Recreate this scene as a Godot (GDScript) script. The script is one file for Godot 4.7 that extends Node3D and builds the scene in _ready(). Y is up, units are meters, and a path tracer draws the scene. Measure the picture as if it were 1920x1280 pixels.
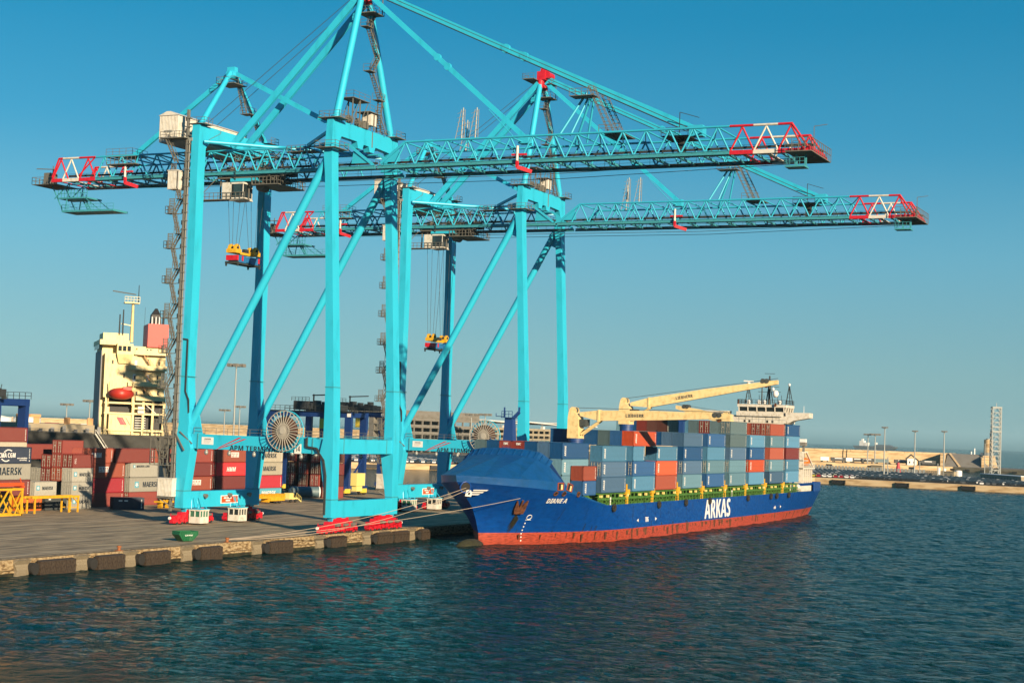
extends Node3D

# A container berth: two ship-to-shore cranes, a feeder ship, the yard behind and the far harbour.
# x runs from the quay out over the water, y up, z along the quay towards the camera. Origin: water side rail under the near crane.

const WATER := -1.9
const CRANE_STEP := 74.2
const TONE := 0.8  # paints as first measured, against the exposure in use
var M := {}
var rng := RandomNumberGenerator.new()
var text_cache := {}
var shapes := {}


class MB:
	var v := PackedVector3Array()
	var n := PackedVector3Array()
	var uv := PackedVector2Array()

	func tri(a: Vector3, b: Vector3, c: Vector3) -> void:
		var k := (b - a).cross(c - a).normalized()
		v.append_array([a, c, b])
		n.append_array([k, k, k])
		uv.append_array([Vector2.ZERO, Vector2.ZERO, Vector2.ZERO])

	func quad(a: Vector3, b: Vector3, c: Vector3, d: Vector3) -> void:
		tri(a, b, c)
		tri(a, c, d)

	func tri_uv(a: Vector3, b: Vector3, c: Vector3, ta: Vector2, tb: Vector2, tc: Vector2) -> void:
		var k := (b - a).cross(c - a).normalized()
		v.append_array([a, c, b])
		n.append_array([k, k, k])
		uv.append_array([ta, tc, tb])

	func tri_n(a: Vector3, b: Vector3, c: Vector3, na: Vector3, nb: Vector3, nc: Vector3) -> void:
		v.append_array([a, c, b])
		n.append_array([na, nc, nb])
		uv.append_array([Vector2.ZERO, Vector2.ZERO, Vector2.ZERO])

	func hexa(p: Array) -> void:  # 8 corners: bottom loop then top loop, counter-clockwise from above
		quad(p[3], p[2], p[1], p[0])
		quad(p[4], p[5], p[6], p[7])
		for i in 4:
			var j := (i + 1) % 4
			quad(p[i], p[j], p[j + 4], p[i + 4])

	func span(x0: float, x1: float, y0: float, y1: float, z0: float, z1: float) -> void:
		hexa([Vector3(x0, y0, z1), Vector3(x1, y0, z1), Vector3(x1, y0, z0), Vector3(x0, y0, z0), Vector3(x0, y1, z1), Vector3(x1, y1, z1), Vector3(x1, y1, z0), Vector3(x0, y1, z0)])

	func box(c: Vector3, s: Vector3) -> void:
		span(c.x - s.x / 2, c.x + s.x / 2, c.y - s.y / 2, c.y + s.y / 2, c.z - s.z / 2, c.z + s.z / 2)

	func bar(a: Vector3, b: Vector3, w: float, h: float, up := Vector3.UP) -> void:
		var d := (b - a).normalized()
		if absf(d.dot(up)) > 0.99:
			up = Vector3.RIGHT
		var s := d.cross(up).normalized() * w / 2
		var t := s.cross(d).normalized() * h / 2
		hexa([a - s - t, a + s - t, b + s - t, b - s - t, a - s + t, a + s + t, b + s + t, b - s + t])

	func tube(a: Vector3, b: Vector3, r0: float, r1 := -1.0, k := 10, caps := true) -> void:
		if r1 < 0.0:
			r1 = r0
		var d := (b - a).normalized()
		var s := d.cross(Vector3.RIGHT if absf(d.x) < 0.9 else Vector3.UP).normalized()
		var t := d.cross(s)
		for i in k:
			var p := TAU * i / k
			var q := TAU * (i + 1) / k
			var e := s * cos(p) + t * sin(p)
			var f := s * cos(q) + t * sin(q)
			tri_n(a + e * r0, a + f * r0, b + f * r1, e, f, f)
			tri_n(a + e * r0, b + f * r1, b + e * r1, e, f, e)
			if caps:
				tri(b, b + e * r1, b + f * r1)
				tri(a, a + f * r0, a + e * r0)

	func loft(rows: Array) -> void:  # rows of [y, x0, x1, z0, z1]
		for i in rows.size() - 1:
			var a: Array = rows[i]
			var b: Array = rows[i + 1]
			hexa([Vector3(a[1], a[0], a[4]), Vector3(a[2], a[0], a[4]), Vector3(a[2], a[0], a[3]), Vector3(a[1], a[0], a[3]), Vector3(b[1], b[0], b[4]), Vector3(b[2], b[0], b[4]), Vector3(b[2], b[0], b[3]), Vector3(b[1], b[0], b[3])])

	func prism(poly: PackedVector2Array, f: Transform3D, depth: float) -> void:  # poly in the frame's xy, pushed out along its z
		if Geometry2D.is_polygon_clockwise(poly):
			poly.reverse()
		var ids := Geometry2D.triangulate_polygon(poly)
		var at := func(p: Vector2, z: float) -> Vector3: return f * Vector3(p.x, p.y, z)
		for i in range(0, ids.size(), 3):
			var a := poly[ids[i]]
			var b := poly[ids[i + 1]]
			var c := poly[ids[i + 2]]
			if (b - a).cross(c - a) < 0:
				var s := b
				b = c
				c = s
			tri(at.call(a, depth), at.call(b, depth), at.call(c, depth))
			tri(at.call(a, 0.0), at.call(c, 0.0), at.call(b, 0.0))
		for i in poly.size():
			var a := poly[i]
			var b := poly[(i + 1) % poly.size()]
			quad(at.call(a, 0.0), at.call(b, 0.0), at.call(b, depth), at.call(a, depth))

	func disc(c: Vector3, axis: Vector3, r: float, w: float, k := 16) -> void:
		tube(c - axis * w / 2, c + axis * w / 2, r, r, k)

	func ring(c: Vector3, axis: Vector3, r: float, t: float, k := 36) -> void:
		var s := axis.cross(Vector3.UP if absf(axis.y) < 0.9 else Vector3.RIGHT).normalized()
		var u := axis.cross(s)
		for i in k:
			var p := TAU * i / k
			var q := TAU * (i + 1) / k
			tube(c + (s * cos(p) + u * sin(p)) * r, c + (s * cos(q) + u * sin(q)) * r, t, t, 5, false)

	func ball(c: Vector3, r: Vector3, rows := 8, cols := 12) -> void:
		for i in rows:
			for j in cols:
				var q := []
				for o in [[i, j], [i, j + 1], [i + 1, j + 1], [i + 1, j]]:
					var a: float = PI * o[0] / rows
					var b: float = TAU * o[1] / cols
					q.append(Vector3(sin(a) * cos(b), cos(a), -sin(a) * sin(b)))
				tri_n(c + q[0] * r, c + q[3] * r, c + q[2] * r, q[0], q[3], q[2])
				tri_n(c + q[0] * r, c + q[2] * r, c + q[1] * r, q[0], q[2], q[1])

	func rail(pts: Array, h := 1.1, t := 0.055, step := 1.6) -> void:
		for i in pts.size() - 1:
			var a: Vector3 = pts[i]
			var b: Vector3 = pts[i + 1]
			for y in [h, h * 0.5]:
				bar(a + Vector3.UP * y, b + Vector3.UP * y, t, t)
			var k := maxi(1, roundi(a.distance_to(b) / step))
			for j in k + 1:
				var p := a.lerp(b, float(j) / k)
				bar(p, p + Vector3.UP * h, t, t)

	func stair(a: Vector3, b: Vector3, side: Vector3, w := 0.8) -> void:
		for s in [-0.5, 0.5]:
			bar(a + side * w * s, b + side * w * s, 0.07, 0.24)
			bar(a + side * w * s + Vector3.UP, b + side * w * s + Vector3.UP, 0.06, 0.06)
			for j in 4:
				var p: Vector3 = (a + side * w * s).lerp(b + side * w * s, j / 3.0)
				bar(p, p + Vector3.UP, 0.05, 0.05)
		var k := maxi(2, roundi(a.distance_to(b) / 0.45))
		for j in k:
			var p := a.lerp(b, (j + 0.5) / k)
			bar(p - side * w / 2, p + side * w / 2, 0.25, 0.05)

	func mesh(m: Material = null) -> ArrayMesh:
		return add_to(ArrayMesh.new(), m)

	func add_to(o: ArrayMesh, m: Material) -> ArrayMesh:
		var a := []
		a.resize(Mesh.ARRAY_MAX)
		a[Mesh.ARRAY_VERTEX] = v
		a[Mesh.ARRAY_NORMAL] = n
		a[Mesh.ARRAY_TEX_UV] = uv
		o.add_surface_from_arrays(Mesh.PRIMITIVE_TRIANGLES, a)
		o.surface_set_material(o.get_surface_count() - 1, m)
		return o


# ---------- things, parts, setting

func thing(called: String, label: String, category: String, at := Vector3.ZERO, group := "", turn := 0.0) -> Node3D:
	var o := Node3D.new()
	o.name = called
	add_child(o, true)
	o.position = at
	o.rotation.y = turn
	return tag(o, label, category, group)


func tag(o: Node3D, label: String, category: String, group := "") -> Node3D:
	o.set_meta("label", label)
	o.set_meta("category", category)
	if group:
		o.set_meta("group", group)
	return o


func put(parent: Node3D, called: String, mesh: Mesh, m: Material = null, at := Vector3.ZERO) -> MeshInstance3D:
	var o := MeshInstance3D.new()
	o.name = called
	o.mesh = mesh
	if m:
		o.material_override = m
	o.position = at
	parent.add_child(o, true)
	return o


func part(parent: Node3D, called: String, mb: MB, m: Material, at := Vector3.ZERO) -> MeshInstance3D:
	return put(parent, called, mb.mesh(m), null, at)


func one(called: String, mb: MB, m: Material, label: String, category: String, group := "", at := Vector3.ZERO) -> MeshInstance3D:
	var o := part(self, called, mb, m, at)
	tag(o, label, category, group)
	return o


func structure(called: String, mesh: Mesh, m: Material) -> MeshInstance3D:
	var o := put(self, called, mesh, m)
	o.set_meta("kind", "structure")
	return o


func copy(o: Node3D, at: Vector3, label := "", turn := INF) -> Node3D:
	var c: Node3D = o.duplicate()
	c.name = String(o.name).rstrip("0123456789")
	add_child(c, true)
	c.position = at
	if turn != INF:
		c.rotation.y = turn
	if label:
		c.set_meta("label", label)
	return c


func lettering(parent: Node3D, called: String, words: String, high: float, m: Material, at: Vector3, turn := Vector3.ZERO, wide := 0.0, bold := 0, slant := 0.0) -> MeshInstance3D:
	var key := "%s|%d|%s" % [words, bold, slant]
	if not text_cache.has(key):
		var t := TextMesh.new()
		var f := SystemFont.new()
		f.font_names = PackedStringArray(["Droid Sans"])
		f.font_weight = 700 if bold else 400
		t.font = f
		t.text = words
		t.font_size = 48
		t.pixel_size = 0.01
		t.depth = 0.04
		t.curve_step = 2.0
		text_cache[key] = t
	var mesh: TextMesh = text_cache[key]
	var box := mesh.get_aabb()
	var o := put(parent, called, mesh, m, at)
	var k := high / maxf(0.01, box.size.y)
	var sx := wide / maxf(0.01, box.size.x) if wide > 0.0 else k
	var b := Basis.from_euler(turn)
	if slant:
		b = b * Basis(Vector3.RIGHT, Vector3(slant, 1, 0), Vector3.BACK)
	o.basis = b * Basis.from_scale(Vector3(sx, k, 1.0))
	return o


# ---------- materials

func paint(key: String, r: float, g: float, b: float, rough := 0.5, metal := 0.0, tex: Texture2D = null, scale := Vector3(0.12, 0.12, 0.12), world := true) -> StandardMaterial3D:
	var m := StandardMaterial3D.new()
	m.resource_name = key
	m.albedo_color = (Color(r, g, b) * TONE).linear_to_srgb()
	m.albedo_color.a = 1.0
	m.roughness = rough
	m.metallic = metal
	m.metallic_specular = 0.5
	if tex:
		m.albedo_texture = tex
		m.uv1_triplanar = true
		m.uv1_world_triplanar = world
		m.uv1_scale = scale
	M[key] = m
	return m


func noise_tex(size: int, freq: float, octaves: int, stops: Array, cols: Array, s: int, kind := FastNoiseLite.TYPE_SIMPLEX_SMOOTH) -> NoiseTexture2D:
	var f := FastNoiseLite.new()
	f.seed = s
	f.noise_type = kind
	f.frequency = freq
	f.fractal_octaves = octaves
	f.fractal_gain = 0.55
	var g := Gradient.new()
	g.offsets = PackedFloat32Array(stops)
	g.colors = PackedColorArray(cols)
	var t := NoiseTexture2D.new()
	t.width = size
	t.height = size
	t.seamless = true
	t.noise = f
	t.color_ramp = g
	return t


func gray(x: float) -> Color:
	return Color(x, x, x)


func make_materials() -> void:
	var grime := noise_tex(512, 0.012, 5, [0.0, 0.35, 0.55, 1.0], [Color(0.82, 0.79, 0.75), Color(0.94, 0.93, 0.91), gray(0.98), gray(1.0)], 3)
	var streak := noise_tex(512, 0.03, 4, [0.0, 0.25, 0.45, 1.0], [Color(0.72, 0.68, 0.62), Color(0.92, 0.91, 0.89), gray(0.98), gray(1.0)], 7)
	var concrete := noise_tex(512, 0.02, 6, [0.0, 0.35, 0.6, 1.0], [Color(0.36, 0.28, 0.2), Color(0.72, 0.65, 0.54), Color(0.94, 0.9, 0.82), gray(1.0)], 11)
	var ground := noise_tex(1024, 0.008, 6, [0.0, 0.4, 0.6, 1.0], [gray(0.5), gray(0.75), gray(0.88), gray(1.0)], 13)
	var sides := Vector3(0.45, 0.06, 0.45)
	paint("cyan", 0.03, 0.53, 0.78, 0.38, 0.0, noise_tex(512, 0.012, 4, [0.0, 0.35, 1.0], [gray(0.88), gray(0.97), gray(1.0)], 17), Vector3(0.05, 0.02, 0.05), false)
	paint("cyan_truss", 0.03, 0.44, 0.64, 0.45)
	paint("cyan_girder", 0.05, 0.32, 0.40, 0.5, 0.0, streak, Vector3(0.06, 0.3, 0.06), false)
	paint("crane_red", 0.62, 0.012, 0.03, 0.45, 0.0, grime)
	paint("steel", 0.2, 0.2, 0.18, 0.6, 0.3)
	paint("grating", 0.16, 0.155, 0.135, 0.75, 0.2)
	paint("dark", 0.03, 0.035, 0.035, 0.6)
	paint("mooring", 0.46, 0.37, 0.28, 0.85)
	paint("orange_buff", 0.55, 0.28, 0.10, 0.6)
	paint("bollard", 0.30, 0.10, 0.03, 0.85)
	paint("worn", 0.34, 0.32, 0.27, 0.9, 0.0, concrete, Vector3(0.8, 0.8, 0.8))
	paint("reel_gray", 0.42, 0.40, 0.35, 0.55)
	paint("rope", 0.05, 0.06, 0.06, 0.7)
	paint("black", 0.012, 0.012, 0.013, 0.6)
	paint("rubber", 0.018, 0.017, 0.016, 0.9)
	paint("white", 0.72, 0.70, 0.64, 0.45, 0.0, grime)
	paint("plain_white", 0.8, 0.8, 0.78, 0.5)
	paint("glass", 0.02, 0.03, 0.035, 0.08)
	paint("green_glass", 0.03, 0.16, 0.10, 0.1)
	paint("ink", 0.015, 0.03, 0.05, 0.6)
	paint("logo_red", 0.5, 0.05, 0.07, 0.5)
	paint("sign_orange", 0.7, 0.09, 0.02, 0.5)
	paint("cable", 0.10, 0.045, 0.03, 0.8)
	paint("yellow", 0.75, 0.42, 0.02, 0.45, 0.0, grime)
	paint("lime_yellow", 0.72, 0.56, 0.06, 0.45)
	paint("pale_yellow", 0.78, 0.66, 0.22, 0.5)
	paint("spreader_blue", 0.02, 0.15, 0.36, 0.45)
	paint("orange", 0.75, 0.17, 0.01, 0.5, 0.0, grime)
	paint("hull_blue", 0.002, 0.075, 0.36, 0.33, 0.0, noise_tex(512, 0.02, 5, [0.0, 0.35, 0.6, 0.8, 1.0], [Color(0.5, 0.55, 0.62), Color(0.82, 0.84, 0.88), gray(0.9), gray(0.97), gray(1.0)], 5), Vector3(0.05, 0.12, 0.05))
	paint("fore_blue", 0.003, 0.075, 0.26, 0.42, 0.0, grime, Vector3(0.06, 0.06, 0.06))
	paint("mast_blue", 0.01, 0.05, 0.2, 0.5)
	paint("boot_red", 0.48, 0.07, 0.035, 0.6, 0.0, noise_tex(512, 0.03, 6, [0.0, 0.34, 0.5, 1.0], [Color(0.36, 0.32, 0.25), Color(0.68, 0.6, 0.5), gray(0.92), gray(1.0)], 9), Vector3(0.05, 0.3, 0.05))
	paint("rust", 0.16, 0.055, 0.02, 0.9, 0.0, concrete)
	paint("algae", 0.03, 0.035, 0.012, 0.9, 0.0, concrete)
	paint("deck_green", 0.07, 0.19, 0.03, 0.6, 0.0, grime)
	paint("deck_green_dark", 0.015, 0.055, 0.02, 0.7)
	paint("cream", 0.86, 0.66, 0.33, 0.45, 0.0, grime)
	paint("ship_white", 0.74, 0.70, 0.62, 0.45, 0.0, grime)
	paint("ship_yellow", 0.84, 0.68, 0.33, 0.5, 0.0, streak, Vector3(0.1, 0.02, 0.1))
	paint("ship_gray", 0.2, 0.2, 0.2, 0.6)
	paint("ship_dark", 0.032, 0.033, 0.03, 0.65, 0.0, grime, Vector3(0.03, 0.03, 0.03))
	paint("funnel_red", 0.6, 0.05, 0.04, 0.5)
	paint("boat_red", 0.45, 0.03, 0.015, 0.45)
	paint("rtg_blue", 0.008, 0.035, 0.16, 0.45)
	paint("bin_green", 0.01, 0.13, 0.05, 0.5, 0.0, grime)
	paint("stone", 0.44, 0.36, 0.24, 0.9, 0.0, concrete, Vector3(0.09, 0.22, 0.09))
	paint("pale_stone", 0.66, 0.52, 0.33, 0.95, 0.0, noise_tex(512, 0.015, 6, [0.0, 0.35, 0.6, 1.0], [Color(0.66, 0.56, 0.46), Color(0.86, 0.81, 0.74), Color(0.97, 0.95, 0.92), gray(1.0)], 15), Vector3(0.01, 0.06, 0.01))
	paint("fender_face", 0.06, 0.045, 0.035, 0.85, 0.0, concrete, Vector3(0.5, 0.2, 0.5))
	paint("far_ground", 0.22, 0.19, 0.15, 0.95, 0.0, ground, Vector3(0.01, 0.01, 0.01))
	paint("facade_gray", 0.2, 0.19, 0.17, 0.85, 0.0, grime, Vector3(0.02, 0.05, 0.02))
	paint("facade_beige", 0.36, 0.31, 0.22, 0.85, 0.0, grime, Vector3(0.02, 0.05, 0.02))
	paint("mast_gray", 0.34, 0.36, 0.35, 0.5, 0.3)
	paint("car_dark", 0.02, 0.024, 0.028, 0.25)
	paint("car_gray", 0.09, 0.10, 0.11, 0.25)
	paint("car_white", 0.7, 0.7, 0.7, 0.3)
	paint("car_red", 0.3, 0.01, 0.02, 0.3)
	paint("car_yellow", 0.5, 0.45, 0.08, 0.3)
	paint("haze_ship", 0.10, 0.13, 0.16, 0.8)
	paint("trailer_dark", 0.03, 0.035, 0.04, 0.6)
	# container paints
	for c in [
		["box_navy_arkas", 0.004, 0.085, 0.26], ["box_light", 0.07, 0.24, 0.42], ["box_pale", 0.12, 0.27, 0.37], ["box_grayblue", 0.05, 0.13, 0.25], ["box_orange", 0.62, 0.085, 0.022],
		["box_brick", 0.36, 0.07, 0.035], ["box_red", 0.26, 0.035, 0.025], ["box_darkred", 0.17, 0.02, 0.02], ["box_crimson", 0.45, 0.008, 0.03], ["box_scarlet", 0.68, 0.015, 0.025],
		["box_gray", 0.42, 0.41, 0.36], ["box_beige", 0.5, 0.46, 0.36], ["box_navy", 0.012, 0.03, 0.075], ["box_hapag", 0.72, 0.15, 0.008], ["box_slate", 0.045, 0.055, 0.06],
		["box_sky", 0.10, 0.42, 0.58], ["box_brown", 0.10, 0.03, 0.02], ["box_steel", 0.10, 0.17, 0.20],
	]:
		paint(c[0], c[1], c[2], c[3], 0.55, 0.0, streak, sides)
		for i in 3:
			var k: float = [0.72, 0.84, 0.95][i]
			var fade: float = [0.0, 0.0, 0.01][i]
			paint("%s_%d" % [c[0], i], minf(0.8, c[1] * k + fade), minf(0.8, c[2] * k + fade), minf(0.8, c[3] * k + fade), 0.5 + 0.06 * i, 0.0, streak, sides)
	# slight unevenness of welded plating
	var fn := FastNoiseLite.new()
	fn.seed = 8
	fn.frequency = 0.02
	fn.fractal_octaves = 2
	var dents := NoiseTexture2D.new()
	dents.width = 512
	dents.height = 512
	dents.seamless = true
	dents.as_normal_map = true
	dents.bump_strength = 3.0
	dents.noise = fn
	for e in ["hull_blue", "fore_blue", "boot_red", "ship_dark"]:
		M[e].normal_enabled = true
		M[e].normal_texture = dents
		M[e].normal_scale = 0.6
	# asphalt and concrete quay deck: long stripes of wear along the quay
	var q := paint("quay_top", 0.50, 0.38, 0.225, 0.92, 0.0, ground, Vector3(0.06, 0.06, 0.009))
	q.detail_enabled = true
	q.detail_blend_mode = BaseMaterial3D.BLEND_MODE_MUL
	q.detail_albedo = noise_tex(512, 0.02, 5, [0.0, 0.42, 0.58, 1.0], [gray(0.78), gray(0.9), gray(0.98), gray(1.0)], 21)
	q.uv2_scale = Vector3(0.31, 0.31, 0.31)
	q.uv2_triplanar = true
	q.uv2_world_triplanar = true
	paint("quay_strip", 0.56, 0.44, 0.28, 0.95, 0.0, ground, Vector3(0.09, 0.09, 0.012))
	paint("mark_white", 0.42, 0.39, 0.33, 0.9, 0.0, concrete, Vector3(0.3, 0.3, 0.3))


func water_material() -> StandardMaterial3D:
	var f := FastNoiseLite.new()
	f.seed = 4
	f.noise_type = FastNoiseLite.TYPE_SIMPLEX_SMOOTH
	f.frequency = 0.006
	f.fractal_octaves = 6
	f.fractal_gain = 0.6
	f.fractal_lacunarity = 2.1
	var t := NoiseTexture2D.new()
	t.width = 2048
	t.height = 2048
	t.seamless = true
	t.as_normal_map = true
	t.bump_strength = 90.0
	t.noise = f
	var m := StandardMaterial3D.new()
	m.resource_name = "water"
	m.albedo_color = Color(0.0, 0.021, 0.023).linear_to_srgb()
	m.roughness = 0.1
	m.metallic_specular = 0.17
	m.normal_enabled = true
	m.normal_texture = t
	m.normal_scale = 1.0
	M["water"] = m
	return m


# ---------- ship-to-shore crane

func make_crane() -> Node3D:
	var k := thing("container_crane", "", "crane", Vector3.ZERO, "turquoise ship to shore cranes on the quay")
	var cy: Material = M.cyan
	for s in [1.0, -1.0]:
		var z0: float = 8.9 * s
		var z1: float = 11.0 * s
		var a := minf(z0, z1)
		var b := maxf(z0, z1)
		var leg := MB.new()  # water side leg, leaning back a little as it rises
		leg.loft([[2.75, 1.36, 2.74, a, b], [5.8, 1.36, 2.72, a, b], [12.6, 0.25, 2.66, a, b], [13.1, 0.12, 2.65, a, b], [15.6, 0.72, 2.6, a, b], [24.5, 0.72, 2.25, a, b], [43.7, -0.25, 1.1, a, b], [58.8, -1.08, 0.22, a, b], [62.5, -1.5, 0.05, a, b], [65.0, -1.3, 0.0, a, b], [68.45, -1.22, 0.0, a + 0.15, b - 0.2]])
		var wl := part(k, "leg", leg, cy)
		var plate := MB.new()  # bolted flange rings round the leg
		for y in [24.0, 5.7]:
			plate.box(Vector3(1.5 if y > 20 else 2.04, y, (a + b) / 2), Vector3(1.68 if y > 20 else 1.5, 0.14, b - a + 0.16))
		part(wl, "flange", plate, M.cyan_girder)
		leg = MB.new()
		a = minf(9.3 * s, 11.4 * s)
		b = maxf(9.3 * s, 11.4 * s)
		leg.loft([[2.8, -28.1, -26.35, a, b], [5.7, -28.1, -26.4, a, b], [13.0, -28.3, -25.4, a, b], [15.5, -28.3, -26.1, a, b], [17.4, -28.05, -25.95, a, b], [25.0, -28.0, -26.6, a, b], [45.0, -27.95, -26.5, a, b], [60.0, -28.1, -26.65, a, b], [66.0, -28.1, -26.6, a, b], [68.6, -28.1, -26.6, a + 0.1, b - 0.1]])
		var ll := part(k, "leg", leg, cy)
		plate = MB.new()
		for y in [25.2, 5.75]:
			plate.box(Vector3(-27.25, y, (a + b) / 2), Vector3(1.85, 0.14, b - a + 0.16))
		part(ll, "flange", plate, M.cyan_girder)
		# portal beam between the water side and land side legs
		var pb := MB.new()
		a = minf(8.75 * s, 10.55 * s)
		b = maxf(8.75 * s, 10.55 * s)
		pb.span(-25.9, 0.7, 13.02, 15.46, a, b)
		var beam := part(k, "portal_beam", pb, cy)
		pb = MB.new()
		for x in [-24.6, -1.6]:
			pb.span(x, x + 0.18, 12.9, 15.6, a - 0.12, b + 0.12)
		part(beam, "splice_plate", pb, M.cyan_girder)
		pb = MB.new()
		pb.rail([Vector3(-25.5, 15.46, b - 0.15), Vector3(-0.4, 15.46, b - 0.15)], 1.1, 0.06, 2.2)
		part(beam, "handrail", pb, M.steel)
		for x in [-22.9, -18.2, -13.2, -3.9]:
			pb = MB.new()
			pb.tube(Vector3(x, 13.02, (a + b) / 2 + 0.5), Vector3(x, 12.55, (a + b) / 2 + 0.55), 0.12, 0.3, 10)
			pb.ball(Vector3(x, 12.4, (a + b) / 2 + 0.6), Vector3(0.36, 0.42, 0.3), 6, 10)
			part(beam, "floodlight", pb, M.mast_gray)
		# diagonal brace
		var br := MB.new()
		br.tube(Vector3(-26.9, 16.4, 10.0 * s), Vector3(-1.2, 62.1, 10.0 * s), 0.7, 0.7, 20)
		part(k, "diagonal_brace", br, cy)
		br = MB.new()
		br.prism(PackedVector2Array([Vector2(-26.0, 15.4), Vector2(-24.0, 15.4), Vector2(-24.9, 19.0), Vector2(-26.4, 20.4)]), Transform3D(Basis(), Vector3(0, 0, 10.0 * s - 0.12)), 0.24)
		br.prism(PackedVector2Array([Vector2(-1.0, 62.6), Vector2(-3.2, 60.6), Vector2(-2.4, 58.2), Vector2(-0.9, 57.6)]), Transform3D(Basis(), Vector3(0, 0, 10.0 * s - 0.12)), 0.24)
		part(k, "gusset", br, cy)
		# pylon legs up to the apex
		br = MB.new()
		br.tube(Vector3(-0.55, 68.4, 9.3 * s), Vector3(-1.4, 91.2, 1.3 * s), 0.62, 0.56, 18)
		br.tube(Vector3(-0.55, 68.4, 9.3 * s), Vector3(-0.56, 69.0, 9.1 * s), 0.85, 0.85, 18)
		part(k, "pylon_leg", br, cy)
		var pf := MB.new()
		pf.box(Vector3(-0.7, 68.6, 9.6 * s), Vector3(4.2, 0.12, 3.4))
		for e in [-2.6, 1.3]:
			pf.rail([Vector3(e, 68.6, 8.0 * s), Vector3(e, 68.6, 11.2 * s)])
		pf.rail([Vector3(-2.6, 68.6, 11.2 * s), Vector3(1.3, 68.6, 11.2 * s)])
		part(k, "platform", pf, M.grating)
		# land side A-frame and tie bars
		br = MB.new()
		br.tube(Vector3(-27.4, 68.5, 10.2 * s), Vector3(-28.3, 80.0, 0.6 * s), 0.5, 0.45, 16)
		part(k, "land_pylon_leg", br, cy)
		pf = MB.new()
		pf.box(Vector3(-27.2, 68.75, 10.2 * s), Vector3(3.2, 0.1, 2.8))
		pf.rail([Vector3(-25.6, 68.75, 9.0 * s), Vector3(-25.6, 68.75, 11.5 * s), Vector3(-28.8, 68.75, 11.5 * s)])
		part(k, "platform", pf, M.grating)
		br = MB.new()
		br.bar(Vector3(-26.4, 66.3, 1.9 * s), Vector3(-1.6, 91.6, 1.5 * s), 0.55, 1.15)
		part(k, "backstay", br, cy)
		br = MB.new()
		br.tube(Vector3(-26.2, 65.75, 10.4 * s), Vector3(-4.0, 65.75, -10.0 * s), 0.34, 0.34, 12)
		if s > 0:
			part(k, "plan_brace", br, cy)
		# walkway collar on the water side leg under the upper beam
		pf = MB.new()
		for e in [[-2.6, 1.3, 11.05, 12.1], [-2.6, 1.3, 7.8, 8.85], [0.25, 1.3, 8.85, 11.05], [-2.6, -1.55, 8.85, 11.05]]:
			pf.span(e[0], e[1], 63.4, 63.52, minf(e[2] * s, e[3] * s), maxf(e[2] * s, e[3] * s))
		pf.rail([Vector3(-2.6, 63.5, 7.8 * s), Vector3(-2.6, 63.5, 12.1 * s), Vector3(1.3, 63.5, 12.1 * s), Vector3(1.3, 63.5, 7.8 * s)], 1.1, 0.06)
		part(k, "walkway", pf, M.grating)
	# beams along the rails
	var mb := MB.new()
	mb.span(0.95, 2.42, 13.15, 15.5, -8.9, 8.9)
	var rb := part(k, "rail_side_beam", mb, cy)
	mb = MB.new()
	for z in [-7.0, 7.2]:
		mb.span(0.88, 2.5, 13.06, 15.6, z, z + 0.18)
	mb.rail([Vector3(2.2, 15.5, -8.9), Vector3(2.2, 15.5, 8.9)], 0.5, 0.05, 2.4)
	part(rb, "splice_plate", mb, M.cyan_girder)
	mb = MB.new()
	mb.span(1.4, 2.7, 2.75, 5.42, -8.9, 8.9)
	for z in [-9.6, -6.6, 6.6, 9.6]:
		mb.loft([[1.9, 1.75, 2.35, z - 0.3, z + 0.3], [2.75, 1.5, 2.6, z - 0.7, z + 0.7]])
	part(k, "sill_beam", mb, cy)
	mb = MB.new()
	mb.span(-28.05, -26.36, 2.85, 5.6, -9.3, 9.3)
	for z in [-9.6, -6.6, 6.6, 9.6]:
		mb.loft([[1.9, -27.5, -26.9, z - 0.3, z + 0.3], [2.85, -27.8, -26.6, z - 0.7, z + 0.7]])
	var sill := part(k, "sill_beam", mb, cy)
	mb = MB.new()
	mb.span(-26.35, -26.28, 3.35, 4.75, -4.6, 0.6)
	part(sill, "banner_frame", mb, M.plain_white)
	mb = MB.new()
	mb.span(-26.3, -26.24, 3.5, 4.6, -4.4, 0.4)
	part(sill, "banner", mb, M.sign_orange)
	mb = MB.new()
	for e in [[4.3, -0.2, -0.9], [4.3, -1.05, -1.3], [4.3, -1.4, -2.5], [3.85, -0.8, -2.1]]:
		mb.span(-26.24, -26.22, e[0] - 0.14, e[0] + 0.14, e[2], e[1])
	part(sill, "banner_print", mb, M.plain_white)
	mb = MB.new()
	mb.disc(Vector3(-26.25, 4.05, -3.6), Vector3.RIGHT, 0.45, 0.06)
	part(sill, "banner_badge", mb, M.mast_gray)
	mb = MB.new()
	for z in [5.6, -1.6, -7.6]:
		mb.tube(Vector3(-26.3, 4.9, z), Vector3(-25.7, 4.75, z), 0.28, 0.4, 10)
	part(sill, "lamp", mb, M.steel)
	# upper beams across the boom
	mb = MB.new()
	var prof := PackedVector2Array([Vector2(-8.95, 68.45), Vector2(-8.95, 63.8), Vector2(-8.0, 65.7), Vector2(-3.2, 65.9), Vector2(-2.7, 64.8), Vector2(-1.3, 64.8), Vector2(-0.9, 65.7), Vector2(0.8, 65.7), Vector2(1.2, 64.8), Vector2(2.6, 64.8), Vector2(3.0, 65.9), Vector2(8.0, 65.9), Vector2(8.95, 64.6), Vector2(8.95, 68.45)])
	# the profile lies in the plane across the boom: its x is z
	var across := Transform3D(Basis(Vector3(0, 0, 1), Vector3(0, 1, 0), Vector3(-1, 0, 0)), Vector3(-0.03, 0, 0))
	mb.prism(prof, across, 1.16)
	var ub := part(k, "upper_beam", mb, cy)
	mb = MB.new()
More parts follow.
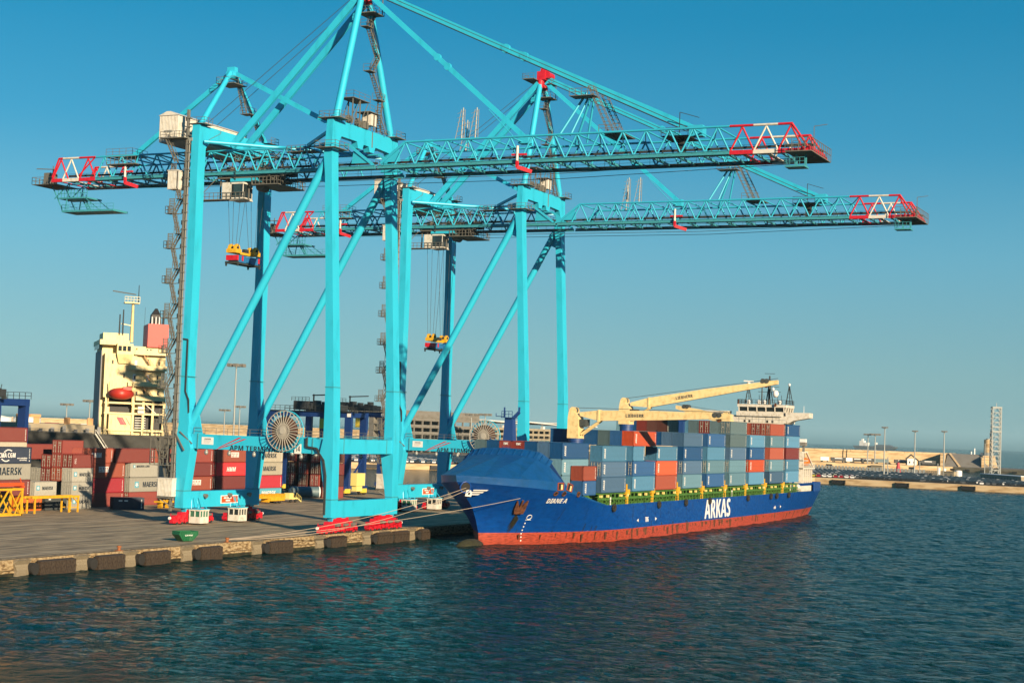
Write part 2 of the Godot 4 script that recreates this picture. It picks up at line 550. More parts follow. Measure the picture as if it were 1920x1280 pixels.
	mb.span(-0.03, 0.06, 65.7, 68.4, -2.05, -1.85)
	part(ub, "cable_duct", mb, M.steel)
	mb = MB.new()
	mb.rail([Vector3(-0.2, 68.45, -8.0), Vector3(-0.2, 68.45, 8.0)], 1.1, 0.06)
	part(ub, "handrail", mb, M.steel)
	mb = MB.new()
	prof = PackedVector2Array([Vector2(-9.35, 68.6), Vector2(-9.35, 63.4), Vector2(-8.2, 65.9), Vector2(-3.0, 66.2), Vector2(3.0, 66.2), Vector2(8.2, 65.9), Vector2(9.35, 64.6), Vector2(9.35, 68.6)])
	across.origin.x = -26.63
	mb.prism(prof, across, 1.4)
	var lb := part(k, "upper_beam", mb, cy)
	mb = MB.new()
	for e in [[11.0, 66.0, 7.0, 68.0], [7.0, 68.0, 6.8, 68.55]]:
		mb.bar(Vector3(-26.58, e[1], e[0] - 1.7), Vector3(-26.58, e[3], e[2] - 1.7), 0.05, 0.08, Vector3.RIGHT)
	part(lb, "cable_run", mb, M.steel)
	# apex, its red cap and platforms
	mb = MB.new()
	mb.tube(Vector3(-1.4, 90.6, 1.25), Vector3(-1.45, 92.6, 0.75), 0.68, 0.72, 16)
	mb.tube(Vector3(-1.4, 90.6, -1.25), Vector3(-1.45, 92.6, -0.75), 0.68, 0.72, 16)
	mb.span(-2.1, -0.2, 92.4, 94.2, -1.5, 1.5)
	mb.disc(Vector3(0.1, 93.4, 0), Vector3.BACK, 0.75, 2.6)
	mb.disc(Vector3(-0.9, 94.5, 0), Vector3.BACK, 0.6, 2.2)
	part(k, "apex_block", mb, M.crane_red)
	mb = MB.new()
	mb.span(-4.6, -1.9, 92.3, 92.45, -2.2, 3.4)
	mb.rail([Vector3(-1.9, 92.4, 3.4), Vector3(-4.6, 92.4, 3.4), Vector3(-4.6, 92.4, -2.2)])
	mb.span(-2.6, 0.8, 88.7, 88.85, -3.0, 0.6)
	mb.rail([Vector3(-2.6, 88.8, 0.6), Vector3(0.8, 88.8, 0.6), Vector3(0.8, 88.8, -3.0)])
	mb.span(0.3, 1.4, 91.4, 91.5, -1.6, 1.6)
	mb.rail([Vector3(1.4, 91.5, 1.6), Vector3(1.4, 91.5, -1.6)])
	for q in [Vector3(-2.4, 88.8, 0.4), Vector3(0.6, 88.8, -2.6), Vector3(-2.4, 88.8, -2.6)]:
		mb.bar(q, q + Vector3(0, 3.6, 0), 0.14, 0.14)
	part(k, "platform", mb, M.grating)
	# stair up the far pylon leg
	mb = MB.new()
	var lands := [Vector3(-0.9, 69.0, -5.4), Vector3(-0.9, 74.6, -5.6), Vector3(-0.9, 79.0, -2.2), Vector3(-0.9, 81.6, -4.2), Vector3(-0.9, 86.4, -0.6), Vector3(-0.9, 88.8, -2.4)]
	for i in 5:
		mb.stair(lands[i], lands[i + 1], Vector3.RIGHT, 0.8)
	for i in [1, 2, 4]:
		var c: Vector3 = lands[i]
		mb.span(c.x - 0.7, c.x + 0.7, c.y - 0.12, c.y, c.z - 0.5, c.z + 1.5)
		mb.rail([c + Vector3(0.7, 0, -0.5), c + Vector3(0.7, 0, 1.5), c + Vector3(-0.7, 0, 1.5)])
		mb.bar(c + Vector3(0, -0.1, -0.4), c + Vector3(0, -2.2, -2.4), 0.1, 0.1)
	part(k, "stair", mb, M.grating)
	# service frames on top of the upper beam
	mb = MB.new()
	for x in [-1.9, 0.4]:
		for z in [5.6, 3.2, 0.6, -1.6]:
			mb.bar(Vector3(x, 68.5, z), Vector3(x, 73.0 if z > 1 else 71.6, z), 0.16, 0.16)
		mb.bar(Vector3(x, 68.6, 5.6), Vector3(x, 73.0, 3.2), 0.1, 0.1)
		mb.bar(Vector3(x, 68.6, 3.2), Vector3(x, 72.8, 0.6), 0.1, 0.1)
	mb.span(-2.2, 0.7, 72.9, 73.0, 0.4, 5.9)
	mb.rail([Vector3(0.7, 73.0, 0.4), Vector3(0.7, 73.0, 5.9), Vector3(-2.2, 73.0, 5.9)])
	mb.span(-2.2, 0.7, 71.5, 71.6, -3.4, 0.4)
	mb.rail([Vector3(0.7, 71.6, -3.4), Vector3(0.7, 71.6, 0.4)])
	mb.stair(Vector3(0.2, 68.5, -5.6), Vector3(0.2, 71.5, -3.2), Vector3.RIGHT)
	for z in [5.0, 2.0, -0.5]:
		mb.disc(Vector3(-0.7, 69.4, z), Vector3.RIGHT, 0.7, 0.5)
	mb.span(-1.6, 0.2, 68.5, 69.6, -0.2, 1.6)
	part(k, "service_frame", mb, M.grating)
	mb = MB.new()
	mb.span(-1.4, 0.3, 69.4, 71.4, -2.6, -0.8)
	part(k, "winch_cabin", mb, M.white)
	# stays
	mb = MB.new()
	mb.bar(Vector3(-0.4, 92.9, 0), Vector3(28.5, 79.6, 0), 0.4, 0.95)
	mb.bar(Vector3(28.5, 79.6, 0), Vector3(59.6, 65.6, 0), 0.45, 1.15)
	for x in [26.0, 29.4]:
		mb.disc(Vector3(x, 92.9 - (x + 0.4) * 0.4603, 0), Vector3.BACK, 0.75, 0.7)
	part(k, "outer_forestay", mb, cy)
	mb = MB.new()
	mb.bar(Vector3(-0.2, 91.8, 0.9), Vector3(30.1, 65.8, 0.4), 0.4, 0.8)
	for x in [13.6, 15.6]:
		mb.disc(Vector3(x, 91.8 - (x + 0.2) * 0.858, 0.65), Vector3.BACK, 0.62, 0.6)
	part(k, "inner_forestay", mb, cy)
	mb = MB.new()
	mb.bar(Vector3(-28.4, 80.2, 0), Vector3(-1.1, 66.8, 0), 0.4, 0.8)
	part(k, "tie_bar", mb, cy)
	mb = MB.new()
	mb.bar(Vector3(-28.4, 80.2, 0), Vector3(-49.6, 65.8, 0), 0.45, 0.85)
	part(k, "tie_bar", mb, cy)
	mb = MB.new()
	mb.tube(Vector3(-28.4, 79.6, 0.9), Vector3(-28.4, 79.6, -0.9), 0.8, 0.8, 14)
	mb.span(-29.2, -27.6, 79.4, 81.0, -0.5, 0.5)
	part(k, "land_apex", mb, cy)
	mb = MB.new()
	mb.span(-30.2, -26.4, 77.7, 77.82, -1.8, 2.2)
	mb.rail([Vector3(-26.4, 77.8, 2.2), Vector3(-30.2, 77.8, 2.2), Vector3(-30.2, 77.8, -1.8), Vector3(-26.4, 77.8, -1.8), Vector3(-26.4, 77.8, 2.2)])
	mb.stair(Vector3(-27.6, 73.2, -3.2), Vector3(-27.6, 77.7, -1.2), Vector3.RIGHT)
	mb.stair(Vector3(-26.9, 69.0, -8.0), Vector3(-26.9, 73.2, -4.6), Vector3.RIGHT)
	mb.span(-28.4, -26.3, 73.1, 73.2, -4.9, -2.9)
	mb.rail([Vector3(-26.3, 73.2, -4.9), Vector3(-26.3, 73.2, -2.9), Vector3(-28.4, 73.2, -2.9)])
	part(k, "stair", mb, M.grating)
	# hoist and boom ropes
	mb = MB.new()
	for z in [-0.9, 0.9]:
		mb.tube(Vector3(0.3, 92.6, z), Vector3(58.6, 65.9, z), 0.06, 0.06, 5, false)
		mb.tube(Vector3(0.3, 91.9, z), Vector3(57.6, 65.7, z), 0.06, 0.06, 5, false)
		mb.tube(Vector3(-33.0, 70.4, z * 1.5), Vector3(-2.0, 92.4, z), 0.05, 0.05, 5, false)
	for z in [-2.4, 2.4]:
		mb.tube(Vector3(-20.0, 59.4, z), Vector3(36.0, 59.2, z), 0.05, 0.05, 5, false)
		mb.tube(Vector3(36.0, 59.2, z), Vector3(79.0, 60.3, z), 0.05, 0.05, 5, false)
		mb.tube(Vector3(-26.0, 60.0, z), Vector3(-62.0, 60.5, z), 0.05, 0.05, 5, false)
	part(k, "boom_rope", mb, M.rope)
	make_boom(k)
	make_house(k)
	make_trolley(k)
	make_lift(k)
	make_reel(k)
	for s in [[2.05, 1.0], [2.05, -1.0], [-27.2, 1.0], [-27.2, -1.0]]:
		make_bogie(k, s[0], s[1])
	# checker cabins at the foot of the land side
	for z in [8.2, -3.2]:
		var c := MB.new()
		var cx := -25.3
		c.span(cx - 1.15, cx + 1.15, 0.25, 1.35, z - 1.25, z + 1.25)
		c.span(cx - 1.2, cx + 1.2, 2.35, 2.62, z - 1.3, z + 1.3)
		for x in [-1.07, 1.07]:
			for w in [-1.17, -0.4, 0.4, 1.17]:
				c.span(cx + x - 0.08, cx + x + 0.08, 1.35, 2.35, z + w - 0.08, z + w + 0.08)
		for w in [-1.17, 1.17]:
			c.span(cx - 0.08, cx + 0.08, 1.35, 2.35, z + w - 0.08, z + w + 0.08)
		var cab := part(k, "ground_cabin", c, M.white)
		c = MB.new()
		c.span(cx - 1.0, cx + 1.0, 1.35, 2.35, z - 1.1, z + 1.1)
		part(cab, "window", c, M.green_glass if z > 0 else M.glass)
		c = MB.new()
		c.span(cx - 1.3, cx + 1.3, 2.62, 2.72, z - 1.4, z + 1.4)
		for x in [-0.9, 0.9]:
			for w in [-1.0, 1.0]:
				c.bar(Vector3(cx + x, 2.7, z + w), Vector3(cx + x * 0.3 - 0.9, 4.6, z + w * 0.7), 0.09, 0.09)
		part(cab, "hanger", c, cy)
	# lettering and plates on the near portal beam
	var z := 10.56
	lettering(k, "company_name", "APM TERMINALS", 0.86, M.ink, Vector3(-12.6, 13.35, z), Vector3.ZERO, 10.6, 1)
	mb = MB.new()
	for e in [[-20.3, 13.3, -15.9, 15.15], [-18.9, 13.5, -14.9, 14.95], [-20.8, 13.0, -18.2, 13.75]]:
		mb.hexa([Vector3(e[0], e[1], z + 0.03), Vector3(e[0] + 0.3, e[1], z + 0.03), Vector3(e[0] + 0.3, e[1], z), Vector3(e[0], e[1], z), Vector3(e[2] - 0.3, e[3], z + 0.03), Vector3(e[2] + 0.35, e[3], z + 0.03), Vector3(e[2] + 0.35, e[3], z), Vector3(e[2] - 0.3, e[3], z)])
	part(k, "company_emblem", mb, M.logo_red)
	mb = MB.new()
	mb.span(-23.7, -21.3, 13.75, 15.0, z, z + 0.03)
	var pl := part(k, "maker_plate", mb, M.plain_white)
	lettering(pl, "plate_words", "LIEBHERR", 0.2, M.ink, Vector3(-22.5, 14.7, z + 0.03), Vector3.ZERO, 1.4, 1)
	mb = MB.new()
	for i in 3:
		mb.span(-23.3, -21.7 - 0.2 * i, 14.42 - i * 0.2, 14.47 - i * 0.2, z + 0.03, z + 0.04)
	part(pl, "plate_lines", mb, M.facade_gray)
	mb = MB.new()
	mb.span(-4.85, -3.55, 12.9, 14.5, z + 0.25, z + 0.3)
	var num := part(k, "number_plate", mb, M.plain_white)
	lettering(num, "crane_number", "14", 0.9, M.ink, Vector3(-4.2, 13.7, z + 0.3), Vector3.ZERO, 0.85, 1)
	# cable duct running from the portal beam down the water side leg
	mb = MB.new()
	var way := [Vector3(-2.6, 15.6, z + 0.2), Vector3(-2.6, 14.1, z + 0.2), Vector3(-0.6, 13.9, z + 0.3), Vector3(1.0, 12.0, 11.12), Vector3(1.5, 9.5, 11.12), Vector3(1.55, 3.2, 11.12)]
	for i in way.size() - 1:
		mb.bar(way[i], way[i + 1], 0.3, 0.34, Vector3.BACK)
	part(k, "cable_duct", mb, M.dark)
	mb = MB.new()
	way = [Vector3(-26.9, 31.5, 11.45), Vector3(-26.9, 22.6, 11.45), Vector3(-26.2, 21.2, 11.45), Vector3(-26.2, 17.6, 11.2)]
	for i in way.size() - 1:
		mb.bar(way[i], way[i + 1], 0.22, 0.22, Vector3.BACK)
	mb.bar(Vector3(-26.9, 31.5, 11.45), Vector3(-27.9, 31.6, 11.45), 0.22, 0.3, Vector3.BACK)
	part(k, "cable_duct", mb, M.dark)
	return k


func make_boom(k: Node3D) -> void:
	var ct: Material = M.cyan_truss
	var reds := [[-64.2, -61.6, 0], [-61.6, -57.8, 1], [-57.8, -54.0, 0], [66.6, 70.3, 0], [70.3, 74.1, 1], [74.1, 79.0, 0]]
	var g := MB.new()
	for s in [-1.0, 1.0]:
		for e in [[-54.0, 4.85], [5.35, 66.6]]:
			g.box(Vector3((e[0] + e[1]) / 2, 61.0, 4.9 * s), Vector3(e[1] - e[0], 0.5, 0.4))
			g.box(Vector3((e[0] + e[1]) / 2, 61.28, 4.9 * s), Vector3(e[1] - e[0], 0.06, 0.6))
			g.box(Vector3((e[0] + e[1]) / 2, 60.72, 4.5 * s), Vector3(e[1] - e[0], 0.14, 0.36))
	var boom := part(k, "boom_girder", g, M.cyan_girder)
	for r in reds:
		g = MB.new()
		for s in [-1.0, 1.0]:
			g.box(Vector3((r[0] + r[1]) / 2, 61.0, 4.9 * s), Vector3(r[1] - r[0], 0.62, 0.42))
			var t0: float = maxf(r[0], -62.6)
			var t1: float = minf(r[1], 76.3)
			g.tube(Vector3(t0, 65.0, 5.1 * s), Vector3(t1, 65.0, 5.1 * s), 0.19, 0.19, 10)
		g.box(Vector3((r[0] + r[1]) / 2, 60.9, 0), Vector3((r[1] - r[0]) * 0.2, 0.12, 9.2))
		part(boom, "painted_section", g, M.white if r[2] else M.crane_red)
	# top chords
	for s in [-1.0, 1.0]:
		g = MB.new()
		g.tube(Vector3(-54.0, 65.0, 5.1 * s), Vector3(-0.4, 65.0, 5.1 * s), 0.17, 0.17, 10)
		g.bar(Vector3(-0.4, 65.0, 5.1 * s), Vector3(4.5, 61.4, 4.95 * s), 0.3, 0.42)
		g.bar(Vector3(5.9, 61.6, 4.95 * s), Vector3(10.5, 65.0, 5.1 * s), 0.3, 0.42)
		g.tube(Vector3(10.5, 65.0, 5.1 * s), Vector3(66.6, 65.0, 5.1 * s), 0.18, 0.18, 10)
		part(boom, "top_chord", g, ct)
		g = MB.new()
		g.prism(PackedVector2Array([Vector2(6.2, 61.8), Vector2(9.6, 61.8), Vector2(9.2, 64.1)]), Transform3D(Basis(), Vector3(0, 0, 4.9 * s - 0.06)), 0.12)
		g.prism(PackedVector2Array([Vector2(0.2, 61.8), Vector2(3.9, 61.8), Vector2(0.6, 64.2)]), Transform3D(Basis(), Vector3(0, 0, 4.9 * s - 0.06)), 0.12)
		part(boom, "hinge_plate", g, ct)
		# dark member rising from the rear truss to the water side leg
		g = MB.new()
		g.bar(Vector3(-8.4, 65.2, 5.2 * s), Vector3(-1.6, 66.9, 9.0 * s), 0.4, 0.5)
		g.bar(Vector3(-6.0, 65.1, 5.2 * s), Vector3(-1.5, 65.0, 8.9 * s), 0.3, 0.4)
		part(boom, "link_strut", g, ct)
	# lattice braces: two shared shapes, one instance per brace
	var up := MB.new()
	up.tube(Vector3(0, 61.2, 0), Vector3(1.93, 65.0, 0), 0.15, 0.15, 8)
	var upm := up.mesh()
	up = MB.new()
	up.tube(Vector3(0, 65.0, 0), Vector3(1.93, 61.2, 0), 0.15, 0.15, 8)
	var dnm := up.mesh()
	for s in [-1.0, 1.0]:
		for i in 15:
			put(boom, "lattice_brace", upm, ct, Vector3(68.47 - 1.93 - 3.865 * (i + 1), 0, 5.0 * s))
			put(boom, "lattice_brace", dnm, ct, Vector3(68.47 - 3.865 * (i + 1), 0, 5.0 * s))
		for i in 13:
			put(boom, "lattice_brace", upm, ct, Vector3(-54.0 + 3.9 * i, 0, 5.0 * s))
			put(boom, "lattice_brace", dnm, ct, Vector3(-54.0 + 1.93 + 3.9 * i, 0, 5.0 * s))
		for e in [[66.7, 0], [70.4, 1], [74.2, 0], [-64.0, 0], [-61.6, 1], [-57.7, 0]]:
			var m: Material = M.white if e[1] else M.crane_red
			put(boom, "lattice_brace", upm, m, Vector3(e[0], 0, 5.0 * s))
			put(boom, "lattice_brace", dnm, m, Vector3(e[0] + 1.75, 0, 5.0 * s))
		g = MB.new()
		g.tube(Vector3(76.2, 65.0, 5.1 * s), Vector3(78.8, 61.3, 4.9 * s), 0.17, 0.17, 8)
		g.tube(Vector3(-62.6, 65.0, 5.1 * s), Vector3(-64.2, 61.6, 4.9 * s), 0.17, 0.17, 8)
		g.tube(Vector3(-57.8, 61.8, 5.0 * s), Vector3(-54.4, 64.9, 5.0 * s), 0.13, 0.13, 8)
		part(boom, "end_brace", g, M.crane_red)
	# cross members overhead and underneath
	var cb := MB.new()
	cb.tube(Vector3(0, 65.0, -5.1), Vector3(0, 65.0, 5.1), 0.14, 0.14, 8)
	cb.tube(Vector3(0, 65.0, -5.1), Vector3(3.86, 65.0, 5.1), 0.1, 0.1, 6)
	var cbm := cb.mesh()
	for i in 15:
		put(boom, "cross_bracing", cbm, ct, Vector3(64.6 - 3.865 * i, 0, 0))
	for i in 13:
		put(boom, "cross_bracing", cbm, ct, Vector3(-52.1 + 3.9 * i, 0, 0))
	cb = MB.new()
	cb.box(Vector3(0, 60.95, 0), Vector3(0.3, 0.34, 9.3))
	cb.tube(Vector3(0, 60.95, -4.6), Vector3(3.86, 60.95, -3.0), 0.09, 0.09, 6)
	cb.box(Vector3(1.2, 60.86, 3.4), Vector3(0.9, 0.06, 1.3))
	var um := cb.mesh()
	for i in 34:
		var x := -61.0 + 4.1 * i
		if x < -20.0 or x > 6.0:
			put(boom, "floor_beam", um, M.cyan_girder, Vector3(x, 0, 0))
	# walkway, cable trays and handrails inside the truss
	g = MB.new()
	for s in [-1.0, 1.0]:
		for e in [[-62.0, 4.0], [6.0, 79.0]]:
			g.span(e[0], e[1], 60.98, 61.04, minf(3.3 * s, 4.4 * s), maxf(3.3 * s, 4.4 * s))
			g.span(e[0], e[1], 61.9, 62.25, minf(2.6 * s, 2.9 * s), maxf(2.6 * s, 2.9 * s))
			g.rail([Vector3(e[0], 61.1, 4.2 * s), Vector3(e[1], 61.1, 4.2 * s)], 1.1, 0.045, 2.6)
	part(boom, "walkway", g, M.dark)
	# red stop brackets and small machinery on the boom
	for x in [31.6, -46.6]:
		g = MB.new()
		g.bar(Vector3(x - 1.2, 62.0, 5.5), Vector3(x + 1.4, 62.0, 5.5), 0.3, 0.3)
		g.bar(Vector3(x - 0.2, 61.0, 5.5), Vector3(x - 0.2, 59.9, 5.5), 0.4, 0.4)
		g.bar(Vector3(x - 0.2, 60.0, 5.5), Vector3(x + 2.0, 59.3, 4.6), 0.5, 0.6)
		var sb := part(boom, "boom_stop", g, M.crane_red)
		g = MB.new()
		g.tube(Vector3(x - 0.2, 61.0, 5.6), Vector3(x - 0.2, 63.4, 5.6), 0.22, 0.22, 10)
		part(sb, "post", g, M.white)
	# boom tip platform
	g = MB.new()
	g.span(75.6, 79.6, 60.55, 60.68, -4.8, 6.4)
	g.rail([Vector3(75.6, 60.7, 6.4), Vector3(79.6, 60.7, 6.4), Vector3(79.6, 60.7, -4.8)], 1.9, 0.08, 1.1)
	g.rail([Vector3(76.5, 60.7, 5.4), Vector3(79.3, 60.7, 5.4)], 1.6, 0.07, 0.9)
	g.bar(Vector3(79.0, 60.6, 3.0), Vector3(79.0, 64.8, 3.0), 0.09, 0.09)
	g.bar(Vector3(79.0, 64.8, 3.0), Vector3(81.0, 65.0, 3.0), 0.08, 0.08)
	part(boom, "tip_platform", g, M.grating)
	g = MB.new()
	g.span(78.2, 78.8, 60.9, 61.8, -4.4, 4.4)
	part(boom, "tip_beam", g, M.crane_red)
	g = MB.new()
	g.span(75.4, 78.4, 58.4, 58.65, 3.2, 5.6)
	g.rail([Vector3(78.4, 58.7, 5.6), Vector3(75.4, 58.7, 5.6), Vector3(75.4, 58.7, 3.2)], 1.1, 0.06, 0.8)
	for x in [76.6, 78.0]:
		g.bar(Vector3(x, 58.6, 3.6), Vector3(x, 60.6, 3.6), 0.3, 0.3)
	part(boom, "hanging_platform", g, M.cyan_girder)
	# stay anchorage with davit
	g = MB.new()
	g.span(55.0, 59.4, 64.2, 64.3, -1.6, 3.6)
	g.rail([Vector3(55.0, 64.3, 3.6), Vector3(59.4, 64.3, 3.6)], 1.2, 0.07)
	g.span(57.0, 58.0, 61.8, 64.1, 0.5, 1.5)
	g.bar(Vector3(57.4, 65.0, 2.0), Vector3(57.4, 68.2, 2.0), 0.1, 0.1)
	g.bar(Vector3(57.4, 68.2, 2.0), Vector3(60.6, 67.2, 2.0), 0.09, 0.09)
	part(boom, "stay_platform", g, M.dark)
	g = MB.new()
	g.span(58.6, 60.8, 64.6, 66.3, -0.9, 0.9)
	g.span(29.2, 31.0, 64.7, 66.1, -0.7, 0.9)
	part(boom, "stay_anchorage", g, ct)
	# rope sheave masts above the boom
	for e in [[20.6, 5.0], [22.9, 4.6], [16.4, -4.8]]:
		g = MB.new()
		var b := Vector3(e[0], 65.0, e[1])
		g.tube(b + Vector3(0.3, 0, 0), b + Vector3(0.5, 5.2, 0), 0.13, 0.1, 10)
		for q in [Vector3(-0.7, 0, 0.2), Vector3(0.9, 0, 0.2)]:
			g.bar(b + q, b + Vector3(0.45 + q.x * 0.4, 4.9, 0), 0.1, 0.1)
		for j in 6:
			g.bar(b + Vector3(-0.5, 0.5 + j * 0.75, 0.1), b + Vector3(0.8, 0.9 + j * 0.75, 0.1), 0.06, 0.06)
		part(boom, "latch_mast", g, M.mast_gray)
	g = MB.new()
	for z in [2.6, -2.6]:
		g.tube(Vector3(24.5, 70.2, z), Vector3(29.5, 65.2, z), 0.07, 0.07, 6)
	part(boom, "latch_stay", g, ct)
	# forestay support with caged ladders
	g = MB.new()
	for z in [-3.4, 3.4]:
		g.tube(Vector3(37.6, 65.1, z), Vector3(41.2, 72.4, z * 0.3), 0.2, 0.2, 10)
		g.tube(Vector3(39.6, 65.1, z), Vector3(41.6, 71.8, z * 0.3), 0.17, 0.17, 10)
	part(boom, "stay_prop", g, ct)
	g = MB.new()
	for z in [2.6, -2.4]:
		for q in [-0.45, 0.45]:
			for w in [-0.4, 0.4]:
				g.bar(Vector3(42.6 + q, 73.0, z + w), Vector3(46.4 + q, 65.2, z + w), 0.1, 0.1)
		for j in 13:
			var c := Vector3(42.6, 73.0, z).lerp(Vector3(46.4, 65.2, z), j / 12.0)
			g.bar(c + Vector3(-0.45, 0, 0.4), c + Vector3(0.45, 0, 0.4), 0.07, 0.07)
			g.bar(c + Vector3(-0.45, 0, -0.4), c + Vector3(-0.45, 0, 0.4), 0.07, 0.07)
			g.bar(c + Vector3(0.45, 0, -0.4), c + Vector3(0.45, 0, 0.4), 0.07, 0.07)
	g.span(39.4, 43.6, 71.3, 71.4, 1.4, 4.0)
	g.rail([Vector3(39.4, 71.4, 4.0), Vector3(43.6, 71.4, 4.0)], 1.1, 0.07, 1.0)
	g.span(44.6, 48.0, 65.3, 65.4, -3.4, 3.8)
	g.rail([Vector3(44.6, 65.4, 3.8), Vector3(48.0, 65.4, 3.8)], 1.1, 0.07, 1.0)
	part(boom, "caged_ladder", g, M.grating)
	# platforms on the rear truss and the hanging maintenance gallery
	g = MB.new()
	g.span(-52.0, -46.0, 65.2, 65.3, 0.6, 4.8)
	g.rail([Vector3(-52.0, 65.3, 4.8), Vector3(-46.0, 65.3, 4.8), Vector3(-46.0, 65.3, 0.6)], 1.1, 0.06)
	g.span(-50.5, -44.0, 63.2, 63.35, 4.0, 6.4)
	g.rail([Vector3(-50.5, 63.3, 6.4), Vector3(-44.0, 63.3, 6.4)], 1.3, 0.07, 0.9)
	g.span(-69.6, -64.0, 60.5, 60.6, -2.6, 4.2)
	g.rail([Vector3(-64.0, 60.6, 4.2), Vector3(-69.6, 60.6, 4.2), Vector3(-69.6, 60.6, -2.6)], 1.3, 0.07, 1.0)
	g.bar(Vector3(-66.6, 60.6, 2.0), Vector3(-66.6, 64.3, 2.0), 0.14, 0.14)
	g.bar(Vector3(-65.6, 63.6, 2.0), Vector3(-70.6, 63.9, 2.0), 0.12, 0.16)
	g.span(-68.4, -66.9, 60.7, 63.0, 0.4, 2.4)
	part(boom, "rear_platform", g, M.grating)
	g = MB.new()
	g.span(-63.4, -51.4, 55.4, 55.75, -1.4, 2.8)
	g.rail([Vector3(-51.4, 55.7, 2.8), Vector3(-63.4, 55.7, 2.8), Vector3(-63.4, 55.7, -1.4)], 1.1, 0.06)
	g.span(-64.4, -57.6, 57.9, 58.15, -1.4, 2.8)
	g.rail([Vector3(-57.6, 58.1, 2.8), Vector3(-64.4, 58.1, 2.8)], 1.6, 0.1, 0.8)
	for z in [-1.2, 2.6]:
		g.bar(Vector3(-66.2, 60.6, z), Vector3(-63.2, 55.5, z), 0.16, 0.16)
		g.bar(Vector3(-65.4, 58.0, z), Vector3(-62.0, 60.8, z), 0.14, 0.14)
		g.bar(Vector3(-62.8, 55.6, z), Vector3(-62.0, 60.6, z), 0.14, 0.14)
		g.bar(Vector3(-58.2, 58.0, z), Vector3(-54.6, 55.6, z), 0.12, 0.12)
	g.stair(Vector3(-60.2, 58.0, 0.5), Vector3(-58.6, 55.7, 0.5), Vector3.BACK, 0.9)
	part(boom, "maintenance_gallery", g, M.cyan_girder)
	# arched cable walkways near the land side
	g = MB.new()
	for i in 7:
		var a := -24.0 + i * 2.0
		g.bar(Vector3(a, 63.9 - absf(i - 3) * 0.22, 3.4), Vector3(a + 2.0, 63.9 - absf(i - 2) * 0.22, 3.4), 1.4, 0.14)
		g.rail([Vector3(a, 63.9 - absf(i - 3) * 0.22, 4.1), Vector3(a + 2.0, 63.9 - absf(i - 2) * 0.22, 4.1)], 1.0, 0.06, 1.0)
	g.span(-12.5, -7.0, 64.2, 64.3, 3.0, 5.4)
	g.rail([Vector3(-12.5, 64.3, 5.4), Vector3(-7.0, 64.3, 5.4)], 1.0, 0.06, 1.0)
	part(boom, "cable_walkway", g, M.grating)


func make_house(k: Node3D) -> void:
	var g := MB.new()
	g.span(-34.98, -31.02, 66.32, 70.38, -8.98, 11.58)
	for i in 13:  # cladding ribs
		g.span(-34.9 + i * 0.31, -34.78 + i * 0.31, 66.4, 70.3, 11.58, 11.64)
	for i in 60:
		g.span(-31.02, -30.96, 66.4, 70.3, -8.8 + i * 0.34, -8.66 + i * 0.34)
	g.loft([[70.38, -35.15, -30.85, -9.15, 11.75], [71.1, -33.4, -32.6, -9.15, 11.75]])
	var h := part(k, "machinery_house", g, M.white)
	g = MB.new()
	g.span(-35.0, -27.9, 65.75, 66.32, -9.2, 11.5)
	part(h, "house_base", g, M.mast_gray)
	g = MB.new()
	for z in [3.0, 6.2]:
		g.span(-30.96, -30.9, 66.8, 69.4, z, z + 1.1)
	part(h, "door", g, M.facade_gray)
	g = MB.new()
	g.span(-33.6, -28.6, 66.1, 66.22, 11.6, 13.0)
	g.rail([Vector3(-33.6, 66.2, 13.0), Vector3(-28.6, 66.2, 13.0)], 1.1, 0.07, 1.0)
	g.stair(Vector3(-32.6, 66.1, 12.3), Vector3(-30.4, 62.0, 12.3), Vector3.BACK, 0.9)
	part(h, "balcony", g, M.grating)
	lettering(h, "house_emblem", "APM TERMINALS", 0.4, M.mast_gray, Vector3(-33.0, 67.6, 11.65), Vector3.ZERO, 1.8, 1, 0.2)


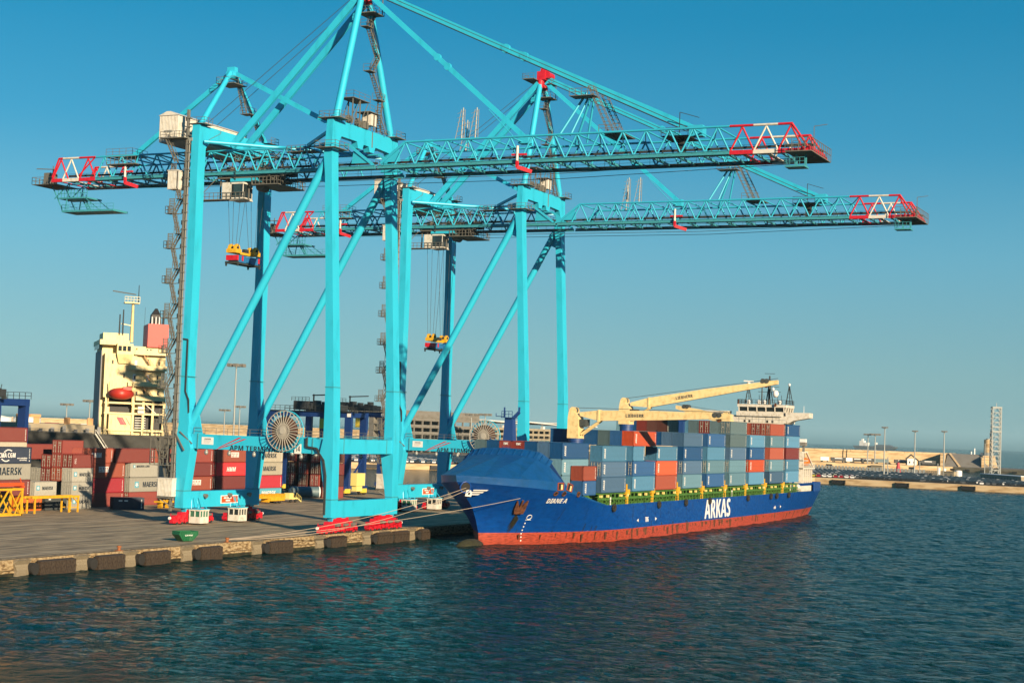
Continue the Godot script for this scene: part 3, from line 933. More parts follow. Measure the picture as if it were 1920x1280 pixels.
func make_trolley(k: Node3D) -> void:
	var g := MB.new()
	g.span(-27.4, -17.6, 60.2, 60.55, -4.4, 4.4)
	for z in [-4.2, 4.2]:
		g.rail([Vector3(-27.4, 60.55, z), Vector3(-17.6, 60.55, z)], 1.2, 0.08, 0.9)
	for e in [[-25.6, 2.4], [-20.4, 2.2], [-22.8, -2.6], [-19.0, -2.4]]:
		g.span(e[0] - 0.8, e[0] + 0.8, 60.5, 62.4, e[1] - 0.8, e[1] + 0.8)
		g.disc(Vector3(e[0], 61.8, e[1] + 0.95), Vector3.BACK, 0.6, 0.25)
	g.span(-20.0, -14.6, 58.9, 59.05, -4.0, 4.6)
	g.rail([Vector3(-20.0, 59.0, 4.6), Vector3(-14.6, 59.0, 4.6), Vector3(-14.6, 59.0, -4.0)], 1.3, 0.08, 0.8)
	g.disc(Vector3(-19.4, 58.9, 2.0), Vector3.BACK, 0.9, 1.8)
	for q in [Vector3(-20, 59, 4.4), Vector3(-14.8, 59, 4.4), Vector3(-14.8, 59, -3.8)]:
		g.bar(q, q + Vector3(-0.4, 1.6, 0), 0.16, 0.16)
	var t := part(k, "trolley", g, M.grating)
	g = MB.new()
	g.span(-24.4, -18.6, 60.56, 60.9, 4.4, 4.6)
	g.span(-24.6, -19.0, 59.6, 60.15, 3.0, 4.5)
	part(t, "trolley_fascia", g, M.cyan_truss)
	rng.seed = 41
	for i in 18:  # sheaves, cable loops and housings crowding the trolley
		g = MB.new()
		for j in 7:
			var c := Vector3(rng.randf_range(-27.0, -13.5), rng.randf_range(59.6, 64.2), rng.randf_range(-3.6, 4.6))
			var d := Vector3(rng.randf_range(-1.0, 1.0), rng.randf_range(0.2, 1.4), rng.randf_range(-0.8, 0.8))
			g.bar(c, c + d * 1.3, 0.12, 0.14)
		var h := Vector3(rng.randf_range(-26.0, -16.0), rng.randf_range(60.9, 61.8), rng.randf_range(-2.5, 3.8))
		g.box(h, Vector3(rng.randf_range(0.7, 1.8), rng.randf_range(0.6, 1.4), rng.randf_range(0.6, 1.4)))
		part(t, "machinery", g, [M.grating, M.dark, M.grating][i % 3])
	# access gallery and driver's cabin
	g = MB.new()
	g.span(-31.2, -21.0, 56.35, 56.5, 3.4, 5.2)
	g.rail([Vector3(-31.2, 56.4, 5.2), Vector3(-21.0, 56.4, 5.2)], 1.2, 0.08, 0.9)
	for x in [-27.2, -25.8, -21.2]:
		g.bar(Vector3(x, 56.4, 3.6), Vector3(x, 60.2, 3.6), 0.2, 0.2)
	g.bar(Vector3(-31.0, 56.6, 5.2), Vector3(-27.6, 60.2, 4.4), 0.1, 0.1)
	part(t, "gallery", g, M.grating)
	g = MB.new()
	g.span(-25.9, -24.2, 56.5, 59.4, 2.2, 5.0)
	g.span(-24.2, -21.4, 59.1, 59.4, 2.2, 5.0)
	g.span(-24.2, -21.4, 56.5, 56.75, 2.2, 5.0)
	g.span(-24.2, -24.0, 56.5, 59.4, 2.2, 5.0)
	for z in [2.25, 4.95]:
		g.bar(Vector3(-21.5, 56.6, z), Vector3(-21.5, 59.3, z), 0.12, 0.12)
	g.hexa([Vector3(-24.2, 56.2, 5.05), Vector3(-21.2, 56.3, 5.05), Vector3(-21.2, 56.3, 2.2), Vector3(-24.2, 56.2, 2.2), Vector3(-24.2, 56.5, 5.05), Vector3(-21.4, 56.6, 5.05), Vector3(-21.4, 56.6, 2.2), Vector3(-24.2, 56.5, 2.2)])
	var cab := part(k, "driver_cabin", g, M.white)
	g = MB.new()
	g.span(-24.1, -21.5, 56.75, 59.1, 2.3, 4.9)
	part(cab, "window", g, M.glass)


func make_lift(k: Node3D) -> void:
	var g := MB.new()
	g.span(-29.1, -28.75, 2.2, 71.2, 11.2, 11.7)
	g.tube(Vector3(-28.45, 4.0, 11.5), Vector3(-28.45, 66.0, 11.5), 0.16, 0.16, 8)
	for i in 46:
		g.span(-29.3, -28.2, 3.0 + i * 1.48, 3.14 + i * 1.48, 11.3, 11.75)
	var mast := part(k, "lift_mast", g, M.steel)
	g = MB.new()
	for i in 34:
		g.span(-29.22, -29.06, 3.2 + i * 2.0, 3.9 + i * 2.0, 11.65, 11.8)
	part(mast, "cable_guide", g, M.black)
	for lev in 8:
		var y := 17.0 + lev * 6.02
		g = MB.new()
		g.span(-32.3, -30.4, y, y + 0.13, 10.9, 12.3)
		g.rail([Vector3(-30.9, y + 0.1, 12.3), Vector3(-32.3, y + 0.1, 12.3), Vector3(-32.3, y + 0.1, 10.9)], 1.2, 0.07, 0.7)
		g.span(-30.3, -29.2, y - 3.5, y - 3.4, 10.9, 12.2)
		g.rail([Vector3(-30.3, y - 3.4, 12.2), Vector3(-29.3, y - 3.4, 12.2)], 1.2, 0.07, 0.6)
		g.stair(Vector3(-30.7, y, 11.9), Vector3(-29.7, y - 3.4, 11.9), Vector3.BACK, 0.7)
		g.stair(Vector3(-29.8, y - 3.4, 11.2), Vector3(-31.2, y - 5.9, 11.2), Vector3.BACK, 0.7)
		g.bar(Vector3(-30.4, y, 11.5), Vector3(-28.9, y + 0.1, 11.5), 0.12, 0.12)
		g.bar(Vector3(-30.9, y, 11.5), Vector3(-29.0, y + 2.4, 11.5), 0.07, 0.07)
		part(k, "stair", g, M.grating)
		g = MB.new()  # wire mesh cage round the landing
		for x in [-31.4, -30.4]:
			g.bar(Vector3(x, y, 12.35), Vector3(x, y + 2.6, 12.35), 0.12, 0.12)
		for j in 9:
			g.span(-31.4, -30.4, y + 0.2 + j * 0.28, y + 0.34 + j * 0.28, 12.34, 12.38)
		part(k, "landing_cage", g, M.steel)
	for c in [[-31.0, -28.0, 4.7, 7.7], [-31.9, -29.9, 57.3, 60.5]]:
		g = MB.new()
		g.span(c[0], c[1], c[2], c[3], 10.6, 12.6)
		for i in 9:
			g.span(c[0] + 0.1 + i * 0.3, minf(c[1], c[0] + 0.22 + i * 0.3), c[2] + 0.1, c[3] - 0.1, 12.6, 12.66)
		g.span(c[0] - 0.1, c[1] + 0.1, c[3], c[3] + 0.12, 10.5, 12.7)
		part(k, "lift_cabin", g, M.white)
	g = MB.new()
	g.span(-34.6, -28.6, 14.6, 14.75, 10.6, 12.6)
	g.rail([Vector3(-28.6, 14.7, 12.6), Vector3(-34.6, 14.7, 12.6)], 1.2, 0.07, 0.9)
	g.stair(Vector3(-32.2, 14.6, 12.0), Vector3(-30.6, 10.0, 12.0), Vector3.BACK, 0.9)
	for q in [-32.9, -31.0, -29.2]:
		g.bar(Vector3(q, 10.0, 12.5), Vector3(q, 14.6, 12.5), 0.12, 0.12)
	g.span(-32.6, -29.0, 9.9, 10.0, 10.8, 12.8)
	g.rail([Vector3(-29.0, 10.0, 12.8), Vector3(-32.6, 10.0, 12.8)], 2.4, 0.1, 0.8)
	g.stair(Vector3(-30.6, 9.9, 11.4), Vector3(-29.4, 5.2, 11.4), Vector3.BACK, 0.9)
	g.bar(Vector3(-28.6, 15.6, 11.6), Vector3(-26.4, 12.6, 11.8), 0.2, 0.2)
	g.bar(Vector3(-27.6, 15.8, 11.6), Vector3(-25.2, 13.8, 11.2), 0.16, 0.16)
	g.span(-30.8, -28.4, 4.4, 4.6, 10.6, 13.0)
	g.bar(Vector3(-30.6, 4.4, 12.8), Vector3(-28.6, 2.9, 11.5), 0.14, 0.14)
	g.bar(Vector3(-30.0, 4.4, 11.0), Vector3(-28.2, 2.9, 11.0), 0.14, 0.14)
	part(k, "stair_tower", g, M.grating)


func make_reel(k: Node3D) -> void:
	var c := Vector3(-6.2, 16.55, 11.9)
	var g := MB.new()
	g.ring(c + Vector3(0, 0, 0.45), Vector3.BACK, 3.3, 0.07, 44)
	for i in 28:
		var d := Vector3(cos(TAU * i / 28), sin(TAU * i / 28), 0)
		g.bar(c + d * 0.4 + Vector3(0, 0, 0.62), c + d * 3.3 + Vector3(0, 0, 0.5), 0.11, 0.1, Vector3.BACK)
	g.disc(c + Vector3(0, 0, 0.5), Vector3.BACK, 0.55, 0.5)
	g.ring(c + Vector3(0, 0, 0.56), Vector3.BACK, 1.2, 0.06, 30)
	var r := part(k, "cable_reel", g, M.reel_gray)
	g = MB.new()
	g.ring(c + Vector3(0, 0, -0.5), Vector3.BACK, 3.3, 0.1, 44)
	for i in 28:
		var d := Vector3(cos(TAU * i / 28), sin(TAU * i / 28), 0)
		g.bar(c + d * 2.3 - Vector3(0, 0, 0.5), c + d * 3.3 - Vector3(0, 0, 0.5), 0.1, 0.1, Vector3.BACK)
	part(r, "rear_rim", g, M.cyan_truss)
	g = MB.new()
	g.tube(c - Vector3(0, 0, 0.35), c + Vector3(0, 0, 0.3), 2.35, 2.35, 40)
	part(r, "cable_coil", g, M.cable)
	g = MB.new()
	g.span(-6.9, -5.5, 14.6, 16.8, 10.56, 11.35)
	part(r, "reel_drive", g, M.cyan)


func make_bogie(k: Node3D, x: float, s: float) -> void:
	var c := 7.4 * s
	var g := MB.new()
	g.span(x - 0.5, x + 0.5, 1.75, 2.72, c - 2.4, c + 2.4)
	g.span(x - 0.6, x + 0.6, 1.25, 2.1, c - 0.9, c + 0.9)
	g.loft([[1.6, x - 0.44, x + 0.44, c - 3.9, c + 3.9], [2.1, x - 0.44, x + 0.44, c - 3.7, c + 3.7]])
	var b := part(k, "bogie", g, M.crane_red)
	for q in [-2.85, 2.85]:
		g = MB.new()
		g.span(x - 0.4, x + 0.4, 1.05, 1.6, c + q - 2.45, c + q + 2.45)
		g.span(x - 0.5, x + 0.5, 1.2, 2.0, c + q - 0.5, c + q + 0.5)
		for w in [-2.0, -0.7, 0.7, 2.0]:
			g.span(x + 0.4, x + 0.56, 0.95, 1.7, c + q + w - 0.16, c + q + w + 0.16)
		part(b, "equalizer", g, M.crane_red)
		for w in [-1.4, 1.4]:
			g = MB.new()
			g.span(x - 0.46, x + 0.46, 0.45, 1.0, c + q + w - 1.28, c + q + w + 1.28)
			g.loft([[0.22, x - 0.4, x + 0.4, c + q + w - 1.0, c + q + w + 1.0], [0.45, x - 0.44, x + 0.44, c + q + w - 1.2, c + q + w + 1.2]])
			g.tube(Vector3(x + 0.3, 0.85, c + q + w), Vector3(x + 0.75, 0.85, c + q + w), 0.24, 0.22, 10)
			part(b, "wheel_truck", g, M.crane_red)
	for q in [-3.4, -0.9, 1.6]:
		g = MB.new()
		g.span(x + 0.5, x + 0.95, 1.3, 1.75, c + q - 0.5, c + q + 0.3)
		g.tube(Vector3(x + 0.75, 1.5, c + q - 1.0), Vector3(x + 0.75, 1.5, c + q - 0.5), 0.2, 0.2, 10)
		part(b, "drive_motor", g, M.steel)
	var e := c + 5.4 * s
	g = MB.new()
	g.box(Vector3(x, 0.85, e + 0.3 * s), Vector3(0.8, 1.1, 0.5))
	g.tube(Vector3(x, 1.15, e), Vector3(x, 1.15, e + 0.9 * s), 0.24, 0.24, 10)
	g.bar(Vector3(x - 0.4, 0.4, e + 0.2 * s), Vector3(x - 0.4, 1.9, e + 0.2 * s), 0.1, 0.1)
	part(b, "bumper_frame", g, M.crane_red)
	g = MB.new()
	g.tube(Vector3(x, 1.15, e + 0.9 * s), Vector3(x, 1.15, e + 1.12 * s), 0.26, 0.26, 10)
	part(b, "buffer", g, M.plain_white)
	var wm := MB.new()
	wm.disc(Vector3.ZERO, Vector3.RIGHT, 0.34, 0.86, 14)
	wm.disc(Vector3.ZERO, Vector3.RIGHT, 0.15, 0.98, 10)
	var mesh := wm.mesh()
	for i in 8:
		put(b, "wheel", mesh, M.dark, Vector3(x, 0.36, c - 4.9 + i * 1.4))


func make_spreader(at: Vector3, label: String, top: float) -> void:
	var t := thing("container_spreader", label, "spreader", at, "container spreaders hanging under the cranes")
	var g := MB.new()
	for z in [-2.9, 2.9]:
		g.span(-1.0, 1.0, 1.9, 2.6, z - 0.9, z + 0.9)
		for x in [-0.6, 0.6]:
			g.disc(Vector3(x, 2.7, z), Vector3.RIGHT, 0.8, 0.36, 18)
	g.span(-0.45, 0.45, 1.8, 2.2, -2.4, 2.4)
	part(t, "head_block", g, M.yellow)
	g = MB.new()
	for z in [-2.9, 2.9]:
		for x in [-0.6, 0.6]:
			g.disc(Vector3(x, 2.75, z), Vector3.RIGHT, 0.35, 0.5, 12)
	g.span(-0.3, 0.3, 2.2, 2.9, -1.2, 0.0)
	part(t, "sheave_hub", g, M.dark)
	g = MB.new()
	g.span(-1.1, 1.1, 0.3, 1.5, -3.1, -0.9)
	g.span(-1.1, 1.1, 0.3, 1.5, 0.6, 2.9)
	g.span(-0.8, 0.8, 0.5, 1.2, -0.9, 0.6)
	part(t, "spreader_frame", g, M.spreader_blue)
	g = MB.new()
	for z in [-3.35, 3.35]:
		g.span(-1.3, 1.3, 0.0, 0.4, z - 0.25, z + 0.25)
		for x in [-1.2, 1.2]:
			g.span(x - 0.12, x + 0.12, -0.4, 0.2, z - 0.12, z + 0.12)
	g.span(-1.0, -0.6, 0.0, 0.35, -3.3, 3.3)
	g.span(0.6, 1.0, 0.0, 0.35, -3.3, 3.3)
	part(t, "twistlock_beam", g, M.dark)
	g = MB.new()
	for z in [-3.2, 1.8, 3.3]:
		g.span(-1.2, 1.2, 0.6, 1.5, z - 0.2, z + 0.2)
	part(t, "guide_arm", g, M.crane_red)
	g = MB.new()
	for z in [-2.9, 2.9]:
		for x in [-0.9, -0.35, 0.35, 0.9]:
			g.tube(Vector3(x, 2.7, z), Vector3(x * 2.4, top - at.y, z * 0.9), 0.035, 0.035, 5, false)
	part(t, "hoist_rope", g, M.rope)


# ---------- shipping containers

const WIDE := 2.44
var boxes := 0


func container_mesh(long: float, high: float) -> ArrayMesh:
	var key := "box%.2f_%.2f" % [long, high]
	if shapes.has(key):
		return shapes[key]
	var g := MB.new()
	var w := WIDE / 2
	var l := long / 2
	for x in [-1.0, 1.0]:
		for z in [-1.0, 1.0]:
			g.span(minf(x * w, x * (w - 0.16)), maxf(x * w, x * (w - 0.16)), 0, high, minf(z * l, z * (l - 0.16)), maxf(z * l, z * (l - 0.16)))
		g.span(minf(x * w, x * (w - 0.08)), maxf(x * w, x * (w - 0.08)), 0, 0.16, -l, l)
		g.span(minf(x * w, x * (w - 0.08)), maxf(x * w, x * (w - 0.08)), high - 0.1, high, -l, l)
		# corrugated side
		var k := int((long - 0.34) / 0.28)
		var s := -l + 0.17
		var p := (long - 0.34) / k
		for i in k:
			var q := [0.0, 0.3, 0.5, 0.8, 1.0]
			var d := [0.015, 0.015, 0.055, 0.055, 0.015]
			for j in 4:
				var a := Vector3(x * (w - d[j]), 0, s + (i + q[j]) * p)
				var b := Vector3(x * (w - d[j + 1]), 0, s + (i + q[j + 1]) * p)
				var up := Vector3(0, high - 0.1, 0)
				var lo := Vector3(0, 0.16, 0)
				if x > 0:
					g.quad(b + lo, a + lo, a + up, b + up)
				else:
					g.quad(a + lo, b + lo, b + up, a + up)
	for z in [-1.0, 1.0]:
		g.span(-w, w, 0, 0.18, minf(z * l, z * (l - 0.1)), maxf(z * l, z * (l - 0.1)))
		g.span(-w, w, high - 0.14, high, minf(z * l, z * (l - 0.1)), maxf(z * l, z * (l - 0.1)))
		for i in 8:  # corrugated end
			var a := -w + 0.16 + i * 0.265
			g.span(a + 0.02, a + 0.15, 0.18, high - 0.14, minf(z * (l - 0.03), z * (l - 0.1)), maxf(z * (l - 0.03), z * (l - 0.1)))
		g.span(-w + 0.1, w - 0.1, 0.1, high - 0.1, minf(z * (l - 0.07), z * (l - 0.12)), maxf(z * (l - 0.07), z * (l - 0.12)))
	g.span(-w + 0.05, w - 0.05, high - 0.07, high - 0.02, -l + 0.05, l - 0.05)
	g.span(-w + 0.05, w - 0.05, 0.08, 0.14, -l + 0.05, l - 0.05)
	shapes[key] = g.mesh()
	return shapes[key]


func door_mesh(long: float, high: float) -> ArrayMesh:
	var key := "door%.2f_%.2f" % [long, high]
	if shapes.has(key):
		return shapes[key]
	var g := MB.new()
	for x in [-0.85, -0.35, 0.35, 0.85]:
		g.tube(Vector3(x, 0.2, long / 2 + 0.03), Vector3(x, high - 0.15, long / 2 + 0.03), 0.035, 0.035, 5)
		for y in [0.5, 1.2, high - 0.5]:
			g.box(Vector3(x, y, long / 2 + 0.04), Vector3(0.16, 0.12, 0.06))
	for q in [[-0.6, 1.55, 0.3, 0.22], [0.65, 1.7, 0.4, 0.12], [0.65, 2.1, 0.5, 0.16]]:
		g.box(Vector3(q[0], q[1], long / 2 + 0.0), Vector3(q[2], q[3], 0.05))
	shapes[key] = g.mesh()
	return shapes[key]


# at: middle of the near end's bottom edge; the box runs back along -z
func box(color: String, at: Vector3, long: float, high: float, label: String, group: String, doors := false, turn := 0.0) -> Node3D:
	var t := thing("shipping_container", label, "container", at - Vector3(0, 0, long / 2) if turn == 0.0 else at, group, turn)
	boxes += 1
	put(t, "body", container_mesh(long, high), M["%s_%d" % [color, (boxes * 7) % 3]])
	if doors:
		put(t, "door_gear", door_mesh(long, high), M.box_gray)
	return t


func side_words(t: Node3D, words: String, high: float, m: Material, y: float, z: float, wide := 0.0, bold := 0, slant := 0.0) -> void:
	lettering(t, "lettering", words, high, m, Vector3(WIDE / 2 + 0.01, y, z), Vector3(0, PI / 2, 0), wide, bold, slant)


func side_plate(t: Node3D, called: String, m: Material, y0: float, y1: float, z0: float, z1: float) -> void:
	var g := MB.new()
	g.span(WIDE / 2 - 0.02, WIDE / 2 + 0.015, y0, y1, z0, z1)
	part(t, called, g, m)


func side_codes(t: Node3D, long: float, high: float) -> void:  # small column of identification marks near the far end of the side
	var key := "codes%.1f_%.1f" % [long, high]
	if not shapes.has(key):
		var g := MB.new()
		for i in 7:
			g.span(WIDE / 2 + 0.0, WIDE / 2 + 0.012, high - 0.5 - i * 0.26, high - 0.36 - i * 0.26, -long / 2 + 0.45, -long / 2 + 0.62)
		g.span(WIDE / 2, WIDE / 2 + 0.012, 0.35, 0.55, -long / 2 + 0.4, -long / 2 + 0.6)
		shapes[key] = g.mesh()
	put(t, "code_marks", shapes[key], M.plain_white)


func side_stripe(t: Node3D, long: float, high: float, m: Material) -> void:  # upright shipping line name near the near end
	lettering(t, "line_name", "ARKAS", 0.62, m, Vector3(WIDE / 2 + 0.01, high * 0.5, long / 2 - 1.25), Vector3(0, PI / 2, 0) , 2.0, 1).basis = Basis(Vector3.UP, PI / 2) * Basis(Vector3.BACK, PI / 2) * Basis.from_scale(Vector3(1.22, 1.95, 1.0))


const COLOR_NAMES := {
	"box_navy_arkas": "deep blue", "box_light": "light blue", "box_pale": "pale teal blue", "box_grayblue": "faded grey blue", "box_orange": "bright orange", "box_brick": "brick red",
	"box_red": "rust red", "box_darkred": "dark red", "box_crimson": "crimson", "box_scarlet": "scarlet", "box_gray": "light grey", "box_beige": "beige", "box_navy": "navy", "box_hapag": "orange",
	"box_slate": "slate grey", "box_sky": "sky blue", "box_brown": "brown", "box_steel": "steel grey",
}
const ORD := ["first", "second", "third", "fourth", "fifth", "sixth", "seventh", "eighth", "ninth", "tenth"]


func ship_containers() -> void:
	var zb := [-37.9, -53.5, -66.3, -82.1, -97.5, -113.1, -127.8, -144.2, -158.2]
	var side := "containers stacked along the seaward side of the blue ship"
	var floor0 := 7.17
	var cols := [
		["box_grayblue", "box_grayblue", "box_light"],
		["box_light", "box_navy_arkas", "", "box_orange"],
		["box_brick", "box_orange", "box_light"],
		["box_pale", "box_grayblue", "box_navy_arkas", "box_grayblue"],
		["box_navy_arkas", "box_pale", "box_light", "box_navy_arkas"],
		["box_pale", "box_pale", "box_grayblue", "box_steel", "box_steel"],
		["box_light", "box_orange", "box_navy_arkas", "box_light"],
		["box_grayblue", "box_pale", "box_brick", "box_pale", "box_brick"],
		["box_light", "box_light", "box_darkred", "box_light", "box_navy_arkas"],
	]
	for b in 9:
		for k in cols[b].size():
			if cols[b][k] == "":
				continue
			var c: String = cols[b][k]
			var t := box(c, Vector3(28.78, floor0 + k * 2.88 + b * 0.035, zb[b]), 12.19, 2.85, "%s container, %s layer, %s tall stack from the bow, seaward side" % [COLOR_NAMES[c], ORD[k], ORD[b]], side, (b * 3 + k) % 3 == 1)
			if c in ["box_grayblue", "box_light", "box_navy_arkas", "box_pale", "box_orange"] and (b + k) % 7 != 6:
				side_stripe(t, 12.19, 2.85, M.plain_white)
			side_codes(t, 12.19, 2.85)
	var t1 := box("box_light", Vector3(28.78, floor0 + 5.8, -53.5), 6.06, 2.85, "half length light blue container under the orange one near the bow of the ship", side)
	side_codes(t1, 6.06, 2.85)
	# short boxes and the narrower stack by the forecastle
	var f := box("box_navy_arkas", Vector3(28.78, floor0 - 0.3, -29.3), 6.06, 2.59, "short deep blue container on deck just behind the forecastle", side)
	side_stripe(f, 6.06, 2.59, M.plain_white)
	f = box("box_brick", Vector3(28.78, floor0 + 2.32, -29.3), 6.06, 2.59, "short brick orange container on top of the short blue one behind the forecastle", side)
	side_codes(f, 6.06, 2.59)
	var fw := [["box_pale", "box_pale", "box_navy_arkas"], ["", "box_pale", "box_grayblue"], ["", "", "box_navy_arkas"], ["", "", "box_red"], ["", "", "box_red"], ["", "", "box_navy_arkas"], ["", "", "box_steel"]]
	for r in fw.size():
		for k in 3:
			if fw[r][k] == "":
				continue
			t1 = box(fw[r][k], Vector3(26.2 - r * 2.5, floor0 + 0.3 + k * 2.9, -25.6), 12.0, 2.87, "%s container, foremost stack, %s row inboard, %s layer" % [COLOR_NAMES[fw[r][k]], ORD[r], ORD[k]], "containers in the foremost stack of the blue ship")
			if r == 0 and k > 0:
				side_stripe(t1, 12.0, 2.87, M.plain_white)
			if fw[r][k] == "box_red":
				lettering(t1, "line_name", "EMC", 0.42, M.plain_white, Vector3(0.1, 2.35, 6.02), Vector3.ZERO, 0.9, 1)
	# ends seen above the lower stacks, running across the ship
	for r in 6:
		var c: String = ["box_navy_arkas", "box_steel", "box_navy_arkas", "box_navy_arkas", "box_navy_arkas", "box_navy_arkas"][r]
		box(c, Vector3(26.27 - r * 2.51, floor0 + 8.66, -53.5), 12.19, 2.85, "%s container end by the first deck crane, %s from the orange one" % [COLOR_NAMES[c], ORD[r]], "container ends in the upper row by the first deck crane")
	for r in 3:
		var c: String = ["box_grayblue", "box_navy_arkas", "box_gray"][r]
		box(c, Vector3(26.27 - r * 2.51, floor0 + 8.75, -82.1), 12.19, 2.85, "%s container end between the deck cranes, %s from the sea" % [COLOR_NAMES[c], ORD[r]], "container ends in the top row between the deck cranes", r == 2)
	for r in 9:
		var c: String = ["box_steel", "box_red", "box_steel", "box_light", "box_gray", "box_brown", "box_brown", "box_red", "box_navy_arkas"][r]
		box(c, Vector3(26.27 - r * 2.51, floor0 + 11.7, -113.1), 12.19, 2.85, "%s container end in the highest row, %s from the seaward side" % [COLOR_NAMES[c], ORD[r]], "container ends in the highest row across the ship", r == 4 or r == 1)
	box("box_pale", Vector3(26.27 - 22.6, floor0 + 11.7, -113.1), 12.19, 2.85, "pale teal container end at the quayside end of the highest row", "container ends in the highest row across the ship")
	box("box_sky", Vector3(26.2, floor0 + 11.75, -126.6), 6.06, 2.85, "short sky blue container on top beside the grey one near the bridge", side)
	box("box_red", Vector3(26.27, floor0 + 11.77, -144.2), 12.19, 2.85, "rust red container end on top just left of the topmost brick red one", side, true)
	box("box_brick", Vector3(23.76, floor0 + 11.77, -144.2), 12.19, 2.85, "brick red container end, second inboard of the topmost brick red one under the bridge", side)


# ---------- the feeder ship

const HALF := 12.8
const MID := 17.2


func bow_half(z: float, z0: float, z1: float, p: float) -> float:
	var t := clampf((z0 - z) / (z0 - z1), 0.0, 1.0)
	return HALF * (1.0 - pow(1.0 - t, p))


func curve_at(tab: Array, z: float) -> float:
	for i in tab.size() - 1:
		if z >= tab[i + 1][0]:
			var w: float = clampf((tab[i][0] - z) / (tab[i][0] - tab[i + 1][0]), 0.0, 1.0)
			return lerpf(tab[i][1], tab[i + 1][1], w)
	return tab[-1][1]


const LOWER := [[-5.0, 9.1], [-10.0, 8.75], [-18.0, 8.15], [-26.0, 7.35], [-30.0, 6.55], [-34.0, 5.8], [-38.0, 5.15], [-41.0, 4.84]]
const UPPER := [[-4.8, 10.2], [-12.0, 9.85], [-18.0, 9.6], [-22.0, 9.3], [-24.4, 8.7], [-27.0, 7.8], [-30.0, 6.8], [-34.0, 6.1], [-38.0, 5.4], [-41.0, 4.9]]
# stem z, full width z, power, narrowing aft: [z, half width] pairs
const LEVELS := [[-4.5, -16.5, -66.0, 2.2], [-1.9, -14.3, -62.0, 2.5], [0.2, -14.0, -58.0, 2.5], [2.4, -12.9, -52.0, 2.6], [4.7, -11.2, -46.0, 2.8]]


func stern_cut(level: int, z: float) -> float:
	var low: Array = [[-120.0, 12.8], [-150.0, 11.9], [-183.0, 9.9], [-200.0, 7.4]]
	var top: Array = [[-170.0, 12.8], [-186.0, 12.5], [-200.0, 10.6]]
	return lerpf(curve_at(low, z), curve_at(top, z), clampf((level - 1) / 3.0, 0.0, 1.0))


func hull_point(level: int, z: float) -> Vector3:  # seaward side
	var y: float
	var b: float
	if level < 5:
		y = LEVELS[level][0]
		b = bow_half(z, LEVELS[level][1], LEVELS[level][2], LEVELS[level][3])
	else:
		y = curve_at(LOWER if level == 5 else UPPER, z)
		b = bow_half(z, -5.2 if level == 5 else -4.8, -40.0, 3.0)
	if level == 4:
		y = minf(y, curve_at(LOWER, z) - 0.1)
	if z < -100.0:
		b = minf(b, stern_cut(level, z))
	return Vector3(MID + b, y, z)


func on_hull(y: float, z: float) -> Vector3:
	for i in 6:
		var a := hull_point(i, z)
		var b := hull_point(i + 1, z)
		if y <= b.y or i == 5:
			return a.lerp(b, clampf((y - a.y) / maxf(0.01, b.y - a.y), 0.0, 1.0))
	return Vector3.ZERO


func hull_frame(y: float, z: float, out := 0.04) -> Transform3D:  # x runs aft along the plating, y up it, z out of it
	var ux := (on_hull(y, z - 0.6) - on_hull(y, z + 0.6)).normalized()
	var uy := (on_hull(y + 0.5, z) - on_hull(y - 0.5, z)).normalized()
	var uz := ux.cross(uy).normalized()
	uy = uz.cross(ux)
	return Transform3D(Basis(ux, uy, uz), on_hull(y, z) + uz * out)


func grid(g: MB, rows: Array, flip := false) -> void:  # smooth surface through rows of points
	var nr := rows.size()
	var nc: int = rows[0].size()
	var nm := []
	for i in nr:
		var l := []
		for j in nc:
			var du: Vector3 = rows[mini(i + 1, nr - 1)][j] - rows[maxi(i - 1, 0)][j]
			var dv: Vector3 = rows[i][mini(j + 1, nc - 1)] - rows[i][maxi(j - 1, 0)]
			l.append(dv.cross(du).normalized() * (-1.0 if flip else 1.0))
		nm.append(l)
	for i in nr - 1:
		for j in nc - 1:
			var a: Vector3 = rows[i][j]
			var b: Vector3 = rows[i][j + 1]
			var c: Vector3 = rows[i + 1][j + 1]
			var d: Vector3 = rows[i + 1][j]
			if flip:
				if a != d and d != c:
					g.tri_n(a, d, c, nm[i][j], nm[i + 1][j], nm[i + 1][j + 1])
				if a != b and b != c:
					g.tri_n(a, c, b, nm[i][j], nm[i + 1][j + 1], nm[i][j + 1])
			else:
				if a != b and b != c:
					g.tri_n(a, b, c, nm[i][j], nm[i][j + 1], nm[i + 1][j + 1])
				if a != d and d != c:
					g.tri_n(a, c, d, nm[i][j], nm[i + 1][j + 1], nm[i + 1][j])


func port(p: Vector3) -> Vector3:
	return Vector3(2 * MID - p.x, p.y, p.z)


func hull_strip(lo: int, hi: int) -> MB:
	var g := MB.new()
	var aft := []
	for z in [-64.0, -75.0, -90.0, -105.0, -120.0, -135.0, -150.0, -165.0, -175.0, -183.0, -190.0, -196.0, -200.0]:
		aft.append(z)
	var rows := []
	for lev in range(lo, hi + 1):
		var zs: float = LEVELS[lev][1] if lev < 5 else (-5.2 if lev == 5 else -4.8)
		var row := []
		for i in 31:
			row.append(hull_point(lev, lerpf(zs, -62.0, pow(i / 30.0, 1.7))))
		for z in aft:
			row.append(hull_point(lev, z))
		rows.append(row)
	grid(g, rows)
	var mirrored := []
	for r in rows:
		var m := []
		for p in r:
			m.append(port(p))
		mirrored.append(m)
	grid(g, mirrored, true)
	# transom
	for i in rows.size() - 1:
		g.quad(rows[i][-1], port(rows[i][-1]), port(rows[i + 1][-1]), rows[i + 1][-1])
	return g


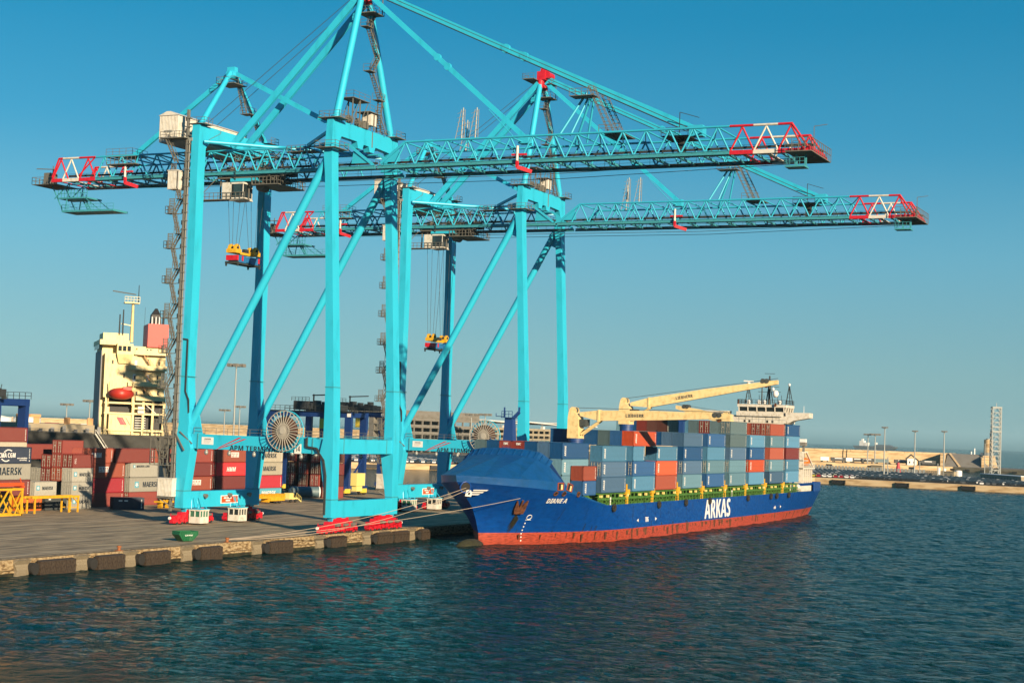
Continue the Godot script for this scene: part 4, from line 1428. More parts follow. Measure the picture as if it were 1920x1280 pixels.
func make_ship() -> void:
	var s := thing("container_ship", "blue feeder container ship with a red waterline berthed bow towards the camera", "container ship")
	var red := part(s, "boot_topping", hull_strip(0, 2), M.boot_red)
	var hull := part(s, "hull", hull_strip(2, 5), M.hull_blue)
	var bw := hull_strip(5, 6)
	var whale := part(s, "forecastle", bw, M.fore_blue)
	# whaleback: facets from the bulwark up to a raised crest
	var crest := [Vector3(MID, 13.75, -22.0), Vector3(MID + 4.4, 13.6, -22.4), Vector3(MID + 6.6, 13.2, -22.8), Vector3(MID + 8.7, 11.9, -23.6)]
	var base := []
	for z in [-4.8, -5.0, -5.6, -6.6, -8.2, -10.5, -13.5, -17.5, -21.0, -24.4]:
		base.append(hull_point(6, z))
	var g := MB.new()
	for m in 2:
		var pr := func(p: Vector3) -> Vector3: return p if m == 0 else port(p)
		var fan := [[0, 4, 0], [4, 6, 1], [6, 7, 2], [7, 9, 3]]
		for e in fan:
			for i in range(e[0], e[1]):
				if m == 0:
					g.tri(pr.call(base[i]), pr.call(base[i + 1]), pr.call(crest[e[2]]))
				else:
					g.tri(pr.call(base[i + 1]), pr.call(base[i]), pr.call(crest[e[2]]))
		for i in 3:
			var b: Vector3 = base[fan[i][1]]
			if m == 0:
				g.tri(crest[i], b, crest[i + 1])
			else:
				g.tri(port(b), port(crest[i]), port(crest[i + 1]))
	part(s, "whaleback", g, M.fore_blue)
	g = MB.new()
	var rim := []
	for i in 4:
		rim.append(crest[i] + Vector3(0, 1.05 if i < 3 else 0.9, -1.3))
	for m in 2:
		for i in 3:
			var a: Vector3 = crest[i] if m == 0 else port(crest[i])
			var b: Vector3 = crest[i + 1] if m == 0 else port(crest[i + 1])
			var c: Vector3 = rim[i + 1] if m == 0 else port(rim[i + 1])
			var d: Vector3 = rim[i] if m == 0 else port(rim[i])
			if m == 0:
				g.quad(a, b, c, d)
			else:
				g.quad(b, a, d, c)
			g.bar(d, c, 0.22, 0.16)
			for q in ([3, 2, 2][i]):  # stiffeners
				var w: float = (q + 0.5) / [3.0, 2.0, 2.0][i]
				var p := a.lerp(b, w)
				var t := d.lerp(c, w)
				var n := Vector3(0, 0.2, 0.9)
				g.hexa([p + Vector3(-0.12, 0.02, 0.0), p + Vector3(0.12, 0.02, 0.0), p + Vector3(0.12, 0.0, -0.3), p + Vector3(-0.12, 0.0, -0.3), t + Vector3(-0.12, 0, 0.25), t + Vector3(0.12, 0, 0.25), t + Vector3(0.12, 0, -0.02), t + Vector3(-0.12, 0, -0.02)])
				g.hexa([p + n * 0.5 + Vector3(-0.07, -0.25, 0), p + n * 0.5 + Vector3(0.07, -0.25, 0), p + Vector3(0.07, -0.2, -0.2), p + Vector3(-0.07, -0.2, -0.2), t + Vector3(-0.07, 0, 0.2), t + Vector3(0.07, 0, 0.2), t + Vector3(0.07, 0, -0.02), t + Vector3(-0.07, 0, -0.02)])
	part(s, "breakwater_rim", g, M.fore_blue)
	g = MB.new()  # bulkhead closing the whaleback, forecastle deck
	var b9: Vector3 = base[9]
	var pts := PackedVector2Array([Vector2(on_hull(5.0, -24.9).x - 0.4, 5.0), Vector2(on_hull(7.0, -24.9).x - 0.3, 7.0), Vector2(b9.x - 0.15, b9.y - 0.1), Vector2(crest[3].x - 0.1, 12.3), Vector2(crest[2].x, 13.9), Vector2(MID, 14.3), Vector2(2 * MID - crest[2].x, 13.9), Vector2(2 * MID - crest[3].x + 0.1, 12.3), Vector2(2 * MID - b9.x + 0.15, b9.y - 0.1), Vector2(2 * MID - on_hull(7.0, -24.9).x + 0.3, 7.0), Vector2(2 * MID - on_hull(5.0, -24.9).x + 0.4, 5.0)])
	g.prism(pts, Transform3D(Basis(), Vector3(0, 0, -24.95)), 0.12)
	part(s, "forecastle_bulkhead", g, M.mast_blue)
	g = MB.new()
	for z in [-20.0, -30.0, -45.0, -70.0, -100.0, -130.0, -160.0, -180.0]:
		var z2: float = {-20.0: -30.0, -30.0: -45.0, -45.0: -70.0, -70.0: -100.0, -100.0: -130.0, -130.0: -160.0, -160.0: -180.0, -180.0: -199.8}[z]
		var a := hull_point(4, z)
		var b := hull_point(4, z2)
		var k := 0.7 if z > -60.0 else 0.15
		g.hexa([Vector3(2 * MID - a.x + k, 4.3, z), Vector3(a.x - k, 4.3, z), Vector3(b.x - k, 4.3, z2), Vector3(2 * MID - b.x + k, 4.3, z2), Vector3(2 * MID - a.x + k, 4.6, z), Vector3(a.x - k, 4.6, z), Vector3(b.x - k, 4.6, z2), Vector3(2 * MID - b.x + k, 4.6, z2)])
	part(s, "deck", g, M.deck_green_dark)
	# hatch coaming, outboard supports and yellow posts
	g = MB.new()
	g.span(7.0, 27.3, 4.6, 6.9, -171.5, -38.0)
	g.span(8.5, 26.0, 4.6, 7.3, -37.6, -25.4)
	g.span(4.8, 29.6, 6.85, 7.1, -171.5, -37.9)
	for i in 44:
		g.span(27.3, 27.6, 4.7, 6.8, -39.4 - i * 3.05, -39.2 - i * 3.05)
	var co := part(s, "hatch_coaming", g, M.deck_green)
	g = MB.new()
	for i in 67:
		var z := -38.2 - i * 2.0
		g.span(29.3, 29.5, 4.6, 6.85, z - 0.12, z + 0.12)
	g.span(29.25, 29.55, 5.9, 6.15, -171.5, -37.9)
	part(co, "support_post", g, M.deck_green)
	g = MB.new()
	g.rail([Vector3(29.75, 4.75, -37.0), Vector3(29.75, 4.75, -172.0)], 1.1, 0.07, 1.3)
	part(s, "deck_railing", g, M.deck_green)
	g = MB.new()
	for z in [-51.9, -65.6, -80.3, -95.8, -111.4, -126.6, -142.1, -157.3]:
		g.span(29.3, 29.75, 4.7, 7.3, z - 0.35, z + 0.35)
		g.span(29.0, 29.85, 6.6, 7.6, z - 0.9, z + 0.9)
		g.span(28.4, 29.6, 7.3, 8.6, z - 0.12, z + 0.12)
	part(s, "lashing_post", g, M.yellow)
	g = MB.new()
	for i in 40:
		var z := -38.6 - i * 3.3
		if i % 3 != 2:
			g.span(29.5, 29.9, 6.3, 6.75, z - 0.3, z + 0.3)
	part(s, "deck_light", g, M.pale_yellow)
	g = MB.new()
	g.disc(Vector3(28.4, 5.5, -40.4), Vector3.RIGHT, 0.95, 0.8, 16)
	g.span(28.0, 29.2, 4.6, 5.3, -41.6, -39.4)
	part(s, "winch", g, M.deck_green)
	g = MB.new()
	for z in [-43.5, -116.5]:
		g.tube(Vector3(29.6, 4.6, z), Vector3(29.6, 6.3, z), 0.16, 0.16, 8)
	part(s, "pilot_post", g, M.white)
	# tyres hung over the side
	for z in [-44.0, -68.0, -84.0, -99.5, -127.0, -145.5, -150.5, -161.0]:
		g = MB.new()
		g.ring(Vector3(30.2, 4.35, z), Vector3.RIGHT, 0.55, 0.28, 18)
		part(s, "tyre_fender", g, M.rubber)
	# deck cranes
	deck_crane(s, Vector3(18.6, 4.6, -52.0), 16.9, 22.2, Vector3(49.6, 22.1, -52.6), 21.6)
	deck_crane(s, Vector3(17.9, 4.6, -80.2), 20.1, 24.9, Vector3(49.4, 29.7, -83.0), 24.3)
	deck_crane(s, Vector3(20.0, 4.6, -142.2), 21.0, 23.6, Vector3(6.5, 25.2, -142.6), 22.6)
	g = MB.new()
	g.loft([[4.6, 18.5, 19.6, -111.9, -110.9], [21.3, 18.5, 19.6, -111.9, -110.9], [22.5, 17.1, 21.0, -112.2, -110.6]])
	part(s, "jib_rest", g, M.mast_blue)
	# foremast
	g = MB.new()
	g.loft([[13.6, 15.5, 17.7, -27.4, -25.6], [20.2, 15.75, 17.3, -27.1, -25.9]])
	g.bar(Vector3(17.0, 20.0, -26.5), Vector3(18.3, 21.3, -26.5), 0.5, 0.5)
	g.bar(Vector3(18.25, 21.0, -26.5), Vector3(18.3, 22.2, -26.5), 0.28, 0.28)
	g.span(15.2, 17.6, 20.2, 20.32, -27.4, -25.4)
	g.rail([Vector3(15.3, 20.3, -25.5), Vector3(17.4, 20.3, -25.5)], 1.1, 0.08, 0.7)
	g.bar(Vector3(15.6, 20.3, -26.0), Vector3(15.6, 22.1, -26.0), 0.22, 0.22)
	g.bar(Vector3(13.7, 20.45, -26.4), Vector3(15.6, 20.45, -26.4), 0.12, 0.12)
	g.bar(Vector3(13.75, 20.4, -26.4), Vector3(13.75, 21.0, -26.4), 0.1, 0.1)
	part(s, "foremast", g, M.mast_blue)
	g = MB.new()
	for x in [12.9, 13.8, 14.6]:
		g.bar(Vector3(x, 13.6, -26.2), Vector3(x, 16.6, -26.2), 0.09, 0.09)
	g.rail([Vector3(12.0, 14.8, -25.8), Vector3(15.2, 14.8, -25.8)], 1.1, 0.07, 0.8)
	part(s, "forecastle_railing", g, M.mast_blue)
	# mooring ports, hawse pipes, anchor
	for e in [[-22.8, 8.55], [-25.4, 8.45], [-30.6, 7.9]]:
		var f := hull_frame(e[1], e[0], 0.0)
		g = MB.new()
		for q in [[-0.75, 0.0, 0.14, 1.3], [0.75, 0.0, 0.14, 1.3], [0.0, 0.62, 1.6, 0.12], [0.0, -0.62, 1.6, 0.12]]:
			g.box(Vector3(q[0], q[1], 0.06), Vector3(q[2], q[3], 0.16))
		var o := part(s, "mooring_port", g, M.box_brick)
		o.transform = f
		g = MB.new()
		g.box(Vector3(0, 0, 0.02), Vector3(1.4, 1.15, 0.08))
		part(o, "opening", g, M.black)
		g = MB.new()
		g.box(Vector3(0.3, -0.1, 0.09), Vector3(0.45, 0.9, 0.05))
		part(o, "mooring_roller", g, M.cream)
	for e in [[-22.2, 7.3], [-24.2, 7.25], [-28.4, 7.1], [-6.4, 8.2]]:
		var f := hull_frame(e[1], e[0], 0.02)
		g = MB.new()
		var r := 0.42 if e[0] < -10 else 0.95
		g.ring(Vector3.ZERO, Vector3.BACK, r, 0.14, 20)
		var o := part(s, "fairlead", g, M.rust if e[0] < -10 else M.hull_blue)
		o.transform = f
		g = MB.new()
		g.disc(Vector3.ZERO, Vector3.BACK, r, 0.05, 18)
		part(o, "opening", g, M.black)
	g = MB.new()
	g.bar(Vector3(0, -0.2, 0.25), Vector3(0, 2.0, 0.2), 0.35, 0.35, Vector3.BACK)
	for x in [-1.0, 1.0]:
		g.loft([[-0.8, minf(0, x * 0.9), maxf(0, x * 0.9), 0.05, 0.6], [0.0, minf(0, x * 1.1), maxf(0, x * 1.1), 0.05, 0.5], [1.9, minf(x * 0.95, x * 1.15), maxf(x * 0.95, x * 1.15), 0.15, 0.35]])
	var an := part(s, "anchor", g, M.rust)
	an.transform = hull_frame(4.6, -17.9, 0.02)
	# stains: rust under the anchor and along the waterline
	g = MB.new()
	rng.seed = 12
	var stain := func(mb: MB, y0: float, y1: float, z: float, w: float) -> void:
		var a := hull_frame(y1, z, 0.012)
		var b := hull_frame(y0, z, 0.012)
		var d := Vector3(0, 0, w / 2)
		mb.quad(b.origin + d * 0.5, b.origin - d * 0.5, a.origin - d, a.origin + d)
	for i in 5:
		stain.call(g, rng.randf_range(0.2, 1.2), 3.6 - i * 0.2, -18.4 - i * 0.22, 0.5)
	for i in 34:
		var z := -20.0 - rng.randf() * 172.0
		stain.call(g, 0.15, rng.randf_range(0.3, 0.9) + (0.9 if i % 5 == 0 else 0.0), z, rng.randf_range(0.08, 0.5))
	for i in 26:
		var z := -30.0 - i * 6.0 + rng.randf_range(-3, 3)
		stain.call(g, rng.randf_range(1.5, 3.6), 4.6, z, rng.randf_range(0.06, 0.16))
	part(s, "rust_stain", g, M.algae).set_meta("kind", "stuff")
	g = MB.new()
	for i in 60:
		var z := -22.0 - i * 2.9 + rng.randf_range(-1.4, 1.4)
		stain.call(g, rng.randf_range(-1.8, -0.6), rng.randf_range(-0.3, 0.18), z, rng.randf_range(0.3, 2.2))
	part(red, "scrape", g, M.rust).set_meta("kind", "stuff")
	g = MB.new()
	g.ball(Vector3(MID, -2.2, -11.0), Vector3(1.5, 1.5, 4.6), 10, 16)
	part(s, "bulbous_bow", g, M.algae)
	# names and marks
	var nm := lettering(s, "ship_name", "DIANE A", 1.0, M.plain_white, Vector3.ZERO, Vector3.ZERO, 1.0, 1)
	var fr := hull_frame(6.0, -23.8, 0.0)
	var ua := (on_hull(6.0, -26.2) - on_hull(6.0, -21.4)).normalized()
	var ub := (on_hull(6.5, -23.8) - on_hull(5.5, -23.8)).normalized()
	var uc := ua.cross(ub).normalized()
	fr = Transform3D(Basis(ua, uc.cross(ua), uc), on_hull(6.0, -23.8) + uc * 0.1)
	var bx: Vector3 = nm.mesh.get_aabb().size
	nm.transform = fr * Transform3D(Basis(Vector3(4.9 / bx.x, 0, 0), Vector3(0.12, 1.0 / bx.y, 0), Vector3(0, 0, 1)), Vector3.ZERO)
	lettering(s, "company_name", "ARKAS", 4.0, M.plain_white, Vector3(30.01, 2.45, -105.7), Vector3(0, PI / 2, 0), 17.6, 1)
	for z in [-61.9, -151.0]:
		var xx := on_hull(1.6, z).x + 0.02
		lettering(s, "tug_mark", "TUG", 0.95, M.plain_white, Vector3(xx, 1.6, z), Vector3(0, PI / 2, 0), 1.7, 1)
		g = MB.new()
		for q in [-1.0, 1.0]:
			g.prism(PackedVector2Array([Vector2(q * 4.6, 0.3), Vector2(q * 4.6, -0.35), Vector2(q * 5.5, 0.0)]), Transform3D(Basis(Vector3.UP, PI / 2), Vector3(xx - 0.01, 1.6, z)), 0.03)
		part(s, "push_mark", g, M.plain_white)
	g = MB.new()  # winged emblem by the hawse pipe
	for i in 3:
		var f := hull_frame(7.75 - i * 0.36, -8.6 + i * 0.12, 0.06)
		g.hexa([f * Vector3(-1.1, -0.13, 0.03), f * Vector3(1.5 - i * 0.35, -0.13, 0.03), f * Vector3(1.5 - i * 0.35, -0.13, 0), f * Vector3(-1.1, -0.13, 0), f * Vector3(-1.1, 0.11, 0.03), f * Vector3(1.75 - i * 0.35, 0.11, 0.03), f * Vector3(1.75 - i * 0.35, 0.11, 0), f * Vector3(-1.1, 0.11, 0)])
	part(s, "wing_emblem", g, M.plain_white)
	g = MB.new()
	var fh := hull_frame(7.2, -7.3, 0.05)
	g.prism(PackedVector2Array([Vector2(-0.7, -0.5), Vector2(0.55, -0.6), Vector2(0.5, 0.2), Vector2(0.0, 0.75), Vector2(-0.75, 0.5)]), fh, 0.1)
	var hp := part(s, "hawse_plate", g, M.plain_white)
	g = MB.new()
	g.disc(fh * Vector3(-0.05, 0.0, 0.12), fh.basis.z, 0.22, 0.04, 12)
	part(hp, "opening", g, M.black)
	# draught marks and bow thruster sign
	g = MB.new()
	for i in 6:
		var f := hull_frame(-1.2 + i * 0.62, -21.6 + i * 0.12, 0.03)
		g.hexa([f * Vector3(-0.1, -0.1, 0.02), f * Vector3(0.14, -0.1, 0.02), f * Vector3(0.14, -0.1, 0), f * Vector3(-0.1, -0.1, 0), f * Vector3(-0.1, 0.14, 0.02), f * Vector3(0.14, 0.14, 0.02), f * Vector3(0.14, 0.14, 0), f * Vector3(-0.1, 0.14, 0)])
	var ft := hull_frame(3.0, -21.0, 0.03)
	g.ring(ft.origin, ft.basis.z, 0.5, 0.07, 14)
	g.bar(ft * Vector3(-0.6, -0.6, 0), ft * Vector3(0.6, -0.6, 0), 0.12, 0.05)
	part(s, "hull_mark", g, M.plain_white)
	make_bridge(s)


func deck_crane(s: Node3D, at: Vector3, collar: float, top: float, tip: Vector3, pivot: float) -> void:
	var g := MB.new()
	g.tube(at, Vector3(at.x, collar, at.z), 1.4, 1.4, 24)
	g.tube(Vector3(at.x, collar - 0.5, at.z), Vector3(at.x, collar, at.z), 1.5, 1.5, 24)
	var root := part(s, "deck_crane", g, M.mast_blue)
	var d := tip - Vector3(at.x, tip.y, at.z)
	var dir := d.normalized()
	var side := dir.cross(Vector3.UP)
	g = MB.new()
	g.loft([[collar, at.x - 1.3, at.x + 1.1, at.z - 1.4, at.z + 1.4], [top - 1.2, at.x - 1.3, at.x + 0.9, at.z - 1.3, at.z + 1.3], [top - 0.2, at.x - 1.2, at.x - 0.1, at.z - 1.1, at.z + 1.1]])
	for q in [-0.7, 0.7]:
		g.disc(Vector3(at.x - 0.5, top, at.z + q), side, 0.75, 0.2, 16)
	part(root, "crane_house", g, M.cream)
	g = MB.new()
	g.disc(Vector3(at.x - 0.5, top + 0.05, at.z), side, 0.6, 1.2, 14)
	if top - collar > 4:
		g.span(at.x + 1.1, at.x + 2.3, collar + 2.4, top - 1.6, at.z - 1.2, at.z + 1.0)
	part(root, "winch_sheave", g, M.rope)
	# jib: a box girder that is deepest a few metres from the pivot
	var p0 := Vector3(at.x, pivot, at.z) + dir * 0.9
	var k := p0 + (tip - p0) * 0.13 + Vector3(0, -0.3, 0)
	var w := side * 0.7
	g = MB.new()
	var secs := [[p0, 0.35, 0.35], [k, 1.05, 0.95], [k.lerp(tip, 0.45) + Vector3(0, 0.1, 0), 0.85, 0.9], [tip, 0.35, 0.5]]
	for i in 3:
		var a: Vector3 = secs[i][0]
		var b: Vector3 = secs[i + 1][0]
		var ua := Vector3.UP * float(secs[i][1])
		var la := Vector3.UP * float(secs[i][2])
		var ub := Vector3.UP * float(secs[i + 1][1])
		var lb := Vector3.UP * float(secs[i + 1][2])
		g.quad(a + w - la, b + w - lb, b + w + ub, a + w + ua)
		g.quad(b - w - lb, a - w - la, a - w + ua, b - w + ub)
		g.quad(a + w + ua, b + w + ub, b - w + ub, a - w + ua)
		g.quad(a - w - la, b - w - lb, b + w - lb, a + w - la)
	var e0: Vector3 = secs[3][0]
	g.quad(e0 + w + Vector3(0, -0.5, 0), e0 - w + Vector3(0, -0.5, 0), e0 - w + Vector3(0, 0.35, 0), e0 + w + Vector3(0, 0.35, 0))
	g.box(k, Vector3(0.35, 2.3, 1.7))
	var jib := part(root, "jib", g, M.cream)
	g = MB.new()
	for q in [-0.5, 0.5]:
		g.tube(Vector3(at.x, collar + 0.8, at.z) + dir * 1.2 + side * q, k + Vector3(0, -0.9, 0) + dir * 0.3 + side * q, 0.26, 0.2, 10)
	part(root, "luffing_cylinder", g, M.cream)
	g = MB.new()
	g.tube(Vector3(at.x - 0.4, top + 0.6, at.z), tip + Vector3(0, 0.7, 0), 0.05, 0.05, 5, false)
	for q in [2.2, 3.0]:
		g.disc(tip - dir * q + Vector3(0, 0.1, 0), side, 0.5, 1.6, 12)
	part(root, "hoist_rope", g, M.rope)
	if d.length() > 25.0:
		var mid := k.lerp(tip, 0.28)
		var b := (tip - k).normalized()
		var o := lettering(root, "maker_name", "LIEBHERR", 0.7, M.ink, Vector3.ZERO, Vector3.ZERO, 3.6, 1)
		var sz: Vector3 = o.mesh.get_aabb().size
		var bz := b.cross(Vector3.UP).normalized()
		o.transform = Transform3D(Basis(b * 3.6 / sz.x, bz.cross(b) * 0.62 / sz.y, bz), mid + bz * 0.72)
		g = MB.new()
		g.disc(tip - dir * 2.4 + Vector3(0, -0.9, 0), side, 0.35, 0.6, 10)
		part(root, "tip_sheave", g, M.rust)


func make_bridge(s: Node3D) -> void:
	var z := -174.0
	var g := MB.new()
	g.span(7.5, 24.6, 4.6, 22.2, z - 9.0, z)
	g.span(9.5, 25.2, 22.2, 24.1, z - 8.6, z + 0.05)
	# wings with a raking underside, both sides
	for m in [0, 1]:
		var pr := func(x: float) -> float: return x if m == 0 else 2 * MID - x
		var poly := PackedVector2Array([Vector2(pr.call(25.0), 25.1), Vector2(pr.call(25.4), 22.1), Vector2(pr.call(27.2), 23.0), Vector2(pr.call(31.3), 23.8), Vector2(pr.call(31.3), 25.1)])
		g.prism(poly, Transform3D(Basis(), Vector3(0, 0, z - 3.6)), 3.6)
	var sup := part(s, "superstructure", g, M.ship_white)
	g = MB.new()
	g.loft([[24.1, 12.5, 24.4, z - 8.0, z - 0.5], [25.2, 12.3, 24.8, z - 8.0, z - 0.4]])
	g.loft([[26.3, 12.0, 25.1, z - 8.0, z - 0.1], [27.0, 12.0, 25.1, z - 8.0, z - 0.1]])
	for i in 6:
		var x := 12.4 + i * 2.42
		g.bar(Vector3(x, 25.1, z - 0.42), Vector3(x, 26.4, z - 0.18), 0.26, 0.2, Vector3.BACK)
	for i in 4:
		g.bar(Vector3(24.75, 25.1, z - 1.0 - i * 2.2), Vector3(24.95, 26.4, z - 1.0 - i * 2.2), 0.3, 0.2, Vector3.BACK)
	part(sup, "wheelhouse", g, M.ship_white)
	g = MB.new()
	g.loft([[25.15, 12.5, 24.6, z - 7.9, z - 0.55], [26.35, 12.3, 24.8, z - 7.9, z - 0.35]])
	part(sup, "bridge_window", g, M.glass)
	g = MB.new()
	for i in 10:
		g.span(12.0 + i * 1.2, 13.12 + i * 1.2, 24.05, 25.05, z + 0.5, z + 0.58)
	g.span(12.0, 24.2, 23.9, 24.02, z - 0.4, z + 0.6)
	part(sup, "dodger", g, M.ship_white)
	g = MB.new()
	for x in [13.9, 15.2, 20.0, 21.4]:
		g.span(x, x + 0.5, 22.3, 22.9, z + 0.0, z + 0.09)
	part(sup, "window", g, M.black)
	g = MB.new()
	for i in 7:
		g.span(12.6 + i * 1.8, 12.66 + i * 1.8, 22.3, 24.0, z + 0.05, z + 0.1)
	g.span(12.2, 25.0, 23.1, 23.16, z + 0.05, z + 0.1)
	part(sup, "panel_seam", g, M.mast_gray)
	# monkey island: rails, masts, domes
	g = MB.new()
	g.rail([Vector3(12.0, 27.0, z - 7.8), Vector3(12.0, 27.0, z - 0.2), Vector3(25.0, 27.0, z - 0.2), Vector3(25.0, 27.0, z - 7.8)], 1.2, 0.09, 1.0)
	for q in [[19.4, 7.6, 0.35], [17.4, 5.0, 0.22]]:
		g.tube(Vector3(q[0], 27.0, z - 4.0), Vector3(q[0], 27.0 + q[1], z - 4.0), q[2], q[2] * 0.6, 8)
	for x in [18.4, 20.4]:
		g.bar(Vector3(x, 27.0, z - 4.4), Vector3(19.4, 33.2, z - 4.0), 0.22, 0.22)
	for y in [30.4, 31.7, 33.4, 35.2]:
		g.bar(Vector3(19.4 - 3.2 + (y - 30) * 0.35, y, z - 4.0), Vector3(19.4 + 3.2 - (y - 30) * 0.35, y, z - 4.0), 0.12, 0.12)
	for x in [14.2, 25.2]:
		g.bar(Vector3(x - 0.7, 27.0, z - 2.0), Vector3(x + 0.1, 32.2, z - 2.0), 0.2, 0.2)
		g.bar(Vector3(x + 1.2, 27.0, z - 2.0), Vector3(x + 0.1, 32.2, z - 2.0), 0.16, 0.16)
		g.bar(Vector3(x, 27.0, z - 3.4), Vector3(x + 0.1, 32.2, z - 2.0), 0.16, 0.16)
		for j in 4:
			g.bar(Vector3(x - 0.6 + j * 0.15, 28.0 + j, z - 2.0), Vector3(x + 1.0 - j * 0.22, 28.0 + j, z - 2.0), 0.08, 0.08)
	for x in [17.0, 18.3, 22.0, 23.0]:
		g.bar(Vector3(x, 27.0, z - 3.0), Vector3(x, 29.5, z - 3.0), 0.1, 0.1)
	part(sup, "radar_mast", g, M.dark)
	g = MB.new()
	g.bar(Vector3(13.0, 33.1, z - 2.0), Vector3(15.6, 33.0, z - 2.0), 0.35, 0.35)
	g.ball(Vector3(14.3, 32.5, z - 2.0), Vector3(0.5, 0.45, 0.5), 6, 8)
	g.ball(Vector3(25.3, 32.3, z - 2.0), Vector3(0.35, 0.4, 0.35), 6, 8)
	g.ball(Vector3(21.4, 29.9, z - 3.0), Vector3(0.8, 1.0, 0.8), 8, 10)
	g.ball(Vector3(20.7, 31.1, z - 3.0), Vector3(0.35, 0.55, 0.35), 6, 8)
	for x in [14.6, 17.4, 18.9, 23.0]:
		g.ball(Vector3(x, 27.6, z - 1.4), Vector3(0.55, 0.6, 0.55), 6, 8)
	g.tube(Vector3(29.6, 25.0, z - 1.0), Vector3(29.6, 26.9, z - 1.0), 0.08, 0.05, 6)
	part(sup, "satellite_dome", g, M.plain_white)
	g = MB.new()
	g.span(12.0, 12.4, 27.0, 28.2, z - 0.4, z - 0.2)
	g.bar(Vector3(22.3, 26.6, z + 0.2), Vector3(22.4, 27.4, z + 0.2), 0.5, 0.5)
	part(sup, "signal_board", g, M.rust)
	# stern: raised bulwark, mooring deck, lifeboat davits
	g = MB.new()
	for m in [0, 1]:
		for e in [[-186.0, -193.0], [-193.0, -199.9]]:
			var a := hull_point(5, e[0])
			var b := hull_point(5, e[1])
			if m:
				a = port(a)
				b = port(b)
			g.bar(a + Vector3(0, 1.0, 0), b + Vector3(0, 1.0, 0), 0.2, 2.3)
	g.bar(hull_point(5, -199.9) + Vector3(0, 1.0, 0), port(hull_point(5, -199.9)) + Vector3(0, 1.0, 0), 0.2, 2.3)
	part(s, "stern_bulwark", g, M.hull_blue)
	g = MB.new()
	g.span(26.4, 29.2, 4.9, 5.3, -185.6, -176.0)
	g.span(28.9, 29.2, 5.3, 6.3, -185.6, -176.0)
	g.span(27.0, 29.3, 7.0, 14.8, -177.4, -177.0)
	for i in 5:
		g.span(28.6, 29.0, 7.0, 11.0, -179.0 - i * 2.0, -178.7 - i * 2.0)
	g.span(26.2, 29.2, 10.6, 10.9, -189.0, -177.0)
	g.span(26.2, 29.2, 12.7, 12.9, -182.0, -177.0)
	g.span(26.4, 28.8, 14.8, 15.1, -183.0, -177.0)
	g.bar(Vector3(28.9, 15.0, -181.0), Vector3(28.9, 10.8, -188.6), 0.35, 0.35)
	g.bar(Vector3(27.0, 15.0, -181.0), Vector3(27.0, 10.8, -188.6), 0.35, 0.35)
	g.rail([Vector3(29.1, 10.9, -177.0), Vector3(29.1, 10.9, -189.0)], 1.1, 0.08, 1.0)
	part(s, "boat_davit", g, M.ship_white)
	g = MB.new()
	g.ball(Vector3(28.0, 12.4, -183.4), Vector3(1.0, 1.1, 3.2), 8, 12)
	part(s, "rescue_boat", g, M.orange)
	g = MB.new()
	g.ball(Vector3(28.6, 5.9, -174.6), Vector3(0.8, 0.9, 0.8), 6, 10)
	part(s, "vent_cowl", g, M.ship_white)


func mooring_lines() -> void:
	var a := Vector3(18.6, 8.1, -6.0)
	var rows := [
		[a, Vector3(2.4, 0.55, 39.0), 1.3, "pale mooring line from the bow fairlead of the blue ship, upper of the pair"],
		[a + Vector3(0.2, -0.3, -0.2), Vector3(2.4, 0.5, 38.9), 2.1, "pale mooring line from the bow fairlead of the blue ship, lower of the pair"],
		[Vector3(26.1, 7.35, -22.2), Vector3(2.4, 0.45, 39.1), 0.9, "long pale mooring line from the side fairlead under the mooring ports"],
	]
	for r in rows:
		var g := MB.new()
		var p0: Vector3 = r[0]
		for i in 16:
			var t := (i + 1) / 16.0
			var p1: Vector3 = (r[0] as Vector3).lerp(r[1], t) - Vector3(0, 4.0 * r[2] * t * (1 - t), 0)
			g.tube(p0, p1, 0.04, 0.04, 6, false)
			p0 = p1
		one("mooring_line", g, M.mooring, r[3], "mooring line", "mooring lines of the blue ship")


# ---------- the container yard

